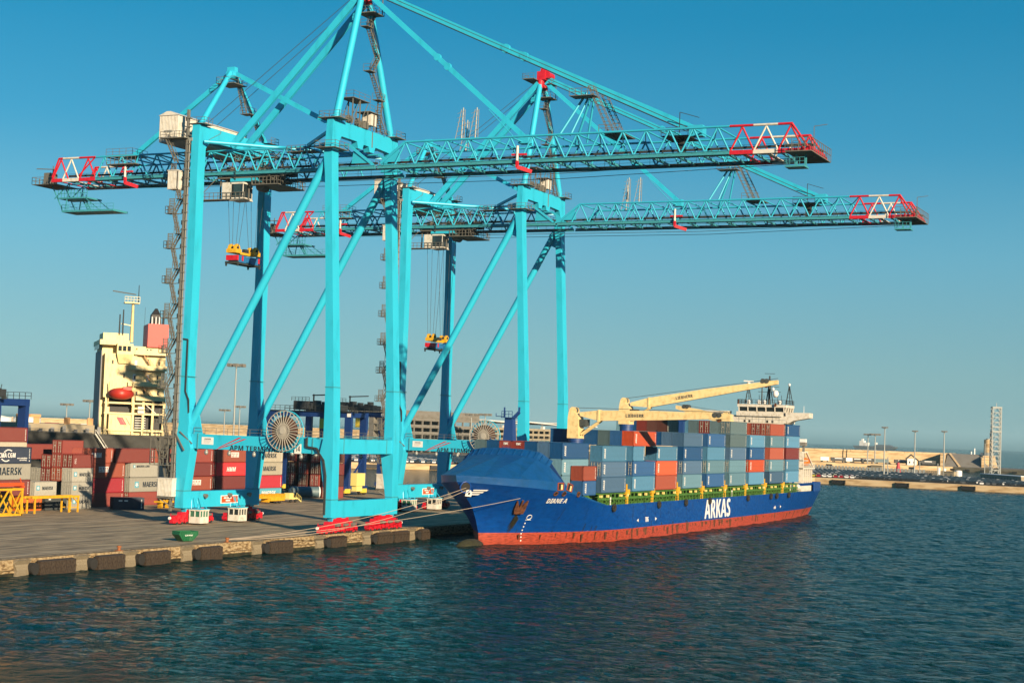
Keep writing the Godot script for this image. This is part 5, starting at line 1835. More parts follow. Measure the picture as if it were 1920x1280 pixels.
func yard() -> void:
	var front := "small containers in the front row of the yard"
	var row := "long containers in the yard row behind the cranes"
	var fx := -67.22
	var rx := -69.72
	var t: Node3D
	# front row, left of the near crane
	t = box("box_hapag", Vector3(fx, 0, 7.2), 6.06, 2.6, "short orange container on the ground behind the yellow frames", front)
	side_words(t, "Hapag-Lloyd", 1.3, M.ink, 1.3, 0.2, 4.9)
	t = box("box_slate", Vector3(fx + 0.3, 0, 0.7), 6.06, 2.4, "short slate grey container on the ground between the orange one and a light grey one", front)
	side_plate(t, "label_plate", M.plain_white, 1.9, 2.15, 1.4, 2.0)
	t = box("box_darkred", Vector3(fx, 2.85, 16.8), 12.19, 2.9, "long dark red container under the big light grey lettered one at the left edge", front)
	side_codes(t, 12.19, 2.9)
	t = box("box_gray", Vector3(fx, 5.8, 16.8), 12.19, 2.9, "long light grey container with large dark lettering at the left edge", front)
	side_words(t, "MAERSK", 1.35, M.ink, 1.5, -0.4, 6.6, 1)
	t = box("box_navy", Vector3(fx, 8.75, 16.8), 12.19, 2.95, "long navy container with white lettering and arcs at the left edge", front)
	side_words(t, "CMA CGM", 0.85, M.plain_white, 1.45, 0.2, 4.2, 1)
	side_words(t, "eco container", 0.28, M.plain_white, 0.95, -3.7, 2.6, 1)
	side_words(t, "sprouting", 0.25, M.plain_white, 0.6, -3.9, 1.9, 1)
	side_codes(t, 12.19, 2.95)
	var g := MB.new()
	for e in [[2.1, 1.0, 0.3], [0.75, -1.0, 0.3]]:
		for i in 6:
			var a: float = -1.1 + i * 0.37
			var c := Vector3(WIDE / 2 + 0.0, e[0] + e[1] * (0.36 - 0.3 * a * a), -a * 0.9 - e[1] * 0.3 + 0.2)
			g.box(c, Vector3(0.03, 0.2, 0.36))
	part(t, "emblem_arc", g, M.plain_white)
	t = box("box_beige", Vector3(-75.2, 9.5, 9.2), 12.19, 2.9, "long beige container behind the navy one, under the red top one", front)
	t = box("box_red", Vector3(-75.2, 12.4, 9.2), 12.19, 2.75, "long rust red container on the very top of the left stack", front)
	side_codes(t, 12.19, 2.75)
	t = box("box_red", Vector3(-77.6, 9.1, -5.5), 12.19, 2.9, "rust red container deep in the yard above the door ends", front)
	var small := [[3.4, 2.75, "box_gray", "light grey short container above the slate grey one"], [-6.8, 0.0, "box_gray", "light grey short container on the ground, bottom of the lettered stack of three"], [-6.8, 2.6, "box_gray", "light grey short container, middle of the lettered stack of three"], [-6.8, 5.2, "box_gray", "light grey short container, top of the lettered stack of three"]]
	for e in small:
		t = box(e[2], Vector3(fx, e[1], e[0]), 6.06, 2.58, e[3], front, true)
		side_words(t, "MAERSK", 0.62, M.ink, 1.35, -0.6, 2.9, 1)
		star(t, 1.42, 2.0, 0.42)
	t = box("box_red", Vector3(fx, 7.8, -6.8), 6.06, 2.58, "rust red short container on top of the three light grey lettered ones", front, true)
	lettering(t, "lettering", "OCL", 0.5, M.plain_white, Vector3(WIDE / 2 + 0.01, 1.3, 2.2)).basis = Basis(Vector3.UP, PI / 2) * Basis(Vector3.BACK, PI / 2) * Basis.from_scale(Vector3(1.2, 1.2, 1.0))
	var ends := [[-69.72, 5.2, "box_brick", "brick red container, door end, beside the top light grey one of three"], [-69.72, 7.8, "box_red", "rust red container, door end, left of the topmost short red one"], [-72.22, 5.0, "box_red", "rust red container, door end, lower of the leftmost red pair"], [-72.22, 7.6, "box_red", "rust red container, door end, upper of the leftmost red pair"], [-69.72, 10.4, "box_red", "rust red container on the top layer above the door ends"], [-74.72, 5.0, "box_gray", "grey container, door end, left of the red door ends, upper"], [-74.72, 2.4, "box_gray", "grey container, door end, left of the red door ends, lower"]]
	for e in ends:
		box(e[2], Vector3(e[0], e[1], -6.6), 6.06, 2.58, e[3], "containers seen by their door ends left of the near crane", true)
	# the long row
	var zs := [-13.4, -27.2, -43.2, -56.9, -70.6]
	var tab := [
		["box_red", "box_crimson", "box_brick", ""],
		["box_red", "box_gray", "box_gray", ""],
		["box_brown", "box_brick", "box_darkred", "box_red"],
		["box_brown", "box_darkred", "box_scarlet", "box_brick"],
		["box_sky", "box_crimson", "box_beige", "box_beige"],
	]
	var where := ["left of the near crane's lift", "behind the near crane's lift", "left under the near portal beam", "behind the near crane's shaded leg", "behind the yellow trailer"]
	for b in 5:
		for k in 4:
			var c: String = tab[b][k]
			if c == "":
				continue
			t = box(c, Vector3(rx, [0.0, 2.75, 5.72, 8.68][k], zs[b]), 12.19, [2.72, 2.9, 2.9, 2.88][k], "%s long container, %s layer, %s" % [COLOR_NAMES[c], ORD[k], where[b]], row, true)
			side_codes(t, 12.19, 2.8)
			if b == 1 and k == 1 or b == 4 and k >= 2:
				side_words(t, "MAERSK", 1.05, M.ink, 1.45, -0.8, 5.2, 1)
				star(t, 1.45, 3.7, 0.62)
			elif b == 1 and k == 2:
				side_words(t, "MAERSK LINE", 0.42, M.ink, 2.2, 1.9, 4.2, 1)
				star(t, 2.2, 4.7, 0.3)
			elif b == 4 and k == 0:
				side_words(t, "MAERSK", 1.1, M.plain_white, 1.5, -0.8, 5.6, 1)
			elif b == 0 and k == 2 or b == 2 and k == 1 or b == 3 and k == 3:
				side_words(t, "HMM", 0.95, M.plain_white, 1.5, 0.4 if b == 0 else -0.6, 2.9, 1)
				side_plate(t, "emblem_bar", M.plain_white, 2.02, 2.2, -1.1 if b == 0 else -2.1, 1.9 if b == 0 else 0.9)
			elif b == 3 and k == 2:
				side_words(t, "HMM", 0.95, M.plain_white, 1.4, 0.6, 3.2, 1, 0.25)
	for e in [[-9.6, "box_brick", "brick red long container on the top layer, nearest the door ends", true], [-22.6, "box_red", "rust red long container on the top layer above the light grey lettered pair", false], [-35.0, "box_brick", "brick red long container on the top layer behind the stair tower", false]]:
		t = box(e[1], Vector3(rx, 8.65, e[0]), 12.19, 2.88, e[2], row)
		side_codes(t, 12.19, 2.88)
		if e[3]:
			side_words(t, "HMM", 0.95, M.plain_white, 1.5, -1.0, 2.9, 1)
	for r in 4:
		for k in 4:
			var c: String = ["box_brown", "box_darkred", "box_brown", "box_red"][(r + k) % 4]
			box(c, Vector3(-77.4 + r * 3.45, [0.0, 2.7, 5.55, 8.45][k], -100.0), 6.06, 2.8, "%s container end, shaded stack under the cable reel, %s column, %s layer" % [COLOR_NAMES[c], ORD[r], ORD[k]], "shaded container ends under the cable reel", true)
	t = box("box_navy", Vector3(-60.4, 0, -16.6), 6.06, 2.35, "navy container standing alone on the apron in front of the long yard row", front, false, -0.62)
	side_codes(t, 6.06, 2.35)
	side_plate(t, "label_plate", M.plain_white, 1.6, 1.85, 0.2, 0.9)
	side_plate(t, "label_plate", M.plain_white, 1.6, 1.85, 1.3, 2.0)
	yard_gear()


func star(t: Node3D, y: float, z: float, r: float) -> void:
	side_plate(t, "star_plate", M.box_sky, y - r, y + r, z - r, z + r)
	var p := PackedVector2Array()
	for i in 14:
		var q := r * (0.92 if i % 2 == 0 else 0.4)
		p.append(Vector2(sin(TAU * i / 14.0) * q, cos(TAU * i / 14.0) * q))
	var g := MB.new()
	g.prism(p, Transform3D(Basis(Vector3.UP, PI / 2), Vector3(WIDE / 2 + 0.012, y, z)), 0.015)
	part(t, "star", g, M.plain_white)


func yard_gear() -> void:
	# yellow lattice frames and spreader beams at the left edge
	var t := thing("lattice_stand", "yellow lattice stand on the apron at the left edge", "spreader stand", Vector3(-59.0, 0, 17.0))
	var g := MB.new()
	for x in [-1.3, 1.3]:
		for z in [-1.2, 5.5]:
			g.bar(Vector3(x, 0, z), Vector3(x, 4.6, z), 0.3, 0.3)
		g.bar(Vector3(x, 4.6, -1.4), Vector3(x, 4.6, 5.7), 0.35, 0.35)
		g.bar(Vector3(x, 0.15, -1.4), Vector3(x, 0.15, 5.7), 0.3, 0.3)
		g.bar(Vector3(x, 0.2, 5.3), Vector3(x, 4.5, 2.2), 0.22, 0.22)
		g.bar(Vector3(x, 0.2, -1.0), Vector3(x, 4.5, 2.0), 0.22, 0.22)
		g.bar(Vector3(x, 0.2, 0.5), Vector3(x, 3.2, -1.1), 0.16, 0.16)
	for z in [-1.2, 5.5]:
		g.bar(Vector3(-1.3, 4.6, z), Vector3(1.3, 4.6, z), 0.3, 0.3)
		g.bar(Vector3(-1.3, 0.2, z), Vector3(1.3, 4.5, z), 0.2, 0.2)
		g.bar(Vector3(-1.3, 0.15, z), Vector3(1.3, 0.15, z), 0.26, 0.26)
	for i in 6:
		g.bar(Vector3(0.2, 0.2, -1.4 - i * 0.35), Vector3(-0.6, 2.2, -1.4 - i * 0.35), 0.1, 0.14)
	part(t, "frame", g, M.yellow)
	t = thing("spreader_beam", "orange red spreader lying across the yellow lattice stand", "spreader", Vector3(-59.6, 4.8, 18.0))
	g = MB.new()
	g.span(-1.0, 1.0, 0.3, 0.9, -3.6, 6.0)
	g.span(-1.1, 1.1, 0.0, 0.3, -3.7, -3.3)
	g.bar(Vector3(0.9, 0.6, -3.0), Vector3(0.9, 1.7, -2.6), 0.14, 0.14)
	g.bar(Vector3(0.9, 0.3, -3.4), Vector3(0.9, -4.6, -3.4), 0.1, 0.1)
	part(t, "beam", g, M.sign_orange)
	t = thing("spreader_rack", "long yellow beam on legs in front of the orange container", "spreader stand", Vector3(-60.4, 0, 4.8))
	g = MB.new()
	for x in [-0.9, 0.9]:
		g.bar(Vector3(x, 2.9, 6.4), Vector3(x, 2.9, -6.2), 0.34, 0.4)
		for z in [-6.0, -3.6, 5.6]:
			g.bar(Vector3(x, 0, z), Vector3(x, 2.8, z), 0.26, 0.26)
		g.bar(Vector3(x, 0.9, -6.0), Vector3(x, 0.9, -3.6), 0.12, 0.12)
		g.bar(Vector3(x, 2.7, -4.6), Vector3(x, 1.8, -5.9), 0.18, 0.18)
	for z in [-6.0, -3.0, 0.0, 3.0, 6.0]:
		g.bar(Vector3(-0.9, 2.9, z), Vector3(0.9, 2.9, z), 0.3, 0.3)
	part(t, "frame", g, M.yellow)
	t = thing("work_trestle", "small yellow trestle beside the lift of the near crane", "trestle", Vector3(-59.8, 0, -27.4))
	g = MB.new()
	g.span(-0.8, 0.8, 1.1, 1.45, -2.2, 2.2)
	for z in [-1.2, 1.2]:
		g.span(-0.5, 0.5, 0, 1.1, z - 0.2, z + 0.2)
	for i in 5:
		g.span(0.5, 0.8, 1.45, 1.7, -1.9 + i * 0.9, -1.6 + i * 0.9)
	part(t, "frame", g, M.yellow)
	# trailer, tank, mobile steps
	t = thing("flat_trailer", "yellow flat trailer parked by the sky blue container", "trailer", Vector3(-60.0, 0, -64.4))
	g = MB.new()
	g.span(-1.2, 1.2, 1.15, 1.5, -5.4, 5.2)
	g.span(-1.2, 1.2, 0.55, 1.15, -5.2, 0.4)
	g.span(-1.0, 1.0, 0.3, 1.15, 0.6, 1.0)
	for i in 11:
		g.span(-1.25, 1.25, 1.5, 1.85 if i % 3 else 2.1, -5.2 + i * 0.95, -4.95 + i * 0.95)
	part(t, "flatbed", g, M.yellow)
	g = MB.new()
	for z in [-3.4, -2.1]:
		for x in [-0.95, 0.95]:
			g.disc(Vector3(x, 0.5, z), Vector3.RIGHT, 0.5, 0.36, 16)
	part(t, "wheel", g, M.rubber)
	t = thing("gas_tank", "grey cylindrical tank lying on the apron by the shaded container stack", "tank", Vector3(-68.2, 0.2, -93.6))
	g = MB.new()
	g.tube(Vector3(-2.4, 1.35, 2.3), Vector3(1.8, 1.35, -1.9), 1.3, 1.3, 24)
	g.ball(Vector3(-2.4, 1.35, 2.3), Vector3(1.3, 1.3, 1.3), 8, 14)
	part(t, "shell", g, M.box_steel)
	g = MB.new()
	g.tube(Vector3(1.8, 1.35, -1.9), Vector3(1.98, 1.35, -2.08), 1.36, 1.36, 24)
	part(t, "end_ring", g, M.plain_white)
	t = thing("mobile_steps", "small yellow machine with a ramp between trailer and tank", "steps", Vector3(-60.0, 0, -74.6))
	g = MB.new()
	g.span(-1.2, 0.8, 0.7, 1.1, -0.6, 2.6)
	g.span(-1.0, 0.4, 1.1, 2.1, 0.4, 2.0)
	g.stair(Vector3(0, 1.1, -0.6), Vector3(0, 0.1, -2.6), Vector3.RIGHT, 1.2)
	part(t, "body", g, M.pale_yellow)
	g = MB.new()
	g.bar(Vector3(-0.4, 1.0, -0.4), Vector3(-0.4, 3.4, -0.4), 0.1, 0.1)
	for z in [0.0, 2.0]:
		g.disc(Vector3(0.7, 0.4, z), Vector3.RIGHT, 0.4, 0.3, 12)
	part(t, "wheel", g, M.rubber)
	# green skip
	t = thing("skip_container", "green open skip near the quay edge", "skip", Vector3(-3.3, 0.1, 41.6), "", -0.3)
	g = MB.new()
	var lo := [Vector3(-1.05, 0, 1.3), Vector3(1.05, 0, 1.3), Vector3(1.05, 0, -1.3), Vector3(-1.05, 0, -1.3)]
	var hi := [Vector3(-1.3, 1.75, 2.5), Vector3(1.3, 1.75, 2.5), Vector3(1.3, 1.75, -2.5), Vector3(-1.3, 1.75, -2.5)]
	var mi := [Vector3(-1.25, 1.2, 2.6), Vector3(1.25, 1.2, 2.6), Vector3(1.25, 1.2, -2.6), Vector3(-1.25, 1.2, -2.6)]
	for i in 4:
		var j := (i + 1) % 4
		g.quad(lo[i], lo[j], mi[j], mi[i])
		g.quad(mi[i], mi[j], hi[j], hi[i])
		g.quad(lo[j] * 0.94, lo[i] * 0.94, hi[i] * Vector3(0.94, 1, 0.96), hi[j] * Vector3(0.94, 1, 0.96))
		g.bar(hi[i], hi[j], 0.12, 0.12)
	for i in 7:
		var w := (i + 0.5) / 7.0
		g.bar((lo[1] as Vector3).lerp(lo[2], w) + Vector3(0.04, 0, 0), (hi[1] as Vector3).lerp(hi[2], w) + Vector3(0.0, 0, 0), 0.1, 0.1)
	g.quad(lo[3] + Vector3(0, 0.1, 0), lo[0] + Vector3(0, 0.1, 0), lo[1] + Vector3(0, 0.1, 0), lo[2] + Vector3(0, 0.1, 0))
	part(t, "shell", g, M.bin_green)
	g = MB.new()
	g.ball(Vector3(-0.1, 1.0, 0.5), Vector3(0.95, 0.45, 1.4), 6, 12)
	part(t, "rubble", g, M.far_ground)
	side_words(t, "Quilobox", 0.42, M.plain_white, 1.1, 0.0, 2.0, 1)
	t.scale = Vector3(0.72, 0.8, 0.66)
	# bollards along the edge
	var b := thing("bollard", "rusty orange bollard with the pale mooring lines, right of the green skip", "bollard", Vector3(2.35, 0.12, 39.0), "bollards on the quay edge")
	g = MB.new()
	g.tube(Vector3.ZERO, Vector3(0, 0.5, 0), 0.24, 0.2, 14)
	g.tube(Vector3(0, 0.45, 0), Vector3(0, 0.66, 0), 0.34, 0.28, 14)
	g.box(Vector3(0, 0.02, 0), Vector3(0.8, 0.06, 0.8))
	part(b, "post", g, M.bollard)
	copy(b, Vector3(2.35, 0.12, 63.7), "rusty orange bollard left of the green skip above the long fenders")
	rtg(Vector3(-85.5, 0, -120.0), 24.0, 21.0, "dark blue yard gantry crane with yellow machine houses behind the near crane", "box_navy")
	rtg(Vector3(-97.5, 0, -158.0), 24.0, 21.6, "darker blue yard gantry crane farther back behind the near crane", "box_navy")
	rtg(Vector3(-87.6, 0, 2.0), 20.0, 20.6, "blue yard gantry crane at the left edge above the containers", "box_navy")


func rtg(at: Vector3, span: float, high: float, label: String, _c: String) -> void:
	var t := thing("yard_gantry_crane", label, "gantry crane", at, "blue yard gantry cranes")
	var h := span / 2
	var g: MB
	for x in [-h, h]:
		for z in [0.0, -7.6]:
			g = MB.new()
			g.span(x - 0.95, x + 0.95, 1.9, high - 1.4, z - 0.5, z + 0.5)
			part(t, "leg", g, M.rtg_blue)
		g = MB.new()
		g.span(x - 0.6, x + 0.6, 1.3, 2.3, -9.6, 2.0)
		g.bar(Vector3(x, 2.3, 0), Vector3(x, 9.0, -7.6), 0.35, 0.35)
		part(t, "sill_beam", g, M.rtg_blue)
		g = MB.new()
		for z in [-9.0, -6.8, -0.8, 1.4]:
			g.disc(Vector3(x, 0.75, z), Vector3.RIGHT, 0.75, 0.6, 18)
		part(t, "wheel", g, M.rubber)
		g = MB.new()
		for z in [-7.9, 0.3]:
			g.span(x - 0.5, x + 0.7, 0.5, 1.6, z - 1.3, z + 1.3)
		part(t, "wheel_truck", g, M.lime_yellow)
	g = MB.new()
	g.span(h - 0.2, h + 2.2, 2.4, 5.6, -5.6, -1.4)
	g.span(h + 0.4, h + 2.0, 1.0, 2.4, -4.6, -1.8)
	part(t, "machine_house", g, M.pale_yellow)
	for z in [0.0, -7.6]:
		g = MB.new()
		g.span(-h - 1.0, h + 1.0, high - 1.4, high, z - 0.55, z + 0.55)
		part(t, "girder", g, M.rtg_blue)
	for x in [-h - 0.6, h + 0.6]:
		g = MB.new()
		g.span(x - 0.4, x + 0.4, high - 1.3, high - 0.1, -7.0, -0.6)
		part(t, "end_tie", g, M.rtg_blue)
	g = MB.new()
	for z in [0.8, -8.4]:
		g.rail([Vector3(-h - 1.0, high, z), Vector3(h + 1.0, high, z)], 1.3, 0.09, 1.5)
	g.span(-h - 1.0, h + 1.0, high - 0.05, high + 0.05, 0.55, 1.1)
	g.bar(Vector3(h + 1.0, high, 0.4), Vector3(h + 1.6, high + 2.6, 0.4), 0.1, 0.1)
	g.bar(Vector3(h + 1.0, high + 0.2, 0.4), Vector3(h + 2.6, high + 0.2, 0.4), 0.2, 0.2)
	g.span(h + 2.0, h + 2.8, high - 0.2, high + 0.4, 0.2, 0.8)
	part(t, "top_walkway", g, M.dark)
	g = MB.new()
	g.span(h - 0.2, h + 0.9, high - 1.2, high - 0.3, 0.56, 0.62)
	part(t, "number_board", g, M.plain_white)
	g = MB.new()
	g.span(-h * 0.45, -h * 0.08, high + 0.3, high + 2.6, -6.6, -0.8)
	g.span(h * 0.1, h * 0.62, high + 0.3, high + 1.8, -6.8, -0.6)
	g.bar(Vector3(h * 0.05, high + 1.5, -1.0), Vector3(h * 0.05, high + 4.4, -1.0), 0.3, 0.3)
	g.bar(Vector3(h * 0.02, high + 4.1, -1.0), Vector3(h * 0.55, high + 4.4, -1.0), 0.3, 0.3)
	g.rail([Vector3(-h * 0.5, high + 2.6, -0.8), Vector3(-h * 0.05, high + 2.6, -0.8)], 1.0, 0.09, 1.0)
	for i in 9:
		g.span(-h * 0.1 + i * 1.1, -h * 0.1 + 0.7 + i * 1.1, high + 0.4, high + 1.6 + (i * 7 % 5) * 0.3, -3.0, -0.7)
	part(t, "trolley", g, M.trailer_dark)
	g = MB.new()
	g.span(-h * 0.9, -h * 0.45, high - 9.4, high - 8.4, -4.2, -1.4)
	g.span(-h * 0.86, -h * 0.5, high - 8.4, high - 7.6, -3.4, -2.0)
	g.span(h * 0.28, h * 0.52, high - 4.4, high - 1.8, -1.2, 0.2)
	part(t, "spreader", g, M.lime_yellow)
	g = MB.new()
	for x in [-h * 0.84, -h * 0.52]:
		g.tube(Vector3(x, high - 8.0, -2.6), Vector3(x + 2.0, high, -2.6), 0.06, 0.06, 5, false)
	part(t, "hoist_rope", g, M.rope)


# ---------- black ship on the other face of the pier

func black_ship() -> void:
	var t := thing("cargo_ship", "black hulled cargo ship with a tall pale yellow superstructure behind the yard", "cargo ship")
	var g := MB.new()
	var rows := []
	for y in [-2.5, 4.0, 13.6]:
		var r := []
		for q in [[64.0, 0.3], [58.0, 4.0], [48.0, 9.0], [34.0, 12.5], [10.0, 13.6], [-40.0, 13.6], [-100.0, 13.2], [-116.0, 11.0]]:
			r.append(Vector3(-117.4 + q[1] * (0.86 + 0.14 * (y + 2.5) / 16.1), y, q[0] + (y - 13.6) * (0.4 if q[0] > 40 else 0.0)))
		rows.append(r)
	grid(g, rows)
	var mir := []
	for r in rows:
		var m := []
		for p in r:
			m.append(Vector3(-234.8 - p.x, p.y, p.z))
		mir.append(m)
	grid(g, mir, true)
	for i in 2:
		var a: Vector3 = rows[i][-1]
		var b: Vector3 = rows[i + 1][-1]
		g.quad(a, Vector3(-234.8 - a.x, a.y, a.z), Vector3(-234.8 - b.x, b.y, b.z), b)
	for i in 7:
		var a: Vector3 = rows[2][i]
		var b: Vector3 = rows[2][i + 1]
		g.quad(a + Vector3(0, -0.5, 0), b + Vector3(0, -0.5, 0), Vector3(-234.8 - b.x, 13.1, b.z), Vector3(-234.8 - a.x, 13.1, a.z))
	part(t, "hull", g, M.ship_dark)
	g = MB.new()
	for z in [-40.0, -46.0, -56.5, -64.5, -52.0]:
		if z == -52.0:
			continue
		g.span(-109.0, -107.4, 13.2, 17.2, z - 1.0, z + 1.0)
	g.span(-109.6, -107.2, 17.0, 17.7, -47.4, -39.0)
	part(t, "lashing_post", g, M.orange_buff)
	g = MB.new()
	g.rail([Vector3(-104.6, 13.2, 10.0), Vector3(-104.6, 13.2, -66.0)], 1.2, 0.1, 1.6)
	for i in 9:
		g.span(-106.0, -105.0, 13.1, 14.4 + (i % 3) * 0.4, -36.0 - i * 4.0, -34.8 - i * 4.0)
	part(t, "deck_gear", g, M.ship_gray)
	g = MB.new()
	g.span(-129.0, -107.0, 13.2, 15.6, -66.0, 20.0)
	part(t, "hatch_cover", g, M.facade_beige)
	# superstructure
	var X := -108.0
	var yl: Material = M.ship_yellow
	g = MB.new()
	g.span(-126.0, X - 2.4, 13.2, 35.0, -90.4, -67.8)
	g.span(X - 2.4, X, 22.4, 33.0, -80.0, -68.6)
	g.span(X - 2.4, X - 0.6, 22.4, 34.6, -90.2, -80.0)
	g.span(X - 1.2, X - 0.2, 12.8, 18.4, -78.8, -71.0)
	g.span(-126.0, X - 1.2, 13.2, 14.6, -90.4, -68.0)
	for y in [14.4, 18.4, 20.9]:
		g.span(X - 2.4, X + 0.1, y, y + 0.45, -91.0, -69.2)
	for z in [-69.8, -79.4, -83.0, -86.4, -90.4]:
		g.span(X - 0.5, X, 13.2, 22.4, z - 0.4, z + 0.4)
	var tower := part(t, "superstructure", g, yl)
	g = MB.new()
	g.span(-126.0, -109.2, 13.2, 33.6, -67.8, -67.4)
	part(tower, "front_bulkhead", g, M.ship_gray)
	for e in [[33.0, -79.0, -90.6], [29.3, -77.4, -90.6], [25.4, -77.0, -90.6], [22.0, -80.0, -90.6]]:
		g = MB.new()
		g.span(X - 0.6, X + 1.0, e[0] - 0.14, e[0], e[2], e[1])
		g.span(X + 0.94, X + 1.0, e[0], e[0] + 1.0, e[2], e[1])
		part(tower, "gallery", g, yl)
	g = MB.new()
	for e in [[33.0, 29.4], [29.3, 25.5], [25.4, 22.1]]:
		g.stair(Vector3(X + 0.4, e[0], -82.0), Vector3(X + 0.4, e[1], -86.0), Vector3.RIGHT, 0.8)
	part(tower, "stair", g, M.orange_buff)
	g = MB.new()
	for e in [[30.9, -71.4], [27.6, -75.6], [31.4, -84.0], [30.9, -88.0], [27.6, -87.6], [27.4, -79.4], [24.0, -83.0], [23.8, -88.0], [23.6, -80.4], [33.9, -83.6], [33.9, -84.8]]:
		g.box(Vector3(X + (0.02 if e[1] > -80 else -0.58), e[0], e[1]), Vector3(0.08, 0.9, 0.6))
	part(tower, "porthole", g, M.black)
	g = MB.new()
	for e in [[26.6, -79.2], [29.9, -79.6], [26.6, -84.2]]:
		g.box(Vector3(X + (0.02 if e[1] > -80 else -0.57), e[0] + 0.6, e[1]), Vector3(0.06, 2.0, 0.9))
	part(tower, "door", g, M.plain_white)
	g = MB.new()
	for e in [[18.8, 20.9, -79.0, -71.4], [14.9, 18.3, -90.0, -80.0], [18.9, 20.8, -90.2, -84.0], [20.95, 22.3, -90.0, -70.0]]:
		g.span(X - 2.38, X - 2.2, e[0], e[1], e[2], e[3])
	part(tower, "open_deck", g, M.black)
	g = MB.new()
	for y in [15.2, 15.8, 16.4, 17.0, 17.6]:
		g.span(X - 0.3, X - 0.2, y, y + 0.18, -84.0, -80.2)
	g.bar(Vector3(X, 20.8, -84.0), Vector3(X, 18.6, -88.0), 0.2, 0.2)
	g.tube(Vector3(X, 20.0, -81.0), Vector3(X, 20.0, -83.2), 0.5, 0.5, 10)
	g.tube(Vector3(X, 19.0, -81.0), Vector3(X, 19.0, -83.2), 0.5, 0.5, 10)
	part(tower, "deck_fitting", g, M.white)
	g = MB.new()  # wheelhouse wing
	g.span(X - 6.0, X + 1.2, 32.8, 35.4, -78.2, -72.6)
	g.loft([[30.6, X - 2.0, X + 0.6, -77.6, -73.4], [32.8, X - 4.0, X + 1.2, -78.2, -72.6]])
	g.span(-127.0, X, 35.0, 36.2, -77.0, -66.6)
	g.span(-122.0, X - 3.0, 36.2, 38.0, -77.0, -68.0)
	part(tower, "wheelhouse", g, yl)
	g = MB.new()
	for z in [-73.6, -75.2, -76.8]:
		g.span(X + 1.2, X + 1.26, 33.6, 34.8, z - 0.6, z + 0.6)
	for i in 5:
		g.span(X - 4.0 - i * 3.0, X - 2.0 - i * 3.0, 34.0, 35.0, -66.7, -66.55)
	part(tower, "bridge_window", g, M.glass)
	g = MB.new()
	g.tube(Vector3(-112.0, 36.0, -78.2), Vector3(-112.0, 46.0, -78.2), 0.7, 0.45, 12)
	g.span(-113.6, -110.6, 45.4, 45.7, -80.4, -75.0)
	g.rail([Vector3(-110.6, 45.7, -80.4), Vector3(-110.6, 45.7, -75.0)], 1.3, 0.1, 1.0)
	g.bar(Vector3(-111.6, 40.0, -78.0), Vector3(-111.6, 40.4, -74.2), 0.2, 0.2)
	part(tower, "radar_mast", g, yl)
	g = MB.new()
	g.bar(Vector3(-111.0, 47.6, -79.0), Vector3(-111.0, 48.2, -70.6), 0.25, 0.25)
	g.tube(Vector3(-111.6, 45.7, -80.0), Vector3(-111.6, 50.0, -80.0), 0.2, 0.12, 6)
	for z in [-73.6, -74.8]:
		g.tube(Vector3(-111.0, 37.6, z), Vector3(-111.0, 42.6 - (z + 73.6), z), 0.28, 0.22, 6)
	g.tube(Vector3(-110.4, 36.4, -82.4), Vector3(-110.4, 44.6, -82.4), 0.07, 0.05, 5)
	part(tower, "antenna", g, M.dark)
	g = MB.new()
	g.span(X - 12.0, X - 1.2, 35.0, 40.6, -91.0, -83.6)
	g.span(X - 11.9, X - 1.3, 34.9, 40.4, -90.9, -83.7)
	var fun := part(tower, "funnel", g, M.funnel_red)
	g = MB.new()
	g.loft([[40.6, X - 7.0, X - 3.0, -88.6, -84.8], [43.0, X - 6.6, X - 3.4, -88.2, -85.0], [44.6, X - 5.4, X - 4.6, -87.2, -86.4]])
	g.tube(Vector3(X - 3.0, 40.4, -89.2), Vector3(X - 3.0, 42.4, -89.2), 0.4, 0.4, 8)
	part(fun, "exhaust", g, M.black)
	g = MB.new()
	for z in [-85.0, -86.4, -87.6]:
		g.tube(Vector3(X - 2.4, 40.4, z), Vector3(X - 2.4, 42.4, z), 0.24, 0.24, 8)
	part(fun, "pipe", g, M.plain_white)
	g = MB.new()
	for i in 3:
		var a := -73.6 - i * 1.6
		g.hexa([Vector3(X - 0.2, 15.9, a - 1.6), Vector3(X - 0.15, 15.9, a - 1.6), Vector3(X - 0.15, 15.9, a - 1.6 - [1.5, 0.6, 0.25][i]), Vector3(X - 0.2, 15.9, a - 1.6 - [1.5, 0.6, 0.25][i]), Vector3(X - 0.2, 17.7, a), Vector3(X - 0.15, 17.7, a), Vector3(X - 0.15, 17.7, a - [1.5, 0.6, 0.25][i]), Vector3(X - 0.2, 17.7, a - [1.5, 0.6, 0.25][i])])
	part(tower, "line_emblem", g, M.logo_red)
	g = MB.new()
	g.ball(Vector3(X + 1.6, 23.3, -74.6), Vector3(1.5, 1.45, 4.7), 10, 16)
	g.span(X + 0.7, X + 2.5, 24.2, 25.0, -78.2, -75.2)
	part(t, "lifeboat", g, M.boat_red)
	g = MB.new()
	for z in [-70.4, -78.8]:
		g.bar(Vector3(X, 20.6, z), Vector3(X + 1.6, 26.0, z), 0.3, 0.3)
	part(t, "boat_davit", g, yl)
	g = MB.new()
	g.stair(Vector3(-103.3, 13.6, -66.0), Vector3(-102.4, 3.0, -77.0), Vector3.RIGHT, 1.3)
	part(t, "gangway", g, M.white)
	# berthed at an angle across the dock, its side square to the quay apron
	var pivot := Vector3(-110.0, 0, -80.0)
	var there := Vector3(144.0, 0, 241.0) + (pivot - Vector3(144.0, 0, 241.0)) * 1.17
	var turn := Basis(Vector3.UP, -0.8) * Basis.from_scale(Vector3(1.17, 1.17, 0.78))
	t.transform = Transform3D(turn, there + Vector3(0, -3.1, 0) - turn * pivot)


# ---------- quay, water, far harbour

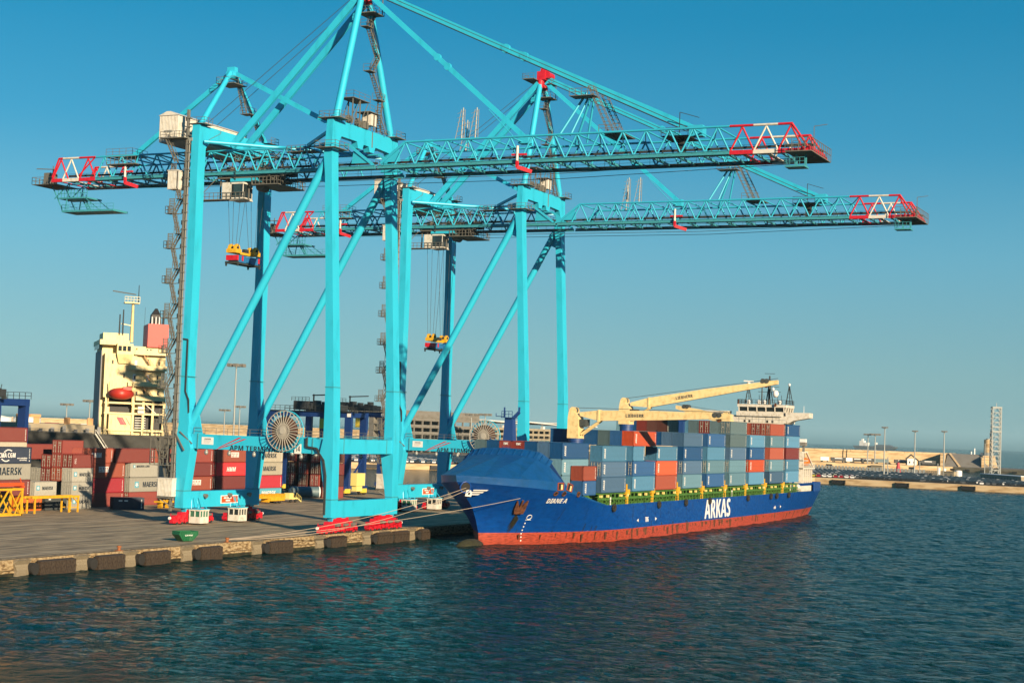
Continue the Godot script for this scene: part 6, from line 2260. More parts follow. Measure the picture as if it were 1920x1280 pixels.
func slab(poly: PackedVector2Array, top: float, bottom: float) -> MB:  # poly in world x, -z
	var g := MB.new()
	g.prism(poly, Transform3D(Basis(Vector3.RIGHT, Vector3(0, 0, -1), Vector3.UP), Vector3(0, bottom, 0)), top - bottom)
	return g


func quay() -> void:
	structure("quay", slab(PackedVector2Array([Vector2(-101, -230), Vector2(2.2, -230), Vector2(2.2, 208), Vector2(-101, 246)]), 0.0, -6.0).mesh(), M.quay_top)
	# coping of concrete blocks along the edge, each with its face to the water
	var cop := structure("quay_coping", slab(PackedVector2Array([Vector2(1.2, -230), Vector2(2.6, -230), Vector2(2.6, 208), Vector2(1.2, 208)]), 0.1, -6.0).mesh(), M.stone)
	rng.seed = 5
	var v := []
	for i in 4:
		var b := MB.new()
		var j := 0.02 * i
		b.loft([[-1.15, 2.0, 3.0 + j, -2.95, -0.06], [-0.2, 2.0, 3.02, -2.96, -0.05], [0.1, 2.0, 2.9, -2.9, -0.1]])
		b.loft([[-4.0, 2.0, 3.1 - j, -2.97, -0.04], [-1.25, 2.0, 3.06 + j, -2.97, -0.04]])
		v.append(b.mesh(M.stone))
	for i in 62:
		put(cop, "block", v[rng.randi() % 4], null, Vector3(rng.randf_range(-0.03, 0.03), 0, 96.0 - i * 3.0))
	var mud := MB.new()
	mud.span(2.4, 3.14, -3.2, -1.5, -206.0, 230.0)
	var weed := part(cop, "weed_line", mud, M.algae)
	weed.set_meta("kind", "stuff")
	# rails, joints and lane lines
	var g := MB.new()
	for x in [2.05, -27.2]:
		for q in [-0.16, 0.16]:
			g.span(x + q - 0.04, x + q + 0.04, -0.1, 0.02, -205.0, 230.0)
	structure("crane_rail", g.mesh(), M.steel)
	g = MB.new()
	for e in [[-3.4, -1.2], [-8.9, -8.2], [-14.6, -13.2], [-21.4, -20.4], [-25.6, -24.8], [-33.5, -32.6], [-41.0, -39.0], [-52.0, -51.2]]:
		g.span(e[0], e[1], -0.1, 0.004, -204.0, 220.0)
	structure("apron_strip", g.mesh(), M.quay_strip)
	g = MB.new()
	for x in [-46.0, -11.4]:
		for i in 18:
			g.span(x, x + 0.25, -0.1, 0.008, 60.0 - i * 13.0, 64.0 - i * 13.0)
	structure("lane_marking", g.mesh(), M.mark_white)
	# fenders: big faced panels on the wall, with concrete recesses and black rubber beside them
	var spots := [[81.0, 6.6], [70.0, 5.4], [60.2, 5.4], [47.6, 5.0], [30.2, 6.2], [12.6, 4.6], [-2.3, 5.0], [-8.0, 5.2], [-17.8, 3.0]]
	var names := ["largest fender panel at the far left of the quay wall", "dark stained fender panel, second from the left end of the quay", "dark fender panel below the left rusty bollard and the skip's shadow", "fender panel on the quay wall right below the green skip", "fender panel to the right of the bollard with the mooring lines", "fender panel under the near bogies of the near crane", "left one of the two touching fender panels by the crane", "right one of the two touching fender panels by the crane", "last short fender panel before the shade of the blue ship"]
	for i in spots.size():
		var z: float = spots[i][0]
		var w: float = spots[i][1]
		var t := thing("quay_fender", names[i], "fender", Vector3(3.05, 0, z), "fender panels on the quay wall")
		g = MB.new()
		g.hexa([Vector3(0.5, -2.3, 0), Vector3(1.15, -2.3, 0), Vector3(1.15, -2.3, -w), Vector3(0.5, -2.3, -w), Vector3(0.5, -0.1, 0), Vector3(1.15, -0.25, 0), Vector3(1.15, -0.25, -w), Vector3(0.5, -0.1, -w)])
		var k := int(w / 0.9)
		for j in k:
			g.span(1.15, 1.19, -2.2, -0.35, -(j + 1) * w / k + 0.04, -j * w / k - 0.04)
		part(t, "face_panel", g, M.fender_face)
		for e in [[0.7, 1.0, 0.75], [-w * 0.3, 0.6, 0.6], [-w * 0.7, 0.6, 0.6]]:
			g = MB.new()
			g.tube(Vector3(0, -1.1, e[0]), Vector3(e[1], -1.1, e[0]), e[2], e[2], 14)
			part(t, "rubber_cone", g, M.rubber)
		g = MB.new()
		g.loft([[-2.4, -0.1, 0.35, 1.2, 3.6], [-1.2, -0.1, 0.5, 1.3, 3.4], [-0.5, -0.1, 0.25, 1.1, 3.6], [0.06, -0.1, 0.6, 0.9, 3.5]])
		part(t, "worn_block", g, M.worn)


func water() -> void:
	var m := water_material()
	m.uv1_scale = Vector3(1.0 / 70.0, 1.0 / 46.0, 1)
	# wind waves as real relief in the basin before the quay, running out into a flat sheet with fine ripples
	var x0 := -120.0
	var x1 := 202.6
	var z0 := -512.0
	var z1 := 140.0
	var f := FastNoiseLite.new()
	f.seed = 31
	f.noise_type = FastNoiseLite.TYPE_SIMPLEX_SMOOTH
	f.frequency = 1.0
	f.fractal_type = FastNoiseLite.FRACTAL_NONE
	var nx := 440
	var nz := 880
	var hs := PackedFloat32Array()
	hs.resize((nx + 1) * (nz + 1))
	for j in nz + 1:
		var z := lerpf(z0, z1, float(j) / nz)
		var ez := clampf(minf(z - z0, z1 - z) / 12.0, 0.0, 1.0)
		for i in nx + 1:
			var x := lerpf(x0, x1, float(i) / nx)
			var u := x * 0.9 - z * 0.43
			var v := x * 0.43 + z * 0.9
			var p := x * 0.64 - z * 0.77
			var q := x * 0.77 + z * 0.64
			var e := ez * clampf(minf(x - x0, x1 - x) / 6.0, 0.0, 1.0)
			var h := 0.10 * f.get_noise_2d(u / 21.0, v / 11.0) + 0.085 * f.get_noise_2d(p / 6.4 + 40.0, q / 3.4) + 0.095 * f.get_noise_2d(u / 4.2 + 90.0, v / 1.9)
			hs[j * (nx + 1) + i] = h * e
	var vs := PackedVector3Array()
	var ns := PackedVector3Array()
	var us := PackedVector2Array()
	vs.resize(hs.size())
	ns.resize(hs.size())
	us.resize(hs.size())
	var dx := (x1 - x0) / nx
	var dz := (z1 - z0) / nz
	for j in nz + 1:
		for i in nx + 1:
			var k := j * (nx + 1) + i
			var x := x0 + i * dx
			var z := z0 + j * dz
			vs[k] = Vector3(x, WATER + hs[k], z)
			us[k] = Vector2(x, z)
			var l := hs[k - 1 if i > 0 else k]
			var r := hs[k + 1 if i < nx else k]
			var a := hs[k - nx - 1 if j > 0 else k]
			var b := hs[k + nx + 1 if j < nz else k]
			ns[k] = Vector3((l - r) / (2.0 * dx), 1.0, (a - b) / (2.0 * dz)).normalized()
	var ids := PackedInt32Array()
	ids.resize(nx * nz * 6)
	var n := 0
	for j in nz:
		for i in nx:
			var k := j * (nx + 1) + i
			for o in [k, k + 1, k + nx + 2, k, k + nx + 2, k + nx + 1]:
				ids[n] = o
				n += 1
	var arr := []
	arr.resize(Mesh.ARRAY_MAX)
	arr[Mesh.ARRAY_VERTEX] = vs
	arr[Mesh.ARRAY_NORMAL] = ns
	arr[Mesh.ARRAY_TEX_UV] = us
	arr[Mesh.ARRAY_INDEX] = ids
	var mesh := ArrayMesh.new()
	mesh.add_surface_from_arrays(Mesh.PRIMITIVE_TRIANGLES, arr)
	mesh.surface_set_material(0, m)
	var g := MB.new()
	var s := 9000.0
	for e in [[-s, x0, -s, s], [x1, s, -s, s], [x0, x1, -s, z0], [x0, x1, z1, s]]:
		var a := Vector3(e[0], WATER, e[3])
		var b := Vector3(e[1], WATER, e[3])
		var c := Vector3(e[1], WATER, e[2])
		var d := Vector3(e[0], WATER, e[2])
		g.tri_uv(a, b, c, Vector2(a.x, a.z), Vector2(b.x, b.z), Vector2(c.x, c.z))
		g.tri_uv(a, c, d, Vector2(a.x, a.z), Vector2(c.x, c.z), Vector2(d.x, d.z))
	g.add_to(mesh, m)
	structure("sea", mesh, m)


func light_mast(at: Vector3, high: float, label: String, r := 0.32, wide := 2.6) -> void:
	var t := thing("light_mast", label, "light mast", at, "tall floodlight masts around the harbour")
	var g := MB.new()
	g.tube(Vector3.ZERO, Vector3(0, high, 0), r * 1.3, r * 0.75, 8)
	part(t, "pole", g, M.mast_gray)
	g = MB.new()
	g.ring(Vector3(0, high - 0.4, 0), Vector3.UP, wide * 0.5, r * 0.35, 12)
	g.bar(Vector3(-wide * 0.5, high - 0.4, 0), Vector3(wide * 0.5, high - 0.4, 0), r * 0.6, r * 0.6)
	part(t, "head_frame", g, M.mast_gray)
	g = MB.new()
	for i in 6:
		var d := Vector3(cos(TAU * i / 6), 0, sin(TAU * i / 6))
		g.box(Vector3(0, high, 0) + d * wide * 0.55, Vector3(0.8, 0.6, 0.8) * (wide / 2.6))
	part(t, "floodlight", g, M.facade_gray)


func car_mesh() -> ArrayMesh:
	if shapes.has("car"):
		return shapes["car"]
	var b := MB.new()
	b.loft([[0.3, -0.88, 0.88, -2.2, 2.2], [0.8, -0.9, 0.9, -2.25, 2.25], [0.98, -0.82, 0.82, -2.1, 2.15]])
	b.loft([[1.4, -0.66, 0.66, -1.1, 0.75], [1.5, -0.6, 0.6, -1.0, 0.65]])
	var o := b.mesh(M.car_dark)
	b = MB.new()
	b.loft([[0.98, -0.8, 0.8, -1.75, 1.35], [1.42, -0.66, 0.66, -1.15, 0.8]])
	b.add_to(o, M.glass)
	b = MB.new()
	for x in [-0.8, 0.8]:
		for z in [-1.35, 1.35]:
			b.disc(Vector3(x, 0.33, z), Vector3.RIGHT, 0.33, 0.2, 8)
	b.add_to(o, M.rubber)
	shapes["car"] = o
	return o


func put_car(at: Vector3, turn: float, paint_name: String, label: String, group: String) -> void:
	var o := put(self, "parked_car", car_mesh(), null, at)
	o.rotation.y = turn
	o.set_surface_override_material(0, M[paint_name])
	tag(o, label, "car", group)


func car_terminal() -> void:
	structure("far_quay", slab(PackedVector2Array([Vector2(-262, 372), Vector2(-205, 452), Vector2(-60, 523), Vector2(60, 514), Vector2(400, 490), Vector2(400, 540), Vector2(8, 668), Vector2(-117, 776), Vector2(-330, 1250), Vector2(-900, 1400), Vector2(-900, 560)]), 0.7, -6.0).mesh(), M.far_ground)
	var edge := [Vector3(-262, 0, -372), Vector3(-205, 0, -452), Vector3(-60, 0, -523), Vector3(60, 0, -514), Vector3(300, 0, -497)]
	var cop := MB.new()
	for i in 4:
		cop.bar(edge[i] + Vector3(0, -1.3, 0), edge[i + 1] + Vector3(0, -1.3, 0), 1.6, 4.2)
	structure("far_quay_wall", cop.mesh(), M.pale_stone)
	var n := 0
	for i in 4:
		var d: Vector3 = edge[i + 1] - edge[i]
		var k := int(d.length() / 25.0)
		for j in k:
			var t := thing("quay_fender", "dark fender on the pale wall of the far car quay", "fender", edge[i] + d * ((j + 0.4) / k), "fenders on the wall of the far car quay", atan2(-d.z, d.x))
			var g := MB.new()
			g.span(-3.0, 3.0, -1.6, 0.1, 0.8, 1.6)
			g.span(-3.2, -2.8, -1.7, 0.2, 0.8, 1.8)
			g.span(2.8, 3.2, -1.7, 0.2, 0.8, 1.8)
			part(t, "panel", g, M.black)
			n += 1
	# rows of parked cars: the right hand field, then the one on the left behind the far crane
	rng.seed = 77
	var all := []
	for i in 34:
		var lo := lerpf(-150.0, -118.0, i / 34.0)
		var hi := lerpf(60.0, 10.0, i / 34.0)
		var x := lo
		while x < hi:
			var z: float = lerpf(-538.0, -530.0, clampf((x + 60.0) / 120.0, 0, 1)) - i * 6.1 + rng.randf_range(-0.4, 0.4)
			if z > -640.0 - (60.0 if x < -40 else 0.0) and rng.randf() < 0.93:
				var c := "car_dark"
				var w := rng.randf()
				if i < 3 and x < -42.0 and x > -75.0:
					c = ["car_white", "car_white", "car_gray", "car_yellow", "car_white", "car_red", "car_white"][rng.randi() % 7]
				elif w < 0.05:
					c = "car_white"
				elif w < 0.25:
					c = "car_gray"
				all.append([Vector3(x, 0.7, z), c, "the dark rows of the far car quay"])
			x += 2.75
	for i in 26:
		for j in 46:
			var q := Vector3(-238.0 + j * 2.7, 0, 0).rotated(Vector3.UP, 0.55)
			q = Vector3(-240.0, 0.7, -436.0) + Vector3(0.72, 0, -0.69) * (j * 2.7 - 20.0) + Vector3(-0.69, 0, -0.72) * (i * 6.2)
			if rng.randf() < 0.9:
				var c := "car_dark"
				if j < 19:
					c = ["car_white", "car_white", "car_white", "car_gray", "car_dark"][rng.randi() % 5]
					if i == 0 and j == 18:
						c = "car_red"
				elif rng.randf() < 0.3:
					c = "car_gray"
				all.append([q, c, "the far car quay left of the blue ship"])
	var eye := Vector3(144.08, 18.17, 241.1)
	all.sort_custom(func(a, b): return eye.distance_squared_to(a[0]) < eye.distance_squared_to(b[0]))
	var rest := {}
	var hue := {"car_dark": "dark", "car_gray": "grey", "car_white": "white", "car_red": "dark red", "car_yellow": "pale yellow"}
	for i in all.size():
		var e: Array = all[i]
		var turn: float = 0.2 if e[0].x > -160.0 else 0.76
		if i < 290:
			put_car(e[0], turn, e[1], "%s car parked in %s" % [hue[e[1]], e[2]], "%s cars on %s" % [hue[e[1]], e[2]])
		else:
			if not rest.has(e[1]):
				rest[e[1]] = []
			rest[e[1]].append(Transform3D(Basis(Vector3.UP, turn), e[0]))
	for c in rest:
		var src := car_mesh()
		var cm := ArrayMesh.new()
		for sfc in src.get_surface_count():
			cm.add_surface_from_arrays(Mesh.PRIMITIVE_TRIANGLES, src.surface_get_arrays(sfc))
			cm.surface_set_material(sfc, M[c] if sfc == 0 else src.surface_get_material(sfc))
		var mm := MultiMesh.new()
		mm.transform_format = MultiMesh.TRANSFORM_3D
		mm.mesh = cm
		mm.instance_count = rest[c].size()
		for i in rest[c].size():
			mm.set_instance_transform(i, rest[c][i])
		var o := MultiMeshInstance3D.new()
		o.name = "distant_parked_cars"
		o.multimesh = mm
		add_child(o, true)
		tag(o, "mass of %s cars in the farther rows of the far quay" % hue[c], "cars")
		o.set_meta("kind", "stuff")
	# fence along the back of the right field
	var t := thing("terminal_fence", "low pale fence behind the parked cars on the far quay", "fence")
	var a := Vector3(-125.0, 0.7, -752.0)
	var b := Vector3(-52.0, 0.7, -736.0)
	for i in 34:
		var p := a.lerp(b, i / 33.0)
		var g := MB.new()
		g.span(-0.7, 0.7, 0, 2.6, -0.15, 0.15)
		part(t, "panel", g, M.mast_gray, p)
	small_far_things()


func small_far_things() -> void:
	var g: MB
	var t: Node3D
	for e in [[Vector3(-48.4, 0.7, -615.7), 25.5, "floodlight mast among the parked cars, leftmost of the three tall ones"], [Vector3(-46.6, 0.7, -682.8), 24.6, "floodlight mast among the parked cars, middle of the three tall ones"], [Vector3(-31.9, 0.7, -689.6), 25.0, "floodlight mast among the parked cars, rightmost of the three tall ones"]]:
		light_mast(e[0], e[1], e[2], 0.34, 2.4)
	for e in [[Vector3(-44.4, 0.7, -606.3), 10.0, "short lamp post beside the leftmost tall mast"], [Vector3(-36.7, 0.7, -697.9), 6.8, "short lamp post left of the rightmost tall mast"], [Vector3(-45.1, 0.7, -689.8), 7.6, "short lamp post right of the middle tall mast"], [Vector3(-25.3, 0.7, -783.7), 19.0, "slim pole left of the lattice tower"]]:
		t = thing("lamp_post", e[2], "lamp post", e[0], "lamp posts on the far car quay")
		g = MB.new()
		g.tube(Vector3.ZERO, Vector3(0, e[1], 0), 0.3, 0.22, 6)
		g.bar(Vector3(-0.5, e[1], 0), Vector3(0.5, e[1], 0), 0.4, 0.3)
		part(t, "pole", g, M.mast_gray)
	for e in [[Vector3(-333.7, 0.5, -441.5), 44.6, "tallest floodlight mast, between the legs of the near crane", 0.42, 6.6], [Vector3(-530.3, 0.5, -547.0), 23.0, "floodlight mast left of the yellow ship tower, farthest left", 0.4, 5.6], [Vector3(-517.7, 0.5, -553.0), 25.6, "floodlight mast just left of the yellow ship tower, taller of two", 0.42, 6.0], [Vector3(-479.0, 0.5, -516.0), 23.6, "floodlight mast touching the edge of the yellow ship tower", 0.4, 5.0], [Vector3(-443.6, 0.5, -588.4), 23.0, "floodlight mast left of the tallest one between the crane legs", 0.34, 5.0], [Vector3(-406.4, 0.5, -550.6), 25.0, "floodlight mast right of the tallest one between the crane legs", 0.36, 5.0], [Vector3(-353.5, 0.5, -742.7), 26.4, "floodlight mast before the parking building, left of a pair", 0.4, 6.4], [Vector3(-345.2, 0.5, -746.7), 26.8, "floodlight mast before the parking building, right of a pair", 0.4, 6.4], [Vector3(-163.0, 1.3, -1067.0), 23.0, "floodlight mast on the breakwater, left of a pair", 0.42, 5.0], [Vector3(-157.0, 1.3, -1066.0), 23.2, "floodlight mast on the breakwater, right of a pair", 0.42, 6.0]]:
		light_mast(e[0], e[1], e[2], e[3], e[4])
	# lattice tower
	t = thing("lattice_tower", "tall square grey steel lattice tower at the right edge", "tower", Vector3(-24.9, 0.7, -820.7), "", 0.35)
	g = MB.new()
	for x in [-2.6, 2.6]:
		for z in [-2.6, 2.6]:
			g.bar(Vector3(x, 0, z), Vector3(x, 42.0, z), 0.5, 0.5)
	part(t, "corner_post", g, M.mast_gray)
	for i in 14:
		var y := i * 3.0
		g = MB.new()
		for q in 4:
			var r := Basis(Vector3.UP, q * PI / 2)
			g.bar(r * Vector3(-2.6, y, 2.6), r * Vector3(2.6, y, 2.6), 0.3, 0.3 if i % 5 else 0.7)
			g.bar(r * Vector3(-2.6, y, 2.6), r * Vector3(0, y + 3.0, 2.6), 0.24, 0.24)
			g.bar(r * Vector3(2.6, y, 2.6), r * Vector3(0, y + 3.0, 2.6), 0.24, 0.24)
		part(t, "bracing", g, M.mast_gray)
	g = MB.new()
	for y in [27.0, 42.0]:
		for q in 4:
			var r := Basis(Vector3.UP, q * PI / 2)
			g.bar(r * Vector3(-2.8, y, 2.8), r * Vector3(2.8, y, 2.8), 0.4, 0.9)
	g.bar(Vector3(0, 42, 0), Vector3(0, 45, 0), 0.3, 0.3)
	g.stair(Vector3(-3.6, 0, 0), Vector3(-3.6, 26, 0.4), Vector3.BACK, 1.2)
	part(t, "platform", g, M.mast_gray)
	# low buildings, tanks, red marker on the car quay
	one_box("service_building", Vector3(12.0, 0.7, -622.0), Vector3(44.0, 3.2, 6.0), -0.95, M.facade_beige, "long low beige building at the right edge behind the cars", "building", true)
	one_box("service_hut", Vector3(-24.3, 0.7, -668.0), Vector3(6.0, 3.0, 3.0), -0.3, M.facade_beige, "small beige hut right of the tall masts", "hut", false)
	one_box("service_hut", Vector3(-85.9, 0.7, -765.0), Vector3(7.0, 3.4, 3.0), -0.2, M.facade_beige, "small beige hut by the fence left of the leftmost tall mast", "hut", false)
	for e in [[Vector3(-21.0, 0.7, -674.0), 2.0, 3.6, "white upright tank beside the small beige hut"], [Vector3(-45.0, 0.7, -745.0), 0.9, 3.6, "small white tank behind the cars, left of a pair"], [Vector3(-41.6, 0.7, -744.0), 0.9, 3.4, "small white tank behind the cars, right of a pair"]]:
		t = thing("storage_tank", e[3], "tank", e[0])
		g = MB.new()
		g.tube(Vector3.ZERO, Vector3(0, e[2], 0), e[1], e[1], 12)
		g.ball(Vector3(0, e[2], 0), Vector3(e[1], 0.4, e[1]), 4, 12)
		part(t, "shell", g, M.plain_white)
	t = thing("harbour_marker", "red harbour marker standing behind the parked cars", "marker", Vector3(-70.5, 0.7, -752.0))
	g = MB.new()
	g.tube(Vector3.ZERO, Vector3(0, 4.0, 0), 1.6, 1.1, 12)
	g.tube(Vector3(0, 4.0, 0), Vector3(0, 6.0, 0), 0.9, 0.7, 12)
	part(t, "body", g, M.logo_red)


func one_box(called: String, at: Vector3, s: Vector3, turn: float, m: Material, label: String, category: String, roof: bool) -> void:
	var t := thing(called, label, category, at, "", turn)
	var g := MB.new()
	g.span(-s.x / 2, s.x / 2, 0, s.y, -s.z / 2, s.z / 2)
	part(t, "wall", g, m)
	g = MB.new()
	g.span(-s.x / 2 - 0.3, s.x / 2 + 0.3, s.y, s.y + 0.35, -s.z / 2 - 0.3, s.z / 2 + 0.3)
	part(t, "roof", g, M.plain_white if roof else m)
	var k := int(s.x / 3.0)
	for i in k:
		g = MB.new()
		g.box(Vector3(-s.x / 2 + (i + 0.5) * s.x / k, s.y * 0.45, s.z / 2), Vector3(1.2, s.y * 0.5, 0.1))
		part(t, "door" if i % 3 == 0 else "window", g, M.facade_gray)


func parking_block(at: Vector3, turn: float, long: float, deep: float, floors: int, step: float, m: Material, label: String, canopy: bool) -> void:
	var t := thing("parking_building", label, "building", at, "", turn)
	var g: MB
	for f in floors:
		g = MB.new()
		g.span(0, long, f * step + step * 0.55, (f + 1) * step, -0.5, 0.0)
		part(t, "parapet", g, m)
		g = MB.new()
		g.span(0, long, (f + 1) * step - 0.4, (f + 1) * step - 0.1, -deep, -0.5)
		part(t, "floor_slab", g, M.facade_gray)
	var k := int(long / 9.0)
	for i in k + 1:
		g = MB.new()
		g.span(i * long / k - 0.45, i * long / k + 0.45, 0, floors * step, -0.9, 0.08)
		part(t, "column", g, m)
	g = MB.new()
	g.span(0, long, 0, floors * step - 0.5, -deep * 0.6, -deep * 0.5)
	part(t, "core_wall", g, M.facade_gray)
	if canopy:
		for i in 3:
			g = MB.new()
			var a := long * (i * 0.34 + 0.02)
			var b := a + long * 0.3
			g.hexa([Vector3(a, floors * step + 4.6, 1.0), Vector3(b, floors * step + 3.0, 1.0), Vector3(b, floors * step + 3.0, -deep), Vector3(a, floors * step + 4.6, -deep), Vector3(a, floors * step + 5.3, 1.0), Vector3(b, floors * step + 3.7, 1.0), Vector3(b, floors * step + 3.7, -deep), Vector3(a, floors * step + 5.3, -deep)])
			var c := part(t, "canopy", g, M.plain_white)
			g = MB.new()
			for x in [a + 0.5, (a + b) / 2, b - 0.5]:
				g.bar(Vector3(x, floors * step, -1.0), Vector3(x, floors * step + 4.0, -1.0), 0.5, 0.5)
			g.bar(Vector3(a, floors * step + 1.0, -1.0), Vector3(a + 8.0, floors * step + 4.4, -1.0), 0.4, 0.4)
			part(c, "canopy_post", g, M.mast_gray)
		for i in 6:
			g = MB.new()
			g.span(long * 0.05 + i * long * 0.16, long * 0.05 + i * long * 0.16 + 3.0, floors * step, floors * step + 1.8, -4.0, -2.0)
			part(t, "roof_van", g, M.plain_white)
	else:
		g = MB.new()
		g.span(-0.4, long + 0.4, floors * step, floors * step + 4.6, -deep, 0.3)
		part(t, "roof", g, M.facade_gray)


func far_harbour() -> void:
	# multi storey car park behind the far crane
	parking_block(Vector3(-386.0, 0.7, -700.0), 1.42, 92.0, 40.0, 5, 4.6, M.facade_gray, "grey multi storey car park behind the far crane", false)
	parking_block(Vector3(-372.0, 0.7, -793.0), 1.52, 190.0, 46.0, 5, 3.7, M.facade_beige, "beige multi storey car park with white roof canopies left of the ship", true)
	# outer breakwater with its wall, road and rock end
	var line := [Vector3(-1500, 0, -900), Vector3(-1180, 0, -1350), Vector3(-700, 0, -1400), Vector3(-335, 0, -1018), Vector3(-111, 0, -1125)]
	var t := thing("breakwater_wall", "long pale breakwater wall across the horizon", "breakwater")
	for i in 4:
		var g := MB.new()
		var a: Vector3 = line[i]
		var b: Vector3 = line[i + 1]
		g.bar(a + Vector3(0, 4.0, 0), b + Vector3(0, 4.0, 0), 9.0, 15.4)
		part(t, "wall_section", g, M.pale_stone)
		var k := int(a.distance_to(b) / 14.0)
		g = MB.new()
		for j in k:
			var p := a.lerp(b, (j + 0.5) / k) + Vector3(0, 11.0, 0)
			g.bar(p, p + (b - a).normalized() * 12.6, 9.6, 1.4)
		part(t, "capping_block", g, M.pale_stone)
	t = thing("breakwater_head", "dark sloping stone end of the breakwater with a pale stair", "breakwater")
	var g := MB.new()
	g.hexa([Vector3(-108, 1, -1094), Vector3(-80, 1, -1107), Vector3(-76, 1, -1128), Vector3(-108, 1, -1130), Vector3(-110, 11.6, -1120), Vector3(-88, 11.2, -1128), Vector3(-86, 11.2, -1132), Vector3(-110, 11.6, -1134)])
	part(t, "slope", g, M.facade_gray)
	g = MB.new()
	g.bar(Vector3(-108.5, 11.6, -1119), Vector3(-97, 1.6, -1099), 1.8, 0.6)
	g.bar(Vector3(-113, 6, -1122), Vector3(-110, 6, -1096), 3.0, 11.0)
	g.bar(Vector3(-80, 4.5, -1107), Vector3(-85, 5.5, -1128), 2.4, 9.0)
	part(t, "edge_wall", g, M.pale_stone)
	structure("breakwater_quay", slab(PackedVector2Array([Vector2(-320, 975), Vector2(-214, 1018), Vector2(-97, 1073), Vector2(-33, 1037), Vector2(150, 930), Vector2(170, 960), Vector2(-20, 1110), Vector2(-70, 1150), Vector2(-115, 1150), Vector2(-340, 1045)]), 1.3, -6.0).mesh(), M.far_ground)
	var gw := MB.new()
	var ed := [Vector3(-320, 0, -974), Vector3(-214, 0, -1017), Vector3(-97, 0, -1072), Vector3(-33, 0, -1036), Vector3(150, 0, -929)]
	for i in 4:
		gw.bar(ed[i] + Vector3(0, -1.0, 0), ed[i + 1] + Vector3(0, -1.0, 0), 1.6, 4.9)
	structure("breakwater_quay_wall", gw.mesh(), M.pale_stone)
	for i in 9:
		var p: Vector3 = (ed[1] as Vector3).lerp(ed[2], i / 4.0) if i < 4 else (ed[2] as Vector3).lerp(ed[3], (i - 4) / 5.0)
		g = MB.new()
		g.box(p + Vector3(0.4, -0.6, 1.2), Vector3(5.0, 1.4, 1.2))
		one("quay_fender", g, M.black, "small dark fender on the breakwater quay", "fender", "fenders on the breakwater quay")
	# trucks and trailers parked along the breakwater
	var trucks := [[-196, -1060, 0], [-186, -1064.6, 1], [-179, -1067.9, 0], [-172, -1071.2, 1], [-165, -1074.4, 1], [-155, -1079, 2], [-140, -1086, 1], [-121, -1095, 1]]
	var tl := ["white lorry, leftmost of the row by the breakwater wall", "dark trailer second from the left by the breakwater wall", "white lorry third from the left by the breakwater wall", "dark trailer fourth from the left by the breakwater wall", "dark trailer fifth from the left by the breakwater wall", "greenish lorry right of the trailer row by the breakwater wall", "dark trailer alone left of the gabled building", "dark trailer right of the gabled building"]
	for i in trucks.size():
		var e: Array = trucks[i]
		t = thing("parked_trailer", tl[i], "trailer", Vector3(e[0], 1.3, e[1]), "trailers by the breakwater wall", 0.43)
		g = MB.new()
		g.span(-6.0 if e[2] else -3.4, 6.0 if e[2] else 3.4, 1.1, 4.0, -1.25, 1.25)
		part(t, "cargo_body", g, [M.plain_white, M.trailer_dark, M.box_steel][e[2]])
		if e[2] == 1:
			g = MB.new()
			g.span(-3.0, 3.0, 2.9, 3.5, 1.25, 1.3)
			part(t, "lettering_band", g, M.plain_white)
		g = MB.new()
		for x in [-4.4, -3.2, 3.6]:
			g.disc(Vector3(x * (1.0 if e[2] else 0.6), 0.55, 1.1), Vector3.BACK, 0.55, 0.5, 10)
		part(t, "wheel", g, M.rubber)
	t = thing("gabled_building", "small pale building with a dark gabled roof by the breakwater wall", "building", Vector3(-131.5, 1.3, -1083), "", 0.3)
	g = MB.new()
	g.span(-3.6, 3.6, 0, 5.2, -3, 3)
	part(t, "wall", g, M.plain_white)
	g = MB.new()
	g.bar(Vector3(-4.6, 4.6, 0), Vector3(-0.6, 8.2, 0), 7.2, 0.6)
	g.bar(Vector3(-0.8, 8.4, 0), Vector3(8.4, 1.2, 0), 7.2, 0.6)
	part(t, "roof", g, M.black)
	g = MB.new()
	for x in [-1.8, 1.6]:
		g.box(Vector3(x, 2.2, 3.0), Vector3(1.0, 1.6, 0.1))
	part(t, "window", g, M.glass)
	t = thing("harbour_light_house", "beige light house with a dark band at the end of the breakwater", "lighthouse", Vector3(-79.5, 1.3, -1128), "", 0.3)
	g = MB.new()
	g.loft([[0, -7, 7, -5, 5], [9.5, -4.6, 4.6, -4, 4]])
	g.tube(Vector3(0, 12, 0), Vector3(0, 22.4, 0), 3.6, 3.6, 8)
	part(t, "wall", g, M.pale_stone)
	g = MB.new()
	g.tube(Vector3(0, 9.5, 0), Vector3(0, 12, 0), 4.2, 4.2, 8)
	g.tube(Vector3(0, 22.4, 0), Vector3(0, 23.4, 0), 2.6, 1.6, 8)
	part(t, "gallery", g, M.mast_gray)
	t = thing("portal_frame", "grey portal structure on the breakwater just right of the ship's containers", "gantry", Vector3(-216, 1.3, -1048))
	g = MB.new()
	for x in [-14.0, -1.0, 6.0]:
		g.span(x - 0.8, x + 0.8, 0, 12.0, -1, 1)
	g.span(-16, 8, 12.0, 15.0, -3, 3)
	part(t, "frame", g, M.facade_gray)
	g = MB.new()
	g.span(-2, 8, 15.0, 17.6, -2, 2)
	part(t, "cabin", g, M.plain_white)
	for e in [[-150.0, "left"], [-150.0, "right"]]:
		pass
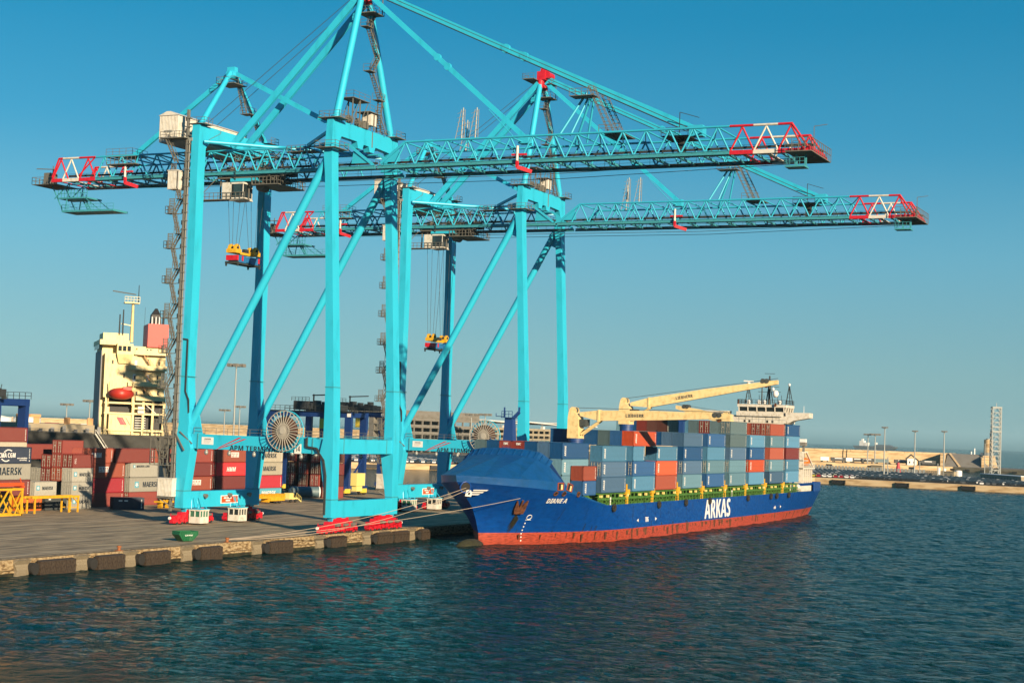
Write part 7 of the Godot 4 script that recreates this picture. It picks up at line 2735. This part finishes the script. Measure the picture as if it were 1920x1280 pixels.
	# oil tanks and sheds far left
	for e in [[Vector3(-655.0, 1.0, -652.0), 9.4, "white oil tank at the far left, right of the blue gantry leg"], [Vector3(-672.0, 1.0, -642.0), 9.4, "white oil tank at the far left, left of the blue gantry leg"]]:
		t = thing("oil_tank", e[2], "tank", e[0], "white oil tanks at the far left")
		g = MB.new()
		g.tube(Vector3.ZERO, Vector3(0, 13.0, 0), e[1], e[1], 32)
		g.tube(Vector3(0, 13.0, 0), Vector3(0, 14.2, 0), e[1], 0.6, 32)
		part(t, "shell", g, M.plain_white)
		g = MB.new()
		g.ring(Vector3(0, 13.3, 0), Vector3.UP, e[1] - 0.2, 0.15, 32)
		g.bar(Vector3(e[1] * 0.5, 1.0, e[1] * 0.87), Vector3(-e[1] * 0.3, 13.0, e[1] * 0.96), 0.4, 0.4)
		part(t, "railing", g, M.mast_gray)
	t = thing("harbour_wall", "long low beige harbour wall behind the black ship", "wall")
	g = MB.new()
	g.bar(Vector3(-820, 4.6, -420), Vector3(-520, 4.6, -640), 6.0, 8.6)
	part(t, "wall_section", g, M.pale_stone)
	g = MB.new()
	g.bar(Vector3(-520, 4.6, -640), Vector3(-430, 4.0, -800), 6.0, 7.4)
	part(t, "wall_section", g, M.pale_stone)
	rng.seed = 9
	for i in 9:
		var p := Vector3(-600.0, 8.9, -581.0).lerp(Vector3(-520, 8.9, -640), i / 9.0)
		one_box("wall_hut", p, Vector3(6.0 + (i % 3), 2.6, 4.0), 0.63, [M.facade_beige, M.plain_white, M.box_brick][i % 3], "small hut on top of the harbour wall, number %s from the left" % ORD[i], "hut", false)
	structure("left_quay", slab(PackedVector2Array([Vector2(-1200, 380), Vector2(-640, 330), Vector2(-330, 470), Vector2(-330, 700), Vector2(-1200, 900)]), 0.5, -6.0).mesh(), M.far_ground)
	# ships on the horizon
	t = thing("distant_ship", "hazy grey cargo ship with white upperworks on the horizon", "ship", Vector3(-1010, WATER, -4760), "", -0.2)
	g = MB.new()
	g.loft([[0, -58, 62, -9, 9], [5.0, -64, 70, -10, 10], [9.0, -66, 72, -10, 10]])
	g.loft([[9.0, 0, 62, -9, 9], [14.0, 8, 50, -8, 8]])
	part(t, "hull", g, M.haze_ship)
	g = MB.new()
	g.span(-46, -32, 9, 24, -8, 8)
	g.span(-30, -20, 9, 19, -8, 8)
	g.span(-42, -36, 24, 30, -3, 3)
	g.span(2, 8, 14, 20, -4, 4)
	part(t, "superstructure", g, M.plain_white)
	t = thing("distant_ship", "hazy ship with two pale funnels on the horizon beside the light house", "ship", Vector3(-378, WATER, -2840), "", -0.2)
	g = MB.new()
	g.loft([[0, -18, 24, -5, 5], [5.0, -20, 27, -5, 5]])
	g.span(6, 20, 5, 9, -3, 3)
	part(t, "hull", g, M.haze_ship)
	g = MB.new()
	for x in [-12.0, -6.0, 18.0]:
		g.tube(Vector3(x, 5, 0), Vector3(x, 16.0 if x > -10 else 10.0, 0), 1.4, 1.2, 8)
	part(t, "funnel", g, M.plain_white)
	t = thing("sailing_boat", "small white sail on the water beyond the breakwater head", "boat", Vector3(-107, WATER, -1290))
	g = MB.new()
	g.loft([[0, -3, 3, -1, 1], [1.2, -4, 4, -1.2, 1.2]])
	part(t, "hull", g, M.plain_white)
	g = MB.new()
	g.hexa([Vector3(-2.6, 2, 0.1), Vector3(2.4, 2, 0.1), Vector3(2.4, 2, -0.1), Vector3(-2.6, 2, -0.1), Vector3(0.2, 13, 0.1), Vector3(0.6, 13, 0.1), Vector3(0.6, 13, -0.1), Vector3(0.2, 13, -0.1)])
	part(t, "sail", g, M.plain_white)


# clear evening air: deep blue overhead, pale towards the horizon, a little paler still opposite the sun
func sky_picture() -> ImageTexture:
	var w := 720
	var h := 360
	var im := Image.create(w, h, false, Image.FORMAT_RGBF)
	var keys := [[-90.0, Color(0.01, 0.05, 0.07)], [-1.0, Color(0.12, 0.25, 0.29)], [0.0, Color(0.235, 0.385, 0.405)], [2.2, Color(0.222, 0.415, 0.445)], [6.4, Color(0.135, 0.395, 0.53)], [10.0, Color(0.05, 0.305, 0.50)], [14.2, Color(0.0165, 0.24, 0.44)], [25.0, Color(0.012, 0.19, 0.40)], [50.0, Color(0.01, 0.14, 0.33)], [90.0, Color(0.01, 0.11, 0.28)]]
	var away := Vector2(-cos(deg_to_rad(34.5)), -sin(deg_to_rad(34.5)))
	for y in h:
		var el := 90.0 - (y + 0.5) * 180.0 / h
		var c: Color = keys[0][1]
		for i in keys.size() - 1:
			if el >= keys[i][0]:
				c = (keys[i][1] as Color).lerp(keys[i + 1][1], clampf((el - keys[i][0]) / (keys[i + 1][0] - keys[i][0]), 0, 1))
		var low := clampf(1.0 - el / 45.0, 0.0, 1.0)
		for x in w:
			var a := TAU * (x + 0.5) / w
			var d := Vector2(-sin(a), cos(a))
			var off := rad_to_deg(absf(d.angle_to(away)))
			var k := 0.45 * exp(-(off / 22.0) * (off / 22.0)) * low
			var near := 0.35 * exp(-((180.0 - off) / 40.0) * ((180.0 - off) / 40.0)) * low
			var q := c * (1.0 + k + near) + Color(0.035, 0.02, 0.0) * (k / 0.45)
			im.set_pixel(x, y, q * (1.0 / 1.9))
	return ImageTexture.create_from_image(im)


func _ready() -> void:
	# camera
	var cam := Camera3D.new()
	cam.name = "camera"
	var yaw := 0.44535
	var pitch := 0.05328
	var roll := 0.03613
	var fwd := Vector3(-sin(yaw) * cos(pitch), sin(pitch), -cos(yaw) * cos(pitch))
	var r0 := Vector3(cos(yaw), 0, -sin(yaw))
	var u0 := r0.cross(fwd)
	cam.transform = Transform3D(Basis(r0 * cos(roll) + u0 * sin(roll), u0 * cos(roll) - r0 * sin(roll), -fwd), Vector3(144.08, 18.173, 241.1))
	cam.fov = rad_to_deg(2.0 * atan(639.4 / 3084.7))
	cam.near = 0.5
	cam.far = 14000.0
	add_child(cam)
	cam.current = true
	# sky and exposure
	var sky := PanoramaSkyMaterial.new()
	sky.panorama = sky_picture()
	var env := Environment.new()
	env.background_mode = Environment.BG_SKY
	env.sky = Sky.new()
	env.sky.sky_material = sky
	env.tonemap_mode = Environment.TONE_MAPPER_LINEAR
	env.tonemap_exposure = 1.9
	env.sdfgi_enabled = true
	env.ssao_enabled = true
	env.ssil_enabled = true
	var we := WorldEnvironment.new()
	we.name = "world"
	env.fog_enabled = true
	env.fog_density = 0.00003
	env.fog_light_color = Color(0.62, 0.74, 0.77)
	we.environment = env
	add_child(we)
	# low warm sun from behind the right shoulder
	var sun := DirectionalLight3D.new()
	sun.name = "sun"
	var az := deg_to_rad(34.5)
	var el := deg_to_rad(16.4)
	var to := Vector3(cos(el) * cos(az), sin(el), cos(el) * sin(az))
	sun.basis = Basis.looking_at(-to, Vector3.UP)
	sun.light_energy = 1.6
	sun.light_color = Color(1.0, 0.90, 0.75)
	sun.light_angular_distance = 0.5
	sun.shadow_enabled = true
	add_child(sun)

	make_materials()
	water()
	quay()
	var crane := make_crane()
	tag(crane, "nearer of the two turquoise container cranes, its boom passing above the other's", "crane", "turquoise ship to shore cranes on the quay")
	var far := copy(crane, Vector3(0, 0, -CRANE_STEP), "farther of the two turquoise container cranes, its legs behind the blue ship's bow")
	for n in far.get_children():
		if n.name.begins_with("number_plate"):
			n.get_child(0).free()
	make_spreader(Vector3(-24.0, 45.3, 0.4), "yellow and blue container spreader hanging higher, under the nearer crane", 60.2)
	make_spreader(Vector3(-24.0, 34.6, -73.6), "yellow and blue container spreader hanging lower, under the farther crane", 60.2)
	make_ship()
	ship_containers()
	mooring_lines()
	yard()
	black_ship()
	car_terminal()
	far_harbour()
